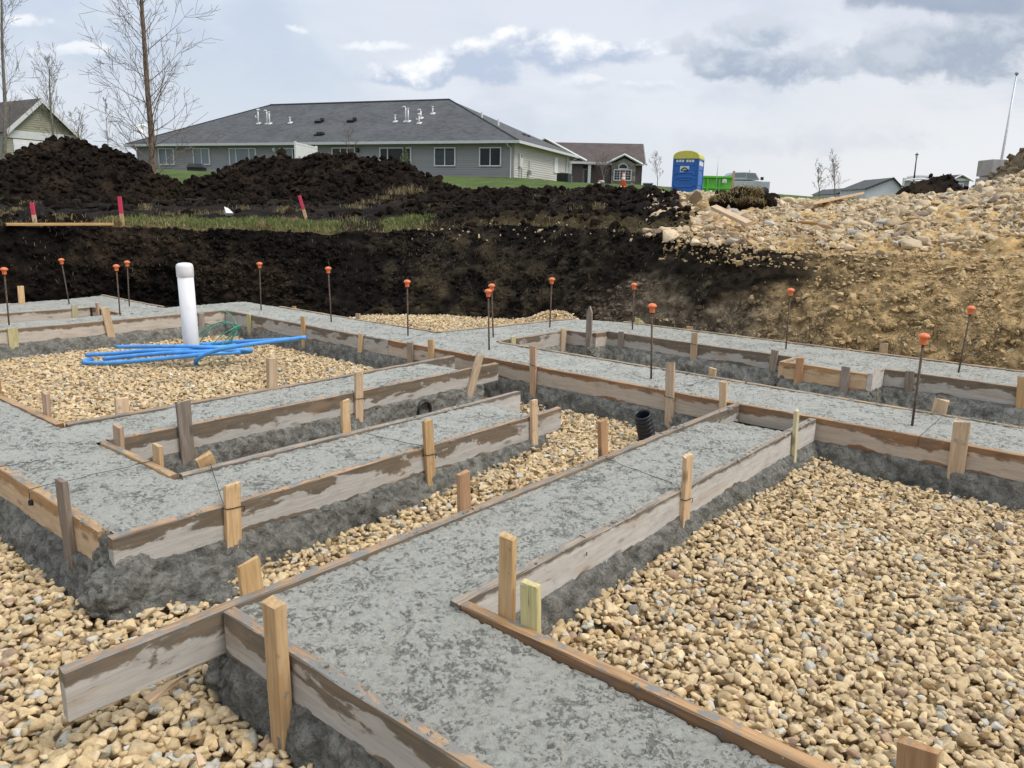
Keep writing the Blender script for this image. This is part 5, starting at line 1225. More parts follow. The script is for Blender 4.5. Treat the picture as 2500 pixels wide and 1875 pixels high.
def culvert():
    base = UV(4.300, -2.425, GZ - .05); d = (UV(4.205, -2.425, -.075) - UV(4.29, -2.425, GZ)).normalized()
    b = MB(); R0 = .056; prof = []; L = .245; n = 8
    for i in range(n):
        z = i * L / n; prof += [(R0, z), (R0, z + L / n * .5), (R0 - .010, z + L / n * .6), (R0 - .010, z + L / n * .9)]
    prof += [(R0, L), (R0, L + .012), (R0 - .008, L + .013), (R0 - .013, L), (R0 - .014, L * .3), (R0 - .014, 0)]
    b.lathe(prof, 32, cap=False); o = b.build('drain_pipe', M['blackpipe'], None, True)
    o.rotation_mode = 'QUATERNION'; o.rotation_quaternion = Vector((0, 0, 1)).rotation_difference(d); o.location = base
    tag(o, 'open black corrugated pipe stub poking out of gravel by the cross footing', 'pipe')
    c = UV(3.66, -3.84, -.215); b = MB(); b.lathe([(.062, -.10), (.062, .0), (.054, .0), (.053, -.10)], 28, cap=False); b.lathe([(.053, -.095), (.001, -.094)], 28, cap=False)
    o = b.build('drain_pipe', M['black'], None, True); o.rotation_mode = 'QUATERNION'; o.rotation_quaternion = Vector((0, 0, 1)).rotation_difference(UV(0, 1)); o.location = c
    tag(o, 'dark round pipe mouth in the concrete under the farther arm', 'pipe')
culvert()

# ------------------------------------------------------------------ loose timber, survey stakes, scraps
def plank(p0, p1, w, t, mat, name, label, cat, seed=0, roll=0.0, taper=False):
    p0, p1 = Vector(p0), Vector(p1); L = (p1 - p0).length; x = (p1 - p0).normalized(); y = Vector((0, 0, 1)).cross(x).normalized(); z = x.cross(y)
    b = MB()
    if taper: b.add([(0, -w / 2, 0), (0, w / 2, 0), (0, w / 2, t), (0, -w / 2, t * .8), (L * .6, -w * .38, 0), (L * .6, w * .3, 0), (L * .6, w * .25, t * .9), (L * .6, -w * .3, t), (L, -w * .05, 0), (L, w * .05, 0), (L, w * .03, t * .3), (L, -w * .03, t * .3)],
                    [(3, 2, 1, 0), (0, 1, 5, 4), (1, 2, 6, 5), (2, 3, 7, 6), (3, 0, 4, 7), (4, 5, 9, 8), (5, 6, 10, 9), (6, 7, 11, 10), (7, 4, 8, 11), (8, 9, 10, 11)])
    else: b.box((L / 2, 0, t / 2), (L, w, t))
    o = b.build(name, M[mat], None, False, 0 if taper else .003)
    o.matrix_world = Matrix.Translation(p0) @ Matrix((x, y, z)).transposed().to_4x4() @ Matrix.Rotation(roll, 4, 'X'); tag(o, label, cat); return o
def on_ground(px, py, lo=5.0, hi=40.0, lift=0.0):
    """where a photo pixel's line of sight meets the terrain, lifted along that line by about lift metres"""
    o = Vector((0, 0, CAMZ)); d = Vector(pdir(px, py)).normalized(); h = GBVH.ray_cast(o, d, hi + 5)[0]
    if h is None: h = at(px, py, 14.0)
    return h - d * (lift * 3.2)
qz = lambda n, x, y: ((0, 834, 1666)[n - 1] + x * q_, y * q_)
g = on_ground
plank(g(*qz(1, 40, 1462), 11, 16, .03), g(*qz(1, 735, 1460), 11, 16, .03), .09, .035, 'plank', 'loose_plank', 'long pale plank lying on the grass lip between two pink-topped stakes', 'plank')
plank(g(*qz(3, 205, 1352), 8, 15, .38), g(*qz(3, 438, 1462), 8, 14, .3), .085, .045, 'plank', 'loose_plank', 'tan plank sloping down over the pile of broken limestone', 'plank', roll=.3)
plank(g(*qz(3, 818, 1334), 9, 15, .32), g(*qz(3, 1150, 1264), 9, 16, .36), .14, .038, 'plank', 'loose_plank', 'long plank lying near the crest of the stone slope', 'plank', roll=-.25)
plank(g(*qz(3, 762, 1445), 8, 14, .25), g(*qz(3, 890, 1452), 8, 14, .25), .085, .02, 'plank', 'loose_plank', 'short plank on the stone slope, left of a second short piece', 'plank', roll=-.3)
plank(g(*qz(3, 890, 1465), 8, 14, .25), g(*qz(3, 965, 1478), 8, 14, .25), .11, .02, 'plank', 'loose_plank', 'short broad wood piece on the stone slope, right of a short plank', 'plank', roll=-.35)
plank(g(*qz(3, 1482, 1385), 8, 14, .25), g(*qz(3, 1556, 1430), 8, 14, .25), .08, .022, 'stake', 'loose_plank', 'small orange-tan board piece high on the right stone slope', 'plank', roll=-.5)
p_ = at_z(*rp(4, 955, 1235), GZ + .035); plank(p_, at_z(*rp(4, 1195, 1060), GZ + .06), .034, .012, 'plank', 'wood_splinter', 'pointed wood splinter on the stones below the free board end', 'splinter', taper=True)
plank(at_z(*rp(4, 1310, 1655), GZ + .03), at_z(*rp(4, 1265, 1545), GZ + .045), .018, .012, 'plank', 'wood_splinter', 'small bark-like stick among stones at the bottom edge', 'stick', taper=True)
plank(at_z(*rp(6, 1715, 575), GZ + .03), at_z(*rp(6, 1870, 572), GZ + .035), .025, .012, 'stake_grey', 'wood_splinter', 'grey splinter among stones of the big right gravel patch', 'splinter', taper=True)
def slab_stone():
    p = at(*(1620 + 620 * .1266, 350 + 1040 * .1266), 11.2); rg = np.random.default_rng(2); b = MB()
    pr = [(-.07, -.10), (-.015, -.12), (.065, -.085), (.07, .07), (.015, .115), (-.065, .085)]
    R_ = Matrix.Rotation(math.radians(38), 4, 'Y') @ Matrix.Rotation(math.radians(-48), 4, 'X')
    a = [p + (R_ @ Vector((x, y, .022))) for x, y in pr]; c = [p + (R_ @ Vector((x * 1.04, y, -.022))) for x, y in pr]
    b.hexa(a, c); o = b.build('stone_slab', M['stone_obj'], None, False, .006); o.color = (.40, .33, .22, 1); tag(o, 'flat tan stone slab propped on the black bank below the blue toilet', 'stone slab')
slab_stone()
for k, (bx, by, tx_, ty_, hp, lb) in enumerate([((228), 1450, 205, 1312, 0, 'leftmost pink-topped survey stake behind the pale plank'), (795, 1465, 773, 1272, 0, 'pink-topped survey stake at the right end of the pale plank'), (1985, 1425, 1938, 1265, 0, 'pink-topped survey stake leaning left by the grass strip, the rightmost')]):
    bp = on_ground(*qz(1, bx, by), 10, 20); tp = at(*qz(1, tx_, ty_), bp.y + .02); d = tp - bp
    t_ = thing('survey_stake', lb, 'stake', bp, 0, 'pink-topped survey stakes'); q = Vector((0, 0, 1)).rotation_difference(d.normalized()); L = d.length
    for nm, z0, z1, mt in (('shaft', -.25, L * .42, 'stake'), ('painted_top', L * .42, L, 'pink')):
        b = MB(); b.box((0, 0, (z0 + z1) / 2), (.050, .024, z1 - z0)); o = b.build(nm, M[mt], t_); o.rotation_mode = 'QUATERNION'; o.rotation_quaternion = q
b = MB(); p = on_ground(*qz(1, 1480, 1398), 10, 22); rg = np.random.default_rng(3)
b.add([p + Vector((-.05, 0, -.02)), p + Vector((.08, .05, 0)), p + Vector((.09, 0, .05)), p + Vector((0, .02, .13)), p + Vector((-.07, .0, .16)), p + Vector((-.02, -.06, .05))], [(0, 5, 4), (5, 3, 4), (5, 2, 3), (5, 0, 1), (5, 1, 2), (1, 3, 2), (0, 4, 3), (0, 3, 1)])
tag(b.build('plastic_scrap', M['white']), 'crumpled white plastic scrap caught on the soil above the grass strip', 'scrap')

# ------------------------------------------------------------------ grass
def blades(name, base, h, lean, cols, wid, kind='stuff'):
    rg = np.random.default_rng(abs(hash(name)) % 1000 if False else 5); n = len(base); a = rg.uniform(0, 2 * np.pi, n); s = np.stack([np.cos(a), np.sin(a), 0 * a], -1) * wid[:, None]
    la = rg.uniform(0, 2 * np.pi, n); L = np.stack([np.cos(la), np.sin(la), 0 * la], -1) * lean[:, None]
    up = np.array([0, 0, 1.0]); m1 = base + L * .3 + up * (h * .62)[:, None]; tp = base + L + up * (h * (1 - .35 * np.minimum(1, lean / np.maximum(h, 1e-3))))[:, None]
    V = np.stack([base - s, base + s, m1 + s * .7, m1 - s * .7, tp], 1).reshape(-1, 3); k = np.arange(n)[:, None] * 5
    F = np.concatenate([k + np.array([0, 1, 2]), k + np.array([0, 2, 3]), k + np.array([3, 2, 4])]); C = np.repeat(cols, 5, 0)
    return npmesh(name, V, F, False, C)
def build_grass():
    rg = np.random.default_rng(55); fl = lambda a: a[TNW:].ravel(); X, Y, Z, D, A, R_ = map(fl, (TX, TY, TZ, TD, TAZ, TR))
    P = np.stack([X, Y, Z], -1); ok = (Y > 5) & (D > -.01) & (D < 3.2) & (A > -60) & (A < 1110)
    I = np.where(ok)[0]; n1 = fbm(P[I], 1.1, 3); n3 = fbm(P[I], .45, 3); A1, D1 = A[I], D[I]
    w = sstep(A1 + 30 * n1, 230, 330) * (1 - sstep(A1 + 40 * n1, 960, 1080)) * (1 - sstep(D1 + 1.2 * n3 + .5 * n1, 1.2, 2.0)) * (1 - sstep(np.abs(A1 - 880 + 20 * n1), 70, 40) * .95) + .10 * (D1 < .3) * (A1 < 330)
    w = w * np.maximum(D1, .04); n = 15000; J = I[rg.choice(len(I), n, p=w / w.sum())]
    base = P[J] + rg.normal(0, .025, (n, 3)) * np.array([1, 1, .1]); dry = (D[J] < .30) * .55 + .14 > rg.uniform(size=n)
    h = np.where(dry, rg.uniform(.03, .12, n), rg.uniform(.03, .10, n)); lean = h * np.where(dry, rg.uniform(.3, 1.6, n), rg.uniform(.1, .6, n))
    cols = np.where(dry[:, None], np.array([.34, .27, .13]) * rg.uniform(.6, 1.2, (n, 1)), np.array([.13, .175, .05]) * rg.uniform(.6, 1.4, (n, 1)))
    tag(link('grass_strip', blades('grass_strip', base, h, lean, cols, np.full(n, .0045)), M['grass']), kind='stuff')
    # dead straw and roots hanging over the lip, and tufts on the dark bank
    ok = (Y > 5) & (D < .35) & (A > -60) & (A < 1700); I = np.where(ok)[0]; n = 4200; J = I[rg.integers(0, len(I), n)]
    base = P[J] + rg.normal(0, .03, (n, 3)); h = rg.uniform(-.12, .08, n); lean = rg.uniform(.04, .16, n); cols = np.array([.24, .18, .09]) * rg.uniform(.4, 1.3, (n, 1))
    V1 = blades('straw', base, h, lean, cols, np.full(n, .003))
    tag(link('straw', V1, M['grass']), kind='stuff')
    # fine roots on the slumped corner and the black face
    Xw, Yw, Zw, Aw = TX[8:TNW].ravel(), TY[8:TNW].ravel(), TZ[8:TNW].ravel(), TAZ[8:TNW].ravel(); J = np.where((Yw > 4) & (Aw > 60) & (Aw < 1750))[0]
    pr = np.where((Aw[J] > 980) & (Aw[J] < 1380), 5.0, 1.0) * (Zw[J] > .05); I = J[rg.choice(len(J), 2600, p=pr / pr.sum())]; n = len(I)
    base = np.stack([Xw[I], Yw[I], Zw[I]], -1); X_, Y_ = base[:, 0], base[:, 1]; base = base - np.stack([X_, Y_, 0 * X_], -1) / np.hypot(X_, Y_)[:, None] * .02
    tag(link('roots', blades('roots', base, rg.uniform(-.09, .04, n), rg.uniform(.02, .12, n), np.array([.20, .155, .10]) * rg.uniform(.4, 1.2, (n, 1)), np.full(n, .0025)), M['grass']), kind='stuff')
    tufts = []
    for k in range(34):
        a = (rg.uniform(-250, 1640) - 1250) / FOC; r = rg.uniform(11, 19); y = r / math.hypot(1, a); x = a * y
        tufts.append((x, y, gz1(x, y) + .03, rg.uniform(.08, .25)))
    for px, py in ((1000, 472), (975, 478), (940, 490), (905, 500), (870, 512), (700, 520), (860, 545)): 
        p = on_ground(px, py, 10, 22); tufts.append((p.x, p.y, p.z + .03, .24))
    b, h, l, c = [], [], [], []
    for x, y, z, s in tufts:
        m = 110; b.append(np.array([x, y, z]) + rg.normal(0, s * .5, (m, 3)) * np.array([1, 1, .12])); h.append(rg.uniform(.05, .16, m)); l.append(rg.uniform(.03, .18, m)); c.append(np.array([.30, .24, .12]) * rg.uniform(.4, 1.2, (m, 1)))
    b, h, l, c = map(np.concatenate, (b, h, l, c)); tag(link('dry_tufts', blades('dry_tufts', b, h, l, c, np.full(len(b), .004)), M['grass']), kind='stuff')
build_grass()
def sod_clump():
    """overturned sod with long dry grass left of the stone slope crest"""
    t_ = thing('sod_clump', 'dark lump of sod topped with long dry grass before the green dumpster', 'sod', at(1818, 480, 11.6)); inv = Matrix.Translation(-t_.location); rg = np.random.default_rng(8)
    bm = bmesh.new(); bmesh.ops.create_icosphere(bm, subdivisions=5, radius=1); P = np.array([q.co for q in bm.verts]); F = np.array([[q.index for q in p.verts] for p in bm.faces]); bm.free()
    Vs, Fs = [], []
    for k, (cx, cy, cz, rx, ry, rz) in enumerate(((-.02, 0, .0, .22, .2, .12), (.18, .03, -.02, .17, .17, .12), (-.27, -.02, -.10, .24, .2, .10), (.33, 0, -.09, .13, .14, .11), (.02, -.18, -.12, .2, .14, .09))):
        V = P * np.array([rx, ry, rz]); V = V + P * (fbm(V + 2 + k, 5, 4, .6) * .07 + fbm(V + k, 15, 3, .65) * .035)[:, None]; Vs.append(V + np.array([cx, cy, cz])); Fs.append(F + k * len(P))
    V = np.vstack(Vs); o = link('soil_lump', npmesh('soil_lump', V, np.vstack(Fs), True), M['clod'], t_)
    PP = np.tile(P, (5, 1)); n = 3200; i = np.where((PP[:, 2] > .05) & (V[:, 0] < .24) & (V[:, 2] > -.14))[0]; i = i[rg.integers(0, len(i), n)]; base = V[i] + rg.normal(0, .01, (n, 3)); h = rg.uniform(.0, .08, n); lean = rg.uniform(.05, .18, n)
    bm_ = blades('dry_grass', base, h, lean, np.array([.42, .34, .18]) * rg.uniform(.5, 1.15, (n, 1)), np.full(n, .0045))
    g_ = link('dry_grass', bm_, M['grass'], t_); tag(g_, kind='stuff')
    for (px, py, s, k) in ((1760, 482, .10, 1), (1808, 485, .13, 2), (1885, 495, .12, 3)):
        V2 = P * np.array([s * 1.2, s, s * .8]); V2 += P * (fbm(V2 + 7 * k, 9, 4, .6) * .05)[:, None]; p = on_ground(px, py, 8, 16)
        q = link('soil_clod', npmesh('soil_clod', V2, F, True), M['clod']); q.location = p + Vector((0, 0, .05)); tag(q, ['small dark soil clod by the flat stone slab', 'dark soil clod under the dry-grass sod lump', 'dark soil clod among stones right of the tan plank'][k - 1], 'soil clod')
sod_clump()

# ------------------------------------------------------------------ trees
def grow(b, p, d, L, r, depth, rg, up=.25, buds=None, wig=.16, min_r=.0025, kids=(5, 9), shrink=.52, seg=6):
    pts = [Vector(p)]; rs = [r]; d = Vector(d).normalized()
    for k in range(seg):
        d = (d + Vector((rg.gauss(0, wig), rg.gauss(0, wig), rg.gauss(0, wig * .6) + up * .16))).normalized()
        pts.append(pts[-1] + d * L / seg); rs.append(max(min_r, r * (1 - .82 * (k + 1) / seg)))
    b.tube(pts, rs, 5 if depth < 1 else 4, cap=False)
    if buds is not None and depth >= 1: buds.box(pts[-1], (.022, .022, .05))
    if depth >= 2 or L < .12: return
    for _ in range(rg.randint(*kids)):
        f = rg.uniform(.22, 1.0); i = min(seg - 1, int(f * seg)); q = pts[i].lerp(pts[i + 1], f * seg - i); dd = (pts[i + 1] - pts[i]).normalized()
        ax = dd.orthogonal().normalized(); ax.rotate(Matrix.Rotation(rg.uniform(0, 6.283), 3, dd)); nd = dd.copy(); nd.rotate(Matrix.Rotation(math.radians(rg.uniform(25, 58)), 3, ax))
        grow(b, q, nd, L * shrink * rg.uniform(.55, 1.1), rs[i] * .62, depth + 1, rg, up * 1.1, buds, wig, min_r, kids, shrink, max(3, seg - 2))
def bare_tree(name, label, base, trunk_pts, r0, r1, nprim, Lmax, seed, mat, twig, group=None, el=(22, 50), start=.22, min_r=.004, kids=(5, 8), up=.3, taperL=.5):
    rg = random.Random(seed); t_ = thing(name, label, 'tree', base, 0, group); inv = Matrix.Translation(-Vector(base))
    tp = smooth_path([Vector(p) for p in trunk_pts], 6); n = len(tp); b = MB(); b.tube([inv @ p for p in tp], [r0 + (r1 - r0) * (i / (n - 1)) ** .85 for i in range(n)], 14); b.build('trunk', M[mat], t_, True)
    b = MB(); bd = MB()
    for k in range(nprim):
        f = start + (1 - start) * (k + .5) / nprim; i = min(n - 2, int(f * (n - 1))); q = inv @ tp[i].lerp(tp[i + 1], f * (n - 1) - i); az = k * 2.399 + rg.uniform(-.5, .5); e = math.radians(rg.uniform(*el)) + .3 * f
        d = Vector((math.cos(az) * math.cos(e), math.sin(az) * math.cos(e) * .8, math.sin(e))); L = Lmax * (1 - taperL * abs(f - .35)) * rg.uniform(.75, 1.15)
        rr = (r0 + (r1 - r0) * f) * .17; grow(b, q, d, L, max(rr, min_r * 1.6), 0, rg, up, None, .10, min_r, kids)
    b.build('branches', M[twig], t_, True); return t_
tb = at(376, 468, 27.0); tb.z = min(tb.z, gz1(tb.x, tb.y)) - .05
bare_tree('bare_tree', 'tall leafless young tree with reddish-brown trunk left of the grey ranch house', tb,
          [tb, at(373, 430, 27.0), at(370, 330, 27.0), at(361, 230, 27.0), at(352, 100, 27.0), at(344, -30, 27.0), at(342, -190, 27.0)], .135, .04, 46, 2.1, 3, 'bark', 'bark_twig', start=.13, min_r=.0048, kids=(4, 6), taperL=.35, el=(12, 46))
for (px, pyb, pyt, Y, r0, npr, L, sd, lb) in [(8, 440, -40, 34, .10, 26, 1.8, 5, 'pale leafless birch at the left edge beside the olive house'), (125, 420, 170, 33, .06, 22, 1.35, 6, 'leafless multi-stemmed young tree in front of the olive house gable'),
        (195, 420, 310, 36, .04, 14, 1.1, 8, 'low bare sapling right of the olive house'), (262, 420, 240, 60, .03, 9, .9, 9, 'thin distant sapling between the olive house and bare tree'),
        (2002, 470, 415, 150, .10, 16, 2.1, 11, 'left of two distant bare trees right of the pickup'), (2040, 470, 402, 150, .12, 20, 2.9, 12, 'right of two distant bare trees, beside the distant grey roof'), (1473, 448, 408, 100, .09, 18, 2.2, 13, 'small leafless tree before the brown house porch'),
        (1605, 450, 392, 104, .05, 10, 1.6, 14, 'faint bare sapling at the right end of the brown house'), (855, 392, 325, 50, .03, 10, .8, 15, 'bare shrub by the white vinyl fence panel')]:
    p = at(px, pyb, Y); p.z = min(p.z, gz1(p.x, p.y)); q = at(px - 4, pyt, Y); far_ = Y > 60
    bare_tree('bare_tree', lb, p, [p, p.lerp(q, .35) + Vector((.1, 0, 0)), p.lerp(q, .7), q], r0, r0 * .3, npr, L, sd, 'bark_pale' if sd in (5, 6, 13) else 'bark', 'bark_pale' if sd in (5, 6, 8, 13) else 'bark_twig', el=(35, 66), start=.2, min_r=.0055 if Y < 45 else .00011 * Y, kids=(3, 5) if not far_ else (3, 4), up=.5)
def brush():
    p = at(405, 455, 26.5); p.z = gz1(p.x, p.y); t_ = thing('cut_branches', 'pale cut branches lying at the foot of the bare tree', 'branches', p); rg = random.Random(5); b = MB()
    for k in range(9):
        a = rg.uniform(-.6, 3.5); grow(b, Vector((rg.uniform(-.4, .5), rg.uniform(-.2, .2), .05)), (math.cos(a), -.2, rg.uniform(.1, .6)), rg.uniform(.5, 1.0), .012, 1, rg, 0, None, .15, .006, (2, 4))
    b.build('twigs', M['bark_pale'], t_, True)
brush()

# ------------------------------------------------------------------ houses
def uvroof(name, quads, mat, parent):
    """roof faces with metre-scaled UVs along eave and slope; list of corner lists (eave first)"""
    me = bpy.data.meshes.new(name); V = []; F = []; UVs = []
    for q in quads:
        q = [Vector(p) for p in q]; x = (q[1] - q[0]).normalized(); n = x.cross(q[-1] - q[0]).normalized(); y = n.cross(x); b0 = len(V); V += q; F.append(tuple(range(b0, b0 + len(q)))); UVs += [((p - q[0]).dot(x), (p - q[0]).dot(y)) for p in q]
    me.from_pydata(V, [], F); u = me.uv_layers.new(name='UVMap')
    for i, l in enumerate(me.loops): u.data[i].uv = UVs[l.vertex_index]
    me.update(); return link(name, me, M[mat], parent)
class Frame:
    """house-local frame: s along the front (rightwards), w inwards, z up; everything is stored relative to the house Empty"""
    def __init__(s, origin, ang): s.o = Vector(origin); s.x = Vector((math.cos(ang), math.sin(ang), 0)); s.y = Vector((-math.sin(ang), math.cos(ang), 0)); s.ang = ang
    def px(s, px, py, w=0.0):                      # local (s, z) where a photo pixel meets the plane w = const
        p = hit(px, py, s.o + s.y * w, s.y) - s.o; return p.dot(s.x), p.z
    def px_side(s, px, py, sx):                    # local (w, z) on the plane s = const
        p = hit(px, py, s.o + s.x * sx, s.x) - s.o; return p.dot(s.y), p.z
def lap_wall(name, s0, s1, z0, z1, mat, parent, lap=.13, axis='x', at_=0.0, out=-1, gable=None):
    """lap siding built course by course (joined): each course leans out at its foot. axis x: plane w=at_; axis y: plane s=at_"""
    b = MB(); z = z0; n = int((z1 - z0) / lap) + 1
    for k in range(n):
        za, zb = z0 + k * lap, min(z1, z0 + (k + 1) * lap)
        if zb <= za: break
        def lim(zz):
            if gable is None: return s0, s1
            mid_, half0, slope, ze = gable
            if zz <= ze: return s0, s1
            h = max(.02, half0 - (zz - ze) / slope); return mid_ - h, mid_ + h
        a0, a1 = lim(za); b0, b1 = lim(zb); d = .035 * out
        P = lambda s_, o_, z_: (s_, at_ + o_, z_) if axis == 'x' else (at_ + o_, s_, z_)
        b.quad(P(a0, d, za), P(a1, d, za), P(b1, 0, zb), P(b0, 0, zb)); b.quad(P(a0, 0, za), P(a1, 0, za), P(a1, d, za), P(a0, d, za))
    return b.build(name, M[mat], parent)
def window(parent, s0, s1, z0, z1, cols, glass_, fr='white', w=0.0, ft=.07, out=-1, axis='x', blinds=False, mull=None):
    b = MB(); y = w + out * .07
    def bx(a0, a1, c0, c1, d=.10, yy=y):
        c = ((a0 + a1) / 2, yy, (c0 + c1) / 2); sz = (a1 - a0, d, c1 - c0)
        if axis == 'y': c = (c[1], c[0], c[2]); sz = (sz[1], sz[0], sz[2])
        b.box(c, sz)
    bx(s0 - ft, s0, z0 - ft, z1 + ft); bx(s1, s1 + ft, z0 - ft, z1 + ft); bx(s0, s1, z1, z1 + ft); bx(s0, s1, z0 - ft, z0)
    ed = np.linspace(s0, s1, cols + 1) if isinstance(cols, int) else np.array([s0 + (s1 - s0) * c for c in cols])
    for e in ed[1:-1]: bx(e - ft * .4, e + ft * .4, z0, z1, .06)
    if mull:
        for k in range(len(ed) - 1):
            for i in range(1, mull[0]): e = ed[k] + (ed[k + 1] - ed[k]) * i / mull[0]; bx(e - .018, e + .018, z0, z1, .045)
        for i in range(1, mull[1]): e = z0 + (z1 - z0) * i / mull[1]; bx(s0, s1, e - .018, e + .018, .046)
    f = b.build('window', M[fr], parent)
    for k in range(len(ed) - 1):
        g_ = glass_[k % len(glass_)]; b = MB(); y = w + out * .025; bx(ed[k] + .01, ed[k + 1] - .01, z0 + .005, z1 - .005, .012, w + out * .055); b.build('pane', M[g_], f)
        if blinds and k < 2:
            b = MB()
            for i in range(int((z1 - z0 - .1) / .075)): bx(ed[k] + .05, ed[k + 1] - .05, z0 + .06 + i * .075, z0 + .095 + i * .075, .008, w + out * .067)
            q = b.build('blind', M['blind'], f)
    return f

def grey_house():
    c = at(1251, 438, 52.0); ang = math.atan2(-.351, .936); Fm = Frame(c, ang)
    t_ = thing('ranch_house', 'long grey ranch house with grey hip roof behind the soil heaps', 'house', c, ang)
    L, W, H = 31.3, 12.4, 2.36; zb = -.6
    lap_wall('wall', -L, 0, zb, H, 'side_grey', t_, .15, 'x', 0, -1)
    lap_wall('wall', 0, W, zb, H, 'side_cream', t_, .15, 'y', 0, 1)
    lap_wall('wall', 0, W, zb, H, 'side_grey', t_, .13, 'y', -L, -1)
    b = MB(); b.box((-L / 2, W, (H + zb) / 2), (L, .05, H - zb)); b.build('wall', M['side_grey'], t_)
    ov = .55; x0, x1, y0, y1 = -L - ov, ov, -ov, W + ov; R_ = 3.52; hx = (y1 - y0) / 2; hl = 8.3
    ze = H + .02; A, B, C, D = (x0, y0, ze), (x1, y0, ze), (x1, y1, ze), (x0, y1, ze); E1, E2 = (x0 + hl + .2, hx + y0, ze + R_), (x1 - hl + .3, hx + y0, ze + R_)
    rf = uvroof('roof', [[A, B, E2, E1], [B, C, E2], [C, D, E1, E2], [D, A, E1]], 'roof_grey', t_)
    b = MB(); b.tube([E1, E2], .09, 6); b.tube([B, E2], .06, 6); b.tube([A, E1], .06, 6); b.build('ridge_cap', M['roof_grey'], rf)
    b = MB(); b.box(((x0 + x1) / 2, (y0 + y1) / 2, H - .02), (x1 - x0 - .1, y1 - y0 - .1, .04)); b.build('soffit', M['trim'], rf)
    b = MB(); b.box(((x0 + x1) / 2, y0 - .05, ze - .09), (x1 - x0 + .2, .12, .17)); b.box((x1 + .05, (y0 + y1) / 2, ze - .09), (.12, y1 - y0 + .2, .171)); b.box((x0 - .05, (y0 + y1) / 2, ze - .09), (.12, y1 - y0 + .2, .172)); b.build('gutter', M['trim'], rf)
    # corner boards and downspouts
    b = MB(); b.box((-.04, -.03, (H + zb) / 2), (.16, .06, H - zb)); b.box((.03, .07, (H + zb) / 2), (.06, .14, H - zb)); b.build('corner_board', M['side_grey'], t_)
    def spout(pts, r=.05): bb = MB(); bb.tube(pts, r, 6); bb.build('downspout', M['trim'], t_)
    spout([(-.22, y0, ze - .15), (-.22, y0 + .1, ze - .28), (-.12, -.08, ze - .42), (-.12, -.08, .14), (-.05, -.2, .03), (2.2, -.1, -.12)]) 
    spout([(.08, W * .93, ze - .2), (.08, W * .93, -.2)]); spout([(x1 + .02, y1 - .3, ze - .2), (.12, y1 - .75, ze - .5), (.10, y1 - .75, -.3)]); spout([(-L + .0, y0 + .1, ze - .2), (-L + .03, -.08, ze - .5), (-L + .03, -.08, -.5)])
    # front windows, taken from the photograph
    wins = [(1, 1032, 1131, 966, 1062, 2, ['glass_pale'], 0), (1, 1258, 1361, 966, 1062, 2, ['glass_pale'], 0), (1, 1492, 1662, 966, 1105, [0, .24, .76, 1], ['glass_pale'], 0), (1, 1817, 1985, 966, 1130, 2, ['glass_pale', 'glass_dark'], 0),
            (1, 2158, 2300, 963, 1130, [0, .36, .68, 1], ['glass_dark'], 0), (2, 255, 449, 963, 1110, [0, .24, .76, 1], ['glass_dark'], 0), (2, 609, 734, 962, 1070, 2, ['glass_dark'], 1), (2, 901, 1029, 961, 1071, 2, ['glass_dark'], 0)]
    for n, xa, xb, ya, yb, cols, gl, bl in wins:
        sa, z1 = Fm.px(*qz(n, xa, ya)); sb, z0 = Fm.px(*qz(n, xb, yb)); z1 = min(z1, H - .22); z0 = max(z0, .0)
        window(t_, sa, sb, z0, z1, cols, gl, blinds=bool(bl))
    # side panel, meter box, lights
    (w0, z1), (w1, z0) = Fm.px_side(*qz(2, 1374, 1018), 0), Fm.px_side(*qz(2, 1392, 1122), 0)
    b = MB(); b.box((.05, (w0 + w1) / 2, (z0 + z1) / 2), (.08, abs(w1 - w0), z1 - z0)); b.build('side_panel', M['white'], t_)
    (w0, z1), (w1, z0) = Fm.px_side(*qz(2, 1140, 995), 0), Fm.px_side(*qz(2, 1160, 1083), 0)
    b = MB(); b.box((.09, (w0 + w1) / 2, (z0 + z1) / 2), (.16, abs(w1 - w0) * .8, z1 - z0)); m_ = b.build('meter_box', M['trim'], t_, False, .01); b = MB(); b.tube([(.17, (w0 + w1) / 2, (z0 + z1) / 2 + .3), (.25, (w0 + w1) / 2, (z0 + z1) / 2 + .3)], .10, 14); b.build('meter', M['grey_metal'], m_)
    b = MB(); b.tube([(.06, (w0 + w1) / 2 - .1, z0), (.06, (w0 + w1) / 2 - .1, -.2)], .025, 6); b.tube([(.06, (w0 + w1) / 2 + .35, .8), (.06, (w0 + w1) / 2 + .35, -.2)], .03, 6); b.build('conduit', M['grey_metal'], t_)
    w2, zz = Fm.px_side(*qz(2, 1205, 1120), 0); b = MB(); b.box((.16, w2, zz), (.2, .3, .3)); b.tube([(.1, w2, zz), (.1, w2, zz + .75), (.04, w2, zz + .78)], .03, 6); b.build('gas_meter', M['grey_metal'], t_, False)
    for n, x, y, mt in ((1, 1782, 972, 'white'), (2, 110, 975, 'black')):
        s_, z_ = Fm.px(*qz(n, x, y)); b = MB(); b.box((s_, -.08, z_), (.14, .12, .26)); b.lathe([(.02, .0), (.10, .05), (.09, .22), (.02, .28)], 10, (s_, -.18, z_ - .1)); b.build('wall_lamp', M[mt], t_)
    # plastic vent pipes on the roof, pixel positions on the front slope
    nrm = Vector((0, -R_, hx)).normalized(); 
    def onroof(px, py):
        nw = Fm.x * nrm.x + Fm.y * nrm.y + Vector((0, 0, nrm.z)); p = hit(px, py, c + Fm.y * y0 + Vector((0, 0, ze)), nw) - c; return Vector((p.dot(Fm.x), p.dot(Fm.y), p.z))
    z5 = lambda x, y: (580 + x / 4.022, 230 + y / 4.022)
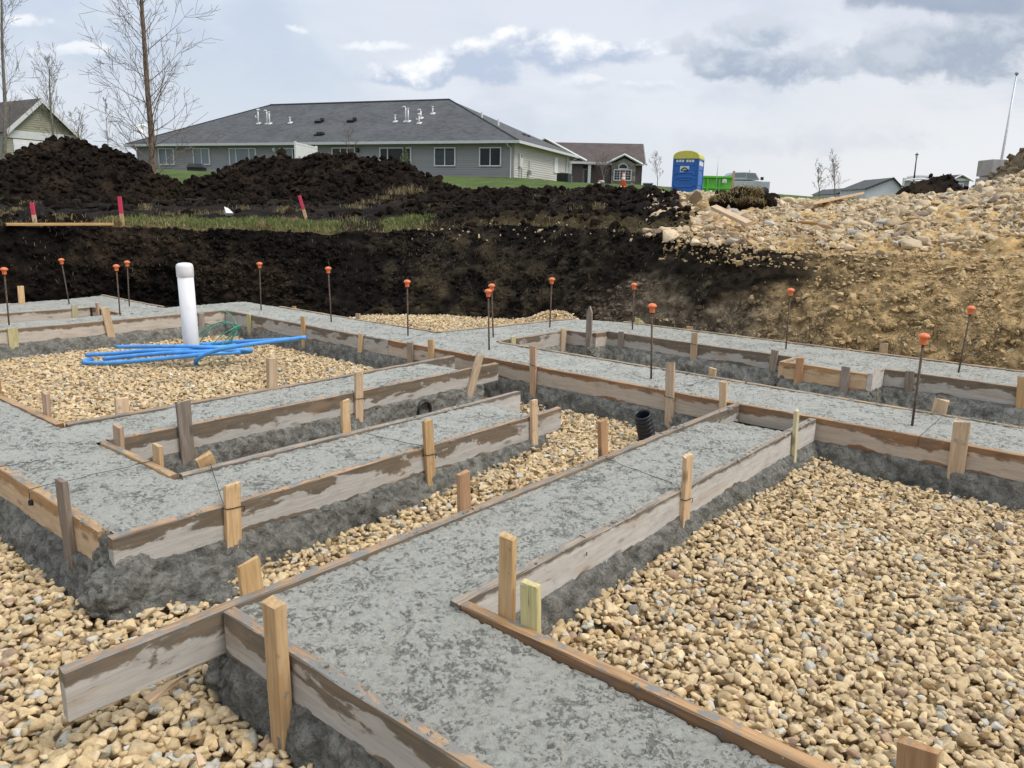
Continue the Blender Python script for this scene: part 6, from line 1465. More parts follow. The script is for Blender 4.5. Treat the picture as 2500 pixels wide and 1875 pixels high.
    for x, yb, yt, hook in [(205, 292, 160, 1), (292, 294, 182, 2), (314, 294, 182, 0), (515, 286, 232, 0), (1548, 274, 214, 0), (1652, 272, 156, 2), (1676, 272, 156, 0), (1783, 290, 208, 1), (1800, 240, 176, 2), (1916, 196, 130, 0)]:
        p = onroof(*z5(x, yb)); ph = (yb - yt) / 4.022 / FOC * 60; b = MB(); q = p + Vector((0, 0, ph)); b.tube([p - Vector((0, 0, .1)), q], .05, 8)
        if hook == 2: b.tube([q, q + Vector((-.06, 0, .10)), q + Vector((-.2, 0, .12)), q + Vector((-.28, 0, .0))], .05, 8)
        elif hook == 1: b.tube([p + Vector((0, 0, ph * .45)), p + Vector((-.22, 0, ph * .45)), p + Vector((-.22, 0, ph * .6))], .05, 8); b.tube([q - Vector((.09, 0, .02)), q + Vector((.09, 0, -.02))], .08, 8)
        else: b.tube([q - Vector((0, 0, .05)), q + Vector((0, 0, .02))], .085, 8)
        b.box(p + Vector((0, 0, .03)), (.34, .3, .06), Matrix.Rotation(math.atan2(R_, hx), 3, 'X')); b.build('vent_pipe', M['white'], rf, True)
    for x, y in [(800, 276), (1118, 270), (775, 404), (812, 404)]:
        p = onroof(*z5(x, y)); b = MB(); s_ = 1.25 if y < 300 else .7; b.box(p + Vector((0, 0, .06 * s_)), (.46 * s_, .3 * s_, .16 * s_), Matrix.Rotation(math.atan2(R_, hx), 3, 'X')); b.lathe([(.02, -.02), (.17, 0), (.15, .14), (.02, .19)], 10, p + Vector((.2 * s_, .05, .12 * s_))); b.build('roof_vent', M['black'], rf)
    nr2 = Vector((R_, 0, hl)).normalized()
    for n, x, yb, yt, mt in [(2, 908, 768, 732, 'white'), (2, 1015, 818, 780, 'white'), (2, 1176, 876, 868, 'black'), (2, 1206, 886, 878, 'black')]:
        nw = Fm.x * nr2.x + Vector((0, 0, nr2.z)); p = hit(*qz(n, x, yb), c + Fm.x * x1 + Vector((0, 0, ze)), nw) - c; p = Vector((p.dot(Fm.x), p.dot(Fm.y), p.z)); b = MB(); b.tube([p - Vector((0, 0, .1)), p + Vector((0, 0, (yb - yt) * q_ / FOC * 60))], .07 if mt == 'white' else .2, 8); b.build('vent_pipe' if mt == 'white' else 'roof_vent', M[mt], rf)
    # stone bed along the side wall
    b = MB(); b.box((.75, W * .5, -.06), (1.4, W, .12)); b.box((-4.2, -.55, -.04), (8.4, .9, .10)); b.build('stone_bed', M['block'], t_)
    return c, Fm, ang
HC, HF, HANG = grey_house()

def lloc(F_, s_, w_, z_=0.0): return F_.o + F_.x * s_ + F_.y * w_ + Vector((0, 0, z_))
def yard_things():
    p = lloc(HF, 1.25, 7.2, -.05); t_ = thing('air_conditioner', 'dark air conditioner unit beside the cream side wall', 'air conditioner', p, HANG)
    b = MB(); b.box((0, 0, .42), (.85, .85, .78)); b.build('casing', M['black'], t_, False, .03)
    b = MB()
    for k in range(9): b.box((0, 0, .1 + k * .078), (.875, .875, .02))
    b.build('louvres', M['dkgreen'], t_); b = MB(); b.lathe([(.38, .81), (.38, .84), (.30, .86), (.05, .87)], 18); b.build('fan_grille', M['grey_metal'], t_)
    # white vinyl privacy panel
    a, e = at(722, 384, 50), at(773, 384, 53.5); d = e - a; t_ = thing('vinyl_fence', 'white vinyl privacy panel before the sliding door of the ranch house', 'fence', Vector((a.x, a.y, a.z - 1.0)), math.atan2(d.y, d.x)); L = d.length; h = 1.85
    b = MB(); b.box((L / 2, 0, h / 2), (L, .04, h)); b.build('panel', M['white'], t_)
    for s_ in (0, L): b = MB(); b.box((s_, 0, h / 2 + .05), (.11, .11, h + .12)); b.build('post', M['white'], t_)
    b = MB(); b.box((L / 2, 0, h), (L, .07, .10)); b.build('rail', M['white'], t_)
    # covered grill
    p = at(482, 440, 47); t_ = thing('covered_grill', 'black covered barbecue grill on the lawn between the soil heaps', 'grill', Vector((p.x, p.y, p.z - .05)))
    b = MB(); b.box((0, 0, .36), (.95, .55, .8)); b.build('cart_cover', M['black'], t_, False, .04); b = MB(); b.add([(-.52, -.34, .76), (.52, -.34, .76), (.52, .34, .76), (-.52, .34, .76), (-.36, -.2, .98), (.36, -.2, .98), (.36, .2, .98), (-.36, .2, .98)], [(3, 2, 1, 0), (4, 5, 6, 7), (0, 1, 5, 4), (1, 2, 6, 5), (2, 3, 7, 6), (3, 0, 4, 7)]); b.build('hood', M['black'], t_)
    # satellite dish
    p = at(350, 321, 62); t_ = thing('satellite_dish', 'pale satellite dish at the left roof corner behind the bare tree trunk', 'dish', p); b = MB(); b.lathe([(.0, 0), (.25, .03), (.45, .10), (.55, .16), (.54, .17), (.44, .115), (.24, .045), (.001, .015)], 24, cap=False); o = b.build('reflector', M['pale_metal'], t_, True); o.rotation_euler = (math.radians(62), 0, math.radians(35))
    b = MB(); b.tube([(0, 0, 0), (.1, .2, -.3), (.1, .25, -1.1)], .035, 8); b.tube([(0, 0, -.1), (-.25, -.6, .0)], .02, 6); b.build('mast', M['grey_metal'], t_)
    # small conifer in front of the patio door
    p = at(988, 400, 49); t_ = thing('young_conifer', 'small pale green conifer in front of the patio door', 'tree', Vector((p.x, p.y, p.z - .3))); b = MB(); b.tube([(0, 0, 0), (0, 0, 1.3)], [.03, .01], 6); b.build('trunk', M['bark'], t_)
    rg = np.random.default_rng(4); n = 700; z = rg.uniform(.1, 1.3, n) ; r = (1.35 - z) * .42 * rg.uniform(.2, 1, n); a = rg.uniform(0, 6.28, n); base = np.stack([r * np.cos(a), r * np.sin(a), z], -1)
    link('crown', blades('crown', base, rg.uniform(.03, .10, n), rg.uniform(.05, .16, n), np.array([.16, .20, .10]) * rg.uniform(.6, 1.3, (n, 1)), np.full(n, .02)), M['grass'], t_)
    # cones and utility cabinets
    def cone(px, py, Y, h, lb):
        p = at(px, py, Y); t_ = thing('traffic_cone', lb, 'traffic cone', p); b = MB(); b.lathe([(.15 * h / .7, .03), (.04 * h / .7, h), (.03, h + .005)], 18); b.build('body', M['cone'], t_, True); b = MB(); b.box((0, 0, .015), (.36 * h / .7, .36 * h / .7, .035)); b.build('base', M['cone'], t_, False, .01)
        for f0, f1 in ((.52, .70), (.78, .88)):
            rr = lambda f: (.15 + (.04 - .15) * f) * h / .7 + .004; b = MB(); b.lathe([(rr(f0), h * f0), (rr(f1), h * f1)], 18, cap=False); b.build('stripe', M['white'], t_, True)
    cone(1461, 475, 30, .52, 'orange and white traffic cone standing beside the grey pedestal'); cone(1521, 456.5, 40, .70, 'orange traffic cone standing on the green utility box')
    p = at(1468, 474, 30.3); t_ = thing('utility_pedestal', 'narrow grey utility pedestal right behind a cone', 'utility box', p); b = MB(); b.lathe([(.09, 0), (.09, .40), (.105, .41), (.105, .47), (.06, .51)], 16); b.build('housing', M['grey_metal'], t_, True)
    def cab(px0, px1, pt, pb, Y, lb, mat='dkgreen'):
        a, e = at(px0, pt, Y), at(px1, pt, Y); w = e.x - a.x; zb = at(px0, pb, Y).z - .35; t_ = thing('utility_box', lb, 'utility box', Vector(((a.x + e.x) / 2, Y + .3, zb))); h = a.z - zb; b = MB(); b.box((0, 0, h / 2 - .03), (w, .6, h - .06)); b.build('cabinet', M[mat], t_, False, .02); b = MB(); b.box((0, 0, h - .03), (w + .05, .66, .06)); b.build('lid', M['grey_metal'], t_, False, .01)
    cab(1505, 1537, 456.5, 470, 40, 'dark green utility box under the upper traffic cone'); cab(1574, 1594, 446, 456, 46, 'dark green utility box left of the blue toilet')
    p = at(1518, 462, 39.5); b = MB(); b.lathe([(.001, .26), (.11, .23), (.17, .14), (.19, 0), (.17, -.1)], 18); o = b.build('white_bucket', M['sticker'], None, True); o.location = p + Vector((0, 0, -.1)); tag(o, 'rounded white tub lying in front of the green utility box', 'tub')
yard_things()

def brown_house():
    c = at(1463, 455, 105.0); ang = -.06; F_ = Frame(c, ang); t_ = thing('brown_house', 'brown house with stone front gable and brown roof right of the ranch house', 'house', c, ang)
    s1, _ = F_.px(1567.5, 406); H = 2.85; W = 9.0; zb = -1.0
    lap_wall('wall', -7, s1, zb, H, 'side_brown', t_, .2, 'x', 0, -1)
    lap_wall('wall', -.2, W + .2, zb, H + 3.4, 'side_cream', t_, .2, 'y', s1, 1, gable=(W / 2, W / 2 + .2, .64, H))
    ov = .5; ze = H; R_ = 2.95; y0 = -ov
    rf = uvroof('roof', [[(-9, y0, ze), (s1 + ov, y0, ze), (s1 + ov, W / 2, ze + R_), (-9, W / 2, ze + R_)], [(s1 + ov, W + ov, ze), (-9, W + ov, ze), (-9, W / 2, ze + R_), (s1 + ov, W / 2, ze + R_)]], 'roof_brown', t_)
    b = MB()
    for ya, yb in ((y0, W / 2), (W + ov, W / 2)): b.tube([(s1 + ov, ya, ze - .05), (s1 + ov, yb, ze + R_ - .05)], .14, 4)
    b.box(((s1 - 7) / 2, y0, ze - .06), (s1 + 7 + ov, .14, .2)); b.build('fascia', M['trim'], rf)
    # stone front gable
    g0, _ = F_.px(1491, 450); g1, _ = F_.px(1549, 450); gm, zt = F_.px(1521.5, 377, -.6); hw = (g1 - g0) / 2; gm = (g0 + g1) / 2; sl = (zt - H) / (hw + .8)
    b = MB(); b.hexa([(g0, -.6, zb), (g1, -.6, zb), (g1, -.6, H), (gm, -.6, H + hw * sl), (g0, -.6, H)], [(g0, .6, zb), (g1, .6, zb), (g1, .6, H), (gm, .6, H + hw * sl), (g0, .6, H)])
    def stone_face(t, bb):
        v = t.node('ShaderNodeTexVoronoi', feature='F1'); t.put(v.inputs['Vector'], t.mapping(t.pos(), (1, 1, 2.2))); v.inputs['Scale'].default_value = 2.2
        r = t.sep(v.outputs['Color'])[0]; t.put(bb.inputs['Base Color'], t.mix(r, (.14, .125, .10), (.34, .31, .27))); bb.inputs['Roughness'].default_value = .9; bump(t, bb, v.outputs[0], .8, .05)
    M['fieldstone'] = pbr('field_stone', stone_face); b.build('stone_gable', M['fieldstone'], t_)
    oh = hw + .8; q = uvroof('gable_roof', [[(gm - oh, -1.05, H), (gm - oh, 4, H), (gm, 4, zt), (gm, -1.05, zt)][::-1], [(gm + oh, -1.05, H), (gm, -1.05, zt), (gm, 4, zt), (gm + oh, 4, H)][::-1]], 'roof_brown', t_)
    b = MB(); b.tube([(gm - oh, -1.06, H - .05), (gm, -1.06, zt - .05), (gm + oh, -1.06, H - .05)], .15, 4); b.build('rake_board', M['trim'], q)
    (wa, z1), (wb, z0) = F_.px(1500.5, 415.5, -.6), F_.px(1539, 439.5, -.6); window(t_, wa, wb, z0, z1, 3, ['glass_dark'], 'trim', -.6, .12, mull=(2, 4))
    (ca_, zc), (cb_, _) = F_.px(1509, 412.5, -.6), F_.px(1533, 412.5, -.6); m_ = (ca_ + cb_) / 2; r_ = (cb_ - ca_) / 2; pts = [(m_ + r_ * math.cos(k * math.pi / 12), -.66, zc + 1.05 * r_ * math.sin(k * math.pi / 12)) for k in range(13)]
    b = MB(); b.tube(pts + [pts[0]], .09, 6); fr = b.build('arch_window', M['trim'], t_); b = MB(); b.hexa(pts, [(x, -.61, z) for x, y, z in pts]); b.build('pane', M['glass_dark'], fr)
    # garage wing running towards the camera on the left, with its own gable roof, and the porch
    (sa, zA) = F_.px(1331, 336, -3.0); (sb, zB) = F_.px(1432, 391, -3.0)
    q = uvroof('wing_roof', [[(sb, -3, zB), (sb, 8, zB), (sa, 8, zA), (sa, -3, zA)], [(2 * sa - sb, 8, zB), (2 * sa - sb, -3, zB), (sa, -3, zA), (sa, 8, zA)]], 'roof_brown', t_)
    b = MB(); b.tube([(sb, -3.02, zB - .1), (sa, -3.02, zA - .1), (2 * sa - sb, -3.02, zB - .1)], .17, 4); b.build('rake_board', M['trim'], q)
    b = MB(); b.hexa([(sa - (sb - sa) * .95, -2.6, zb), (sb - .4, -2.6, zb), (sb - .4, -2.6, zB), (sa, -2.6, zA - .2), (sa - (sb - sa) * .95, -2.6, zB)], [(sa - (sb - sa) * .95, 6, zb), (sb - .4, 6, zb), (sb - .4, 6, zB), (sa, 6, zA - .2), (sa - (sb - sa) * .95, 6, zB)]); b.build('wing_wall', M['side_brown'], t_)
    (pa, zp_), (pb, _) = F_.px(1384, 402, -3.4), F_.px(1462, 404, -3.4); q = uvroof('porch_roof', [[(pa, -3.4, H), (pb + 1.0, -3.4, H), (pb - 1.5, -.2, H + 1.4), (pa + 1.2, -.2, H + 1.6)]], 'roof_brown', t_); b = MB(); b.box(((pa + pb) / 2 + .5, -3.4, H - .12), (pb - pa + 1.1, .16, .26)); b.build('fascia', M['trim'], q)
    for px in (1393, 1438): s_, _ = F_.px(px, 440, -3.2); b = MB(); b.box((s_, -3.2, (H + zb) / 2 - .1), (.36 if px > 1400 else .2, .3, H - zb - .2)); b.build('post', M['trim'], t_)
    (da, z1), (db, z0) = F_.px(1427, 416, -2.0), F_.px(1435, 452, -2.0); b = MB(); b.box(((da + db) / 2, -2.62, 1.0), (1.0, .1, 2.1)); d_ = b.build('front_door', M['bark_pale'], t_); b = MB(); b.box(((da + db) / 2, -2.69, 1.15), (.5, .04, 1.5)); b.build('door_glass', M['glass_dark'], d_)
    b = MB(); s_, _ = F_.px(1384, 440, -2.7); b.box((s_, -2.7, .2), (1.6, .12, 1.8)); b.build('stone_base', M['fieldstone'], t_)
brown_house()

def olive_house():
    ap = at(93.3, 240, 60.0); ang = math.radians(58); F_ = Frame(Vector((ap.x, ap.y, 0)), ang); gz_ = 2.4; c = Vector((ap.x, ap.y, gz_)); F_ = Frame(c, ang)
    t_ = thing('olive_house', 'olive green gabled house with pale trim at the left edge', 'house', c, ang)
    half, zE = F_.px(196, 340); zA = ap.z - gz_; rise = zA - zE; sl = rise / half
    lap_wall('wall', -half * .94, half * .94, -.6, zA - .25, 'side_sage', t_, .16, 'x', 0, -1, gable=(0, half * .94, sl, zE))
    lap_wall('wall', 0, 12, -.6, zE, 'side_sage', t_, .16, 'y', half * .94, 1); lap_wall('wall', 0, 12, -.6, zE, 'side_sage', t_, .16, 'y', -half * .94, -1)
    rf = uvroof('roof', [[(-half, 13, zE), (-half, -.5, zE), (0, -.5, zA), (0, 13, zA)], [(half, -.5, zE), (half, 13, zE), (0, 13, zA), (0, -.5, zA)]], 'roof_taupe', t_)
    b = MB()
    for sg in (-1, 1):
        d = Vector((sg * half, 0, -rise)); n_ = Vector((rise * sg, 0, half)).normalized(); p0 = Vector((0, -.52, zA)); b.hexa([p0, p0 + d, p0 + d - Vector((0, 0, .36)), p0 - Vector((0, 0, .36))], [q + Vector((0, .06, 0)) for q in (p0, p0 + d, p0 + d - Vector((0, 0, .36)), p0 - Vector((0, 0, .36)))])
    b.build('rake_board', M['trim'], rf)
    b = MB(); b.box((0, -.05, zE - .05), (2 * half * .94, .1, .55)); b.box((half * .9, -.06, (zE - .6) / 2), (.26, .1, zE + .2)); b.build('frieze', M['trim'], t_)
    b = MB(); w = half * .62; b.box((-half * .12, -.05, zE / 2 - .35), (2 * w, .08, zE - .1)); dr = b.build('garage_door', M['white'], t_)
    for k in range(5):
        for j in range(4): b = MB(); b.box((-half * .12 - w + (k + .5) * 2 * w / 5, -.10, .3 + j * (zE - .6) / 4), (2 * w / 5 - .12, .04, (zE - .6) / 4 - .1)); b.build('panel', M['sticker'], dr)
    b = MB(); b.tube([(half + .02, -.4, zE - .1), (half - .3, -.1, zE - .5), (half - .3, -.1, -.5)], .06, 6); b.build('downspout', M['trim'], t_)
olive_house()

def far_houses():
    def gable(px0, px1, pe, pa, pap, Y, wall, roof, lb, depth=12, zdrop=4.0, win=False, name='distant_house'):
        a, e, ap = at(px0, pe, Y), at(px1, pe, Y), at(pa, pap, Y); c = Vector(((a.x + e.x) / 2, Y, a.z - zdrop)); t_ = thing(name, lb, 'house', c); w = (e.x - a.x) / 2; h = zdrop; r = ap.z - a.z; m = ap.x - c.x
        b = MB(); f = [(-w, 0, -.5), (w, 0, -.5), (w, 0, h), (m, 0, h + r), (-w, 0, h)]; b.hexa(f, [(x, depth, z) for x, y, z in f]); b.build('wall', M[wall], t_)
        o = .5; sL, sR = r / (m + w), r / (w - m); q = uvroof('roof', [[(-w - o, depth, h - o * sL + .08), (-w - o, -o, h - o * sL + .08), (m, -o, h + r + .08), (m, depth, h + r + .08)], [(w + o, -o, h - o * sR + .08), (w + o, depth, h - o * sR + .08), (m, depth, h + r + .08), (m, -o, h + r + .08)]], roof, t_)
        b = MB(); b.tube([(-w - o, -o, h - o * sL), (m, -o, h + r), (w + o, -o, h - o * sR)], .16, 4); b.build('rake_board', M['white' if wall != 'side_white' else 'roof_grey'], q)
        if win: window(t_, -w * .3, w * .3, h - 2.2, h - .8, 2, ['glass_pale'], 'white', 0, .15); b = MB(); b.box((0, -.1, h), (2 * w + .8, .1, .4)); b.build('frieze', M['white'], t_)
    gable(2116, 2203, 459, 2179, 434.6, 150, 'side_white', 'roof_grey', 'distant white gabled house left of the street lamp')
    gable(2324, 2367, 438, 2346, 427, 150, 'side_grey', 'roof_grey', 'distant grey gabled house between the dark clump and stone slope', win=True)
    gable(2046, 2098, 471, 2072, 459.5, 165, 'side_white', 'roof_grey', 'distant low house with grey roof left of the white gable', depth=14)
    a, e = at(2206, 437, 140), at(2213, 437, 140); b = MB(); b.box((0, 0, 0), (e.x - a.x, .6, 4.0)); o = b.build('white_chimney', M['white']); o.location = Vector(((a.x + e.x) / 2, 140, a.z - 1.8)); tag(o, 'slim white chimney block right of the distant white gable', 'chimney')
    # arched spiked fence on a white rail
    Y = 60; t_ = thing('spiked_fence', 'dark spiked ornamental fence on an arched white rail behind the soil clump', 'fence', at(2240, 445, Y)); inv = Matrix.Translation(-t_.location); n = 24
    arc = [inv @ at(2212 + 66 * k / n, 439.5 - 3.4 * math.sin(math.pi * k / n) , Y) for k in range(n + 1)]
    b = MB(); b.tube([p - Vector((0, 0, .02)) for p in arc], .07, 6); b.build('rail', M['white'], t_)
    for k in range(1, n): b = MB(); p = arc[k]; b.tube([p, p + Vector((0, 0, .19 - .0)), p + Vector((0, 0, .27))], [.022, .022, .002], 4); b.build('picket', M['black'], t_)
    b = MB(); a, e = inv @ at(2211, 441, Y), inv @ at(2262, 450, Y); b.box(((a.x + e.x) / 2, .1, (a.z + e.z) / 2 - .4), (e.x - a.x, .1, a.z - e.z + .8)); b.build('panel', M['side_grey'], t_)
far_houses()

# ------------------------------------------------------------------ street furniture, toilet, dumpster, truck
def potty():
    Y = 41.0; z1 = lambda x, y: (1620 + x * .1266, 350 + y * .1266)
    c = at(*z1(640, 860), Y); ang = math.radians(-22); F_ = Frame(c, ang); t_ = thing('portable_toilet', 'blue portable toilet with yellow roof behind the black bank', 'portable toilet', c, ang)
    wd, _ = F_.px(*z1(180, 700)); wd = -wd; dp, _ = F_.px_side(*z1(752, 700), 0.0); _, ht = F_.px(*z1(640, 292)); dp = min(max(dp, 1.0), 1.5); zb = -.4
    b = MB(); b.box((-wd / 2, dp / 2, (ht + zb) / 2), (wd, dp, ht - zb)); b.build('cabin', M['potty_blue'], t_, False, .03)
    for x in (0, -wd):
        for y in (0, dp): b = MB(); b.box((x, y, (ht + zb) / 2), (.09, .09, ht - zb)); b.build('corner_post', M['potty_blue'], t_, False, .02)
    # domed roof
    b = MB(); rows = []; n = 10
    for k in range(n + 1):
        a = math.pi * k / n; x = -wd / 2 - math.cos(a) * (wd / 2 + .05); z = ht + .06 + math.sin(a) ** .8 * .34; rows.append((x, z))
    lo = [(rows[0][0], ht - .02), (rows[-1][0], ht - .02)]; prof = [lo[0]] + rows + [lo[1]]
    b.hexa([(x, -.05, z) for x, z in prof], [(x, dp + .05, z) for x, z in prof]); b.build('roof', M['potty_yellow'], t_, False, .02)
    b = MB(); b.tube([(-wd * .12, .25, ht + .2), (-wd * .12, .25, ht + .31)], .05, 8); b.build('vent', M['black'], t_)
    def fp(x, y): return F_.px(*z1(x, y))
    for xa, xb in ((248, 287), (303, 342), (357, 395), (442, 482), (497, 534), (548, 590)):
        (a, zt), (e, zl) = fp(xa, 316), fp(xb, 362); b = MB(); b.box(((a + e) / 2, -.005, (zt + zl) / 2), (e - a, .03, zt - zl)); b.build('vent_slot', M['sticker'], t_)
    # raised mouldings of the back panel
    def mould(pts, r=.03): bb = MB(); bb.tube([(fp(*p)[0], -.01, fp(*p)[1]) for p in pts], r, 6); bb.build('moulding', M['potty_blue'], t_)
    mould([(205, 600), (270, 565), (545, 565), (600, 610)]); mould([(240, 690), (290, 655), (540, 655), (590, 690)]); mould([(310, 702), (480, 702)], .025); mould([(215, 400), (270, 422), (560, 422), (600, 395)], .025); mould([(205, 800), (250, 835), (540, 835), (600, 800)])
    for pts in ([(655, 305), (750, 330), (752, 380), (660, 358)],):
        ws = [F_.px_side(*z1(*p), 0.0) for p in pts]; y0_, y1_ = .12, dp - .12; b = MB(); b.box((.012, (y0_ + y1_) / 2, ht - .22), (.03, y1_ - y0_, .20)); v_ = b.build('vent_slot', M['sticker'], t_)
    for z0_, z1_ in ((.15, .75), (.9, 1.5)): b = MB(); b.box((.008, dp / 2, (z0_ + z1_) / 2), (.03, dp - .35, z1_ - z0_)); b.build('side_panel', M['potty_blue'], t_, False, .012)
    # white decal with a dark ribbon emblem
    (a, zt), (e, zl) = fp(322, 436), fp(490, 556); b = MB(); b.hexa([(a, -.012, zl), (a + (e - a) * .35, -.012, zl), (a + (e - a) * .5, -.012, zl + (zt - zl) * .28), (e - .05, -.012, zl + (zt - zl) * .3), (e, -.012, zl + (zt - zl) * .55), (e, -.012, zt), (a, -.012, zt)], [(a, .0, zl), (a + (e - a) * .35, .0, zl), (a + (e - a) * .5, .0, zl + (zt - zl) * .28), (e - .05, .0, zl + (zt - zl) * .3), (e, .0, zl + (zt - zl) * .55), (e, .0, zt), (a, .0, zt)]); d_ = b.build('decal', M['sticker'], t_)
    m = (a + e) / 2; zm = zl + (zt - zl) * .52; r = (e - a) * .32; b = MB(); b.tube([(m - r, -.02, zm - .05), (m - r * .6, -.02, zm + .03), (m, -.02, zm + .06), (m + r * .6, -.02, zm + .03), (m + r, -.02, zm - .05)], .028, 6); b.tube([(m - r * .8, -.02, zm - .10), (m, -.02, zm - .05), (m + r * .8, -.02, zm - .10)], .018, 6); b.box((m - r, -.02, zm - .06), (.08, .01, .10)); b.box((m + r, -.02, zm - .06), (.08, .01, .10)); b.build('emblem', M['black'], d_)
potty()
def dumpster():
    Y = 50.0; z1 = lambda x, y: (1620 + x * .1266, 350 + y * .1266); a, e = at(*z1(690, 622), Y), at(*z1(1342, 622), Y); zb = at(*z1(1000, 865), Y).z - .5; c = Vector((a.x, Y, zb)); t_ = thing('dumpster', 'lime green open dumpster beside the blue toilet', 'dumpster', c); L = e.x - a.x; h = a.z - zb
    b = MB(); b.add([(0, 0, h), (L, 0, h), (L - .1, 0, 0), (.1, 0, 0), (0, 2.0, h), (L, 2.0, h), (L - .1, 2, 0), (.1, 2, 0)], [(0, 3, 2, 1), (4, 5, 6, 7), (0, 4, 7, 3), (1, 2, 6, 5), (3, 7, 6, 2)]); b.build('body', M['lime'], t_)
    b = MB(); b.box((L / 2, -.04, h - .06), (L + .1, .14, .13)); b.box((L / 2, 2.0, h - .06), (L + .1, .12, .12)); b.build('rim', M['lime'], t_, False, .015)
    b = MB(); b.box((L / 2, -.04, h * .42), (L - .2, .1, .10)); b.box((L / 2, -.05, h * .12), (L - .2, .12, .12)); b.build('rib', M['lime'], t_)
    for x in (.25, .6): b = MB(); b.box((L * x, -.05, h * .45), (.10, .1, h * .8)); b.build('rib', M['lime'], t_)
    x0, x1 = at(*z1(1130, 690), Y), at(*z1(1205, 765), Y); b = MB(); b.box(((x0.x + x1.x) / 2 - c.x, -.11, (x0.z + x1.z) / 2 - zb), (x1.x - x0.x, .02, x0.z - x1.z)); s_ = b.build('notice', M['sticker'], t_); b = MB()
    for k in range(3): b.box(((x0.x + x1.x) / 2 - c.x, -.125, x0.z - zb - .10 - k * .09), ((x1.x - x0.x) * .6, .006, .02))
    b.build('ruled_lines', M['grey_metal'], s_)
    p, q = at(*z1(1347, 700), 46), at(*z1(1349, 532), 46); b = MB(); b.box((0, 0, 0), (.11, .09, q.z - p.z + 1.4)); o = b.build('wooden_post', M['stake']); o.location = Vector((p.x, 46, (p.z + q.z) / 2 - .7)); tag(o, 'tan wooden post at the right end of the green dumpster', 'post')
    p, q = at(*z1(1008, 880), 44), at(*z1(1062, 265), 44); b = MB(); b.tube([p - Vector((0, 0, .6)), p.lerp(q, .5), q], [.022, .02, .014], 6); o = b.build('marker_rod', M['pale_metal'], None, True); tag(o, 'thin pale marker rod rising in front of the dumpster', 'rod')
dumpster()
def pickup():
    Y = 58.0; z1 = lambda x, y: (1620 + x * .1266, 350 + y * .1266); c = at(*z1(1600, 700), Y); t_ = thing('parked_pickup', 'silver pickup truck cab half hidden behind the sod clump', 'pickup truck', Vector((c.x, Y, c.z - 1.15))); inv = Matrix.Translation(-t_.location)
    P = lambda x, y, d=0.0: inv @ at(*z1(x, y), Y) + Vector((0, d, 0)); w = 1.85
    roof = [P(1290, 610), P(1345, 555), P(1600, 552), P(1780, 566), P(1850, 690), P(1850, 705), P(1285, 705)]
    b = MB(); b.hexa(roof, [p + Vector((0, w, 0)) for p in roof]); b.build('cab', M['silver'], t_, False, .03)
    a = [P(1362, 570, -.012), P(1590, 570, -.012), P(1590, 655, -.012), P(1362, 655, -.012)]; b = MB(); b.hexa(a, [p + Vector((0, .02, 0)) for p in a]); b.build('side_window', M['glass_pale'], t_)
    a = [P(1605, 572, -.012), P(1765, 580, -.012), P(1815, 680, -.012), P(1605, 680, -.012)]; b = MB(); b.hexa(a, [p + Vector((0, .02, 0)) for p in a]); b.build('side_window', M['glass_pale'], t_)
    a = [P(1788, 580, .15), P(1850, 690, .15)]; b = MB(); b.hexa([a[0], a[1], a[1] + Vector((0, w - .3, 0)), a[0] + Vector((0, w - .3, 0))], [q + Vector((.015, 0, .012)) for q in (a[0], a[1], a[1] + Vector((0, w - .3, 0)), a[0] + Vector((0, w - .3, 0)))]); b.build('windscreen', M['glass_dark'], t_)
    bl = P(1250, 700); br = P(2060, 735); b = MB(); b.box(((bl.x + br.x) / 2, w / 2, (bl.z + br.z) / 2 - .38), (br.x - bl.x, w, .75)); b.build('body', M['silver'], t_, False, .06)
    m_ = P(1890, 680); b = MB(); b.box((m_.x, -.12, m_.z), (.22, .12, .22)); b.build('mirror', M['black'], t_, False, .03); m_ = P(1697, 545); b = MB(); b.tube([m_ - Vector((0, -.5, .1)), m_ + Vector((0, .5, .12))], .02, 6); b.build('antenna', M['black'], t_)
    for x in (1430, 1960):
        q = P(x, 770); b = MB(); b.lathe([(.01, -.11), (.30, -.11), (.34, -.08), (.34, .08), (.30, .11), (.01, .11)], 20); o = b.build('wheel', M['black'], t_, True); o.rotation_euler = (math.pi / 2, 0, 0); o.location = (q.x, .1, .36); b = MB(); b.lathe([(.01, -.13), (.19, -.125), (.2, -.10)], 16); k = b.build('rim', M['pale_metal'], o, True)
pickup()
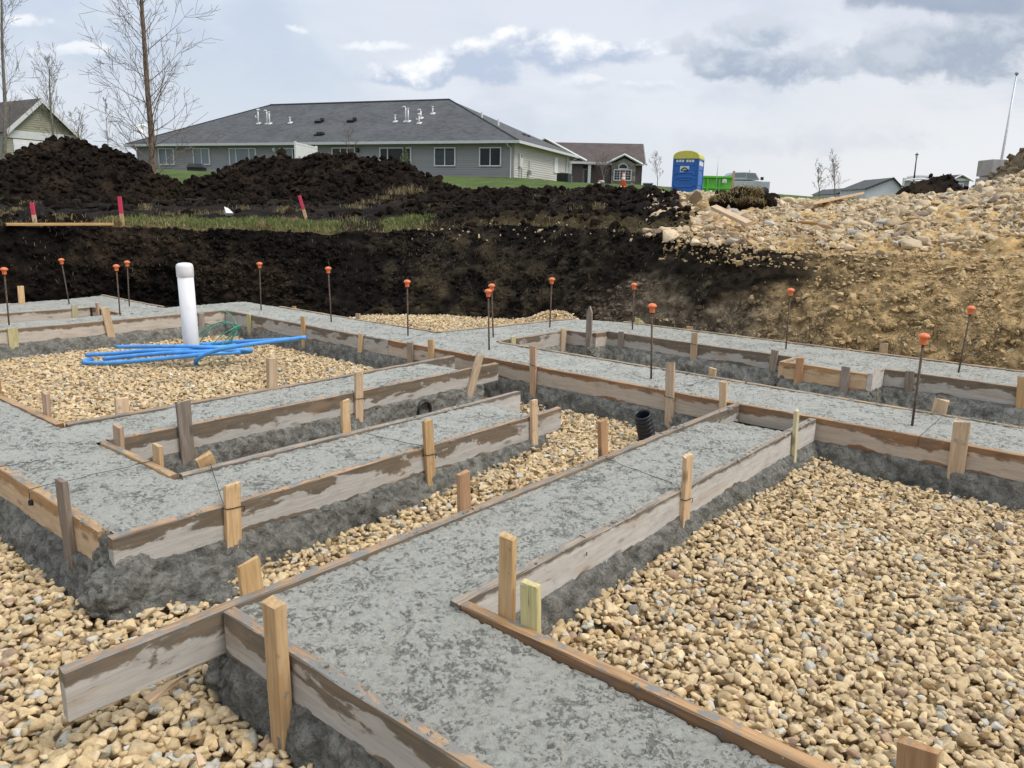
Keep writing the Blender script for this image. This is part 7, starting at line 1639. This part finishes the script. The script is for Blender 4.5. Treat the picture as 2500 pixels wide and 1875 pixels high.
def lamp_and_pole():
    Y = 118.0; z2 = lambda x, y: (2140 + x * .1627, 350 + y * .1627); p, q = at(*z2(562, 540), Y), at(*z2(600, 215), Y); t_ = thing('street_lamp', 'black street lamp with frosted lantern on the right skyline', 'street lamp', Vector((p.x, Y, p.z - 1.2))); inv = Matrix.Translation(-t_.location)
    b = MB(); b.tube([inv @ (p - (q - p).normalized() * 1.2), inv @ p, inv @ q], [.12, .11, .08], 10); b.build('pole', M['black'], t_, True)
    h = inv @ q; u = (q - p).normalized()
    rot = Vector((0, 0, 1)).rotation_difference(u)
    for nm, prof, mt in (('lantern', [(.10, 0), (.125, .04), (.20, .40), (.19, .42)], 'lamp_glass'), ('lamp_hood', [(.25, .41), (.26, .44), (.15, .55), (.05, .60), (.05, .66), (.005, .74)], 'black'), ('collar', [(.05, -.12), (.08, -.08), (.10, 0), (.11, .02)], 'black')):
        b = MB(); b.lathe(prof, 8 if nm == 'lantern' else 14); o = b.build(nm, M[mt], t_); o.rotation_mode = 'QUATERNION'; o.rotation_quaternion = rot; o.location = h
    Y = 34.0; p, q = at(2443, 402, Y), at(2481.5, 186, Y); t_ = thing('flagpole', 'tall pale bare flagpole with ball top at the right edge', 'flagpole', Vector((p.x, Y, p.z - .8))); inv = Matrix.Translation(-t_.location)
    b = MB(); b.tube([inv @ (p - (q - p).normalized() * .8), inv @ p, inv @ q], [.056, .054, .034], 12); b.build('pole', M['pale_metal'], t_, True); b = MB(); e = inv @ q; b.lathe([(.01, .0), (.02, .02), (.06, .06), (.075, .10), (.06, .15), (.01, .175)], 14, e); b.build('finial', M['grey_metal'], t_, True)
    a, e = at(2422, 403, 15.5), at(2456, 396, 15.5); c = Vector((a.x, 15.5, a.z - .5)); t_ = thing('block_wall', 'stack of grey concrete blocks at the foot of the flagpole', 'block wall', c); w = e.x - a.x
    for k, (x, y, z, sx) in enumerate([(w / 2, 0, .12, w), (w / 2, 0, .36, w), (w + .17, .35, .38, .32), (w + .5, .4, .40, .34)]):
        b = MB(); b.box((x, y + .25, z + (.10 if k == 1 else .0)), (sx - .01, .5, .30)); b.build('block', M['block'], t_, False, .008)
lamp_and_pole()
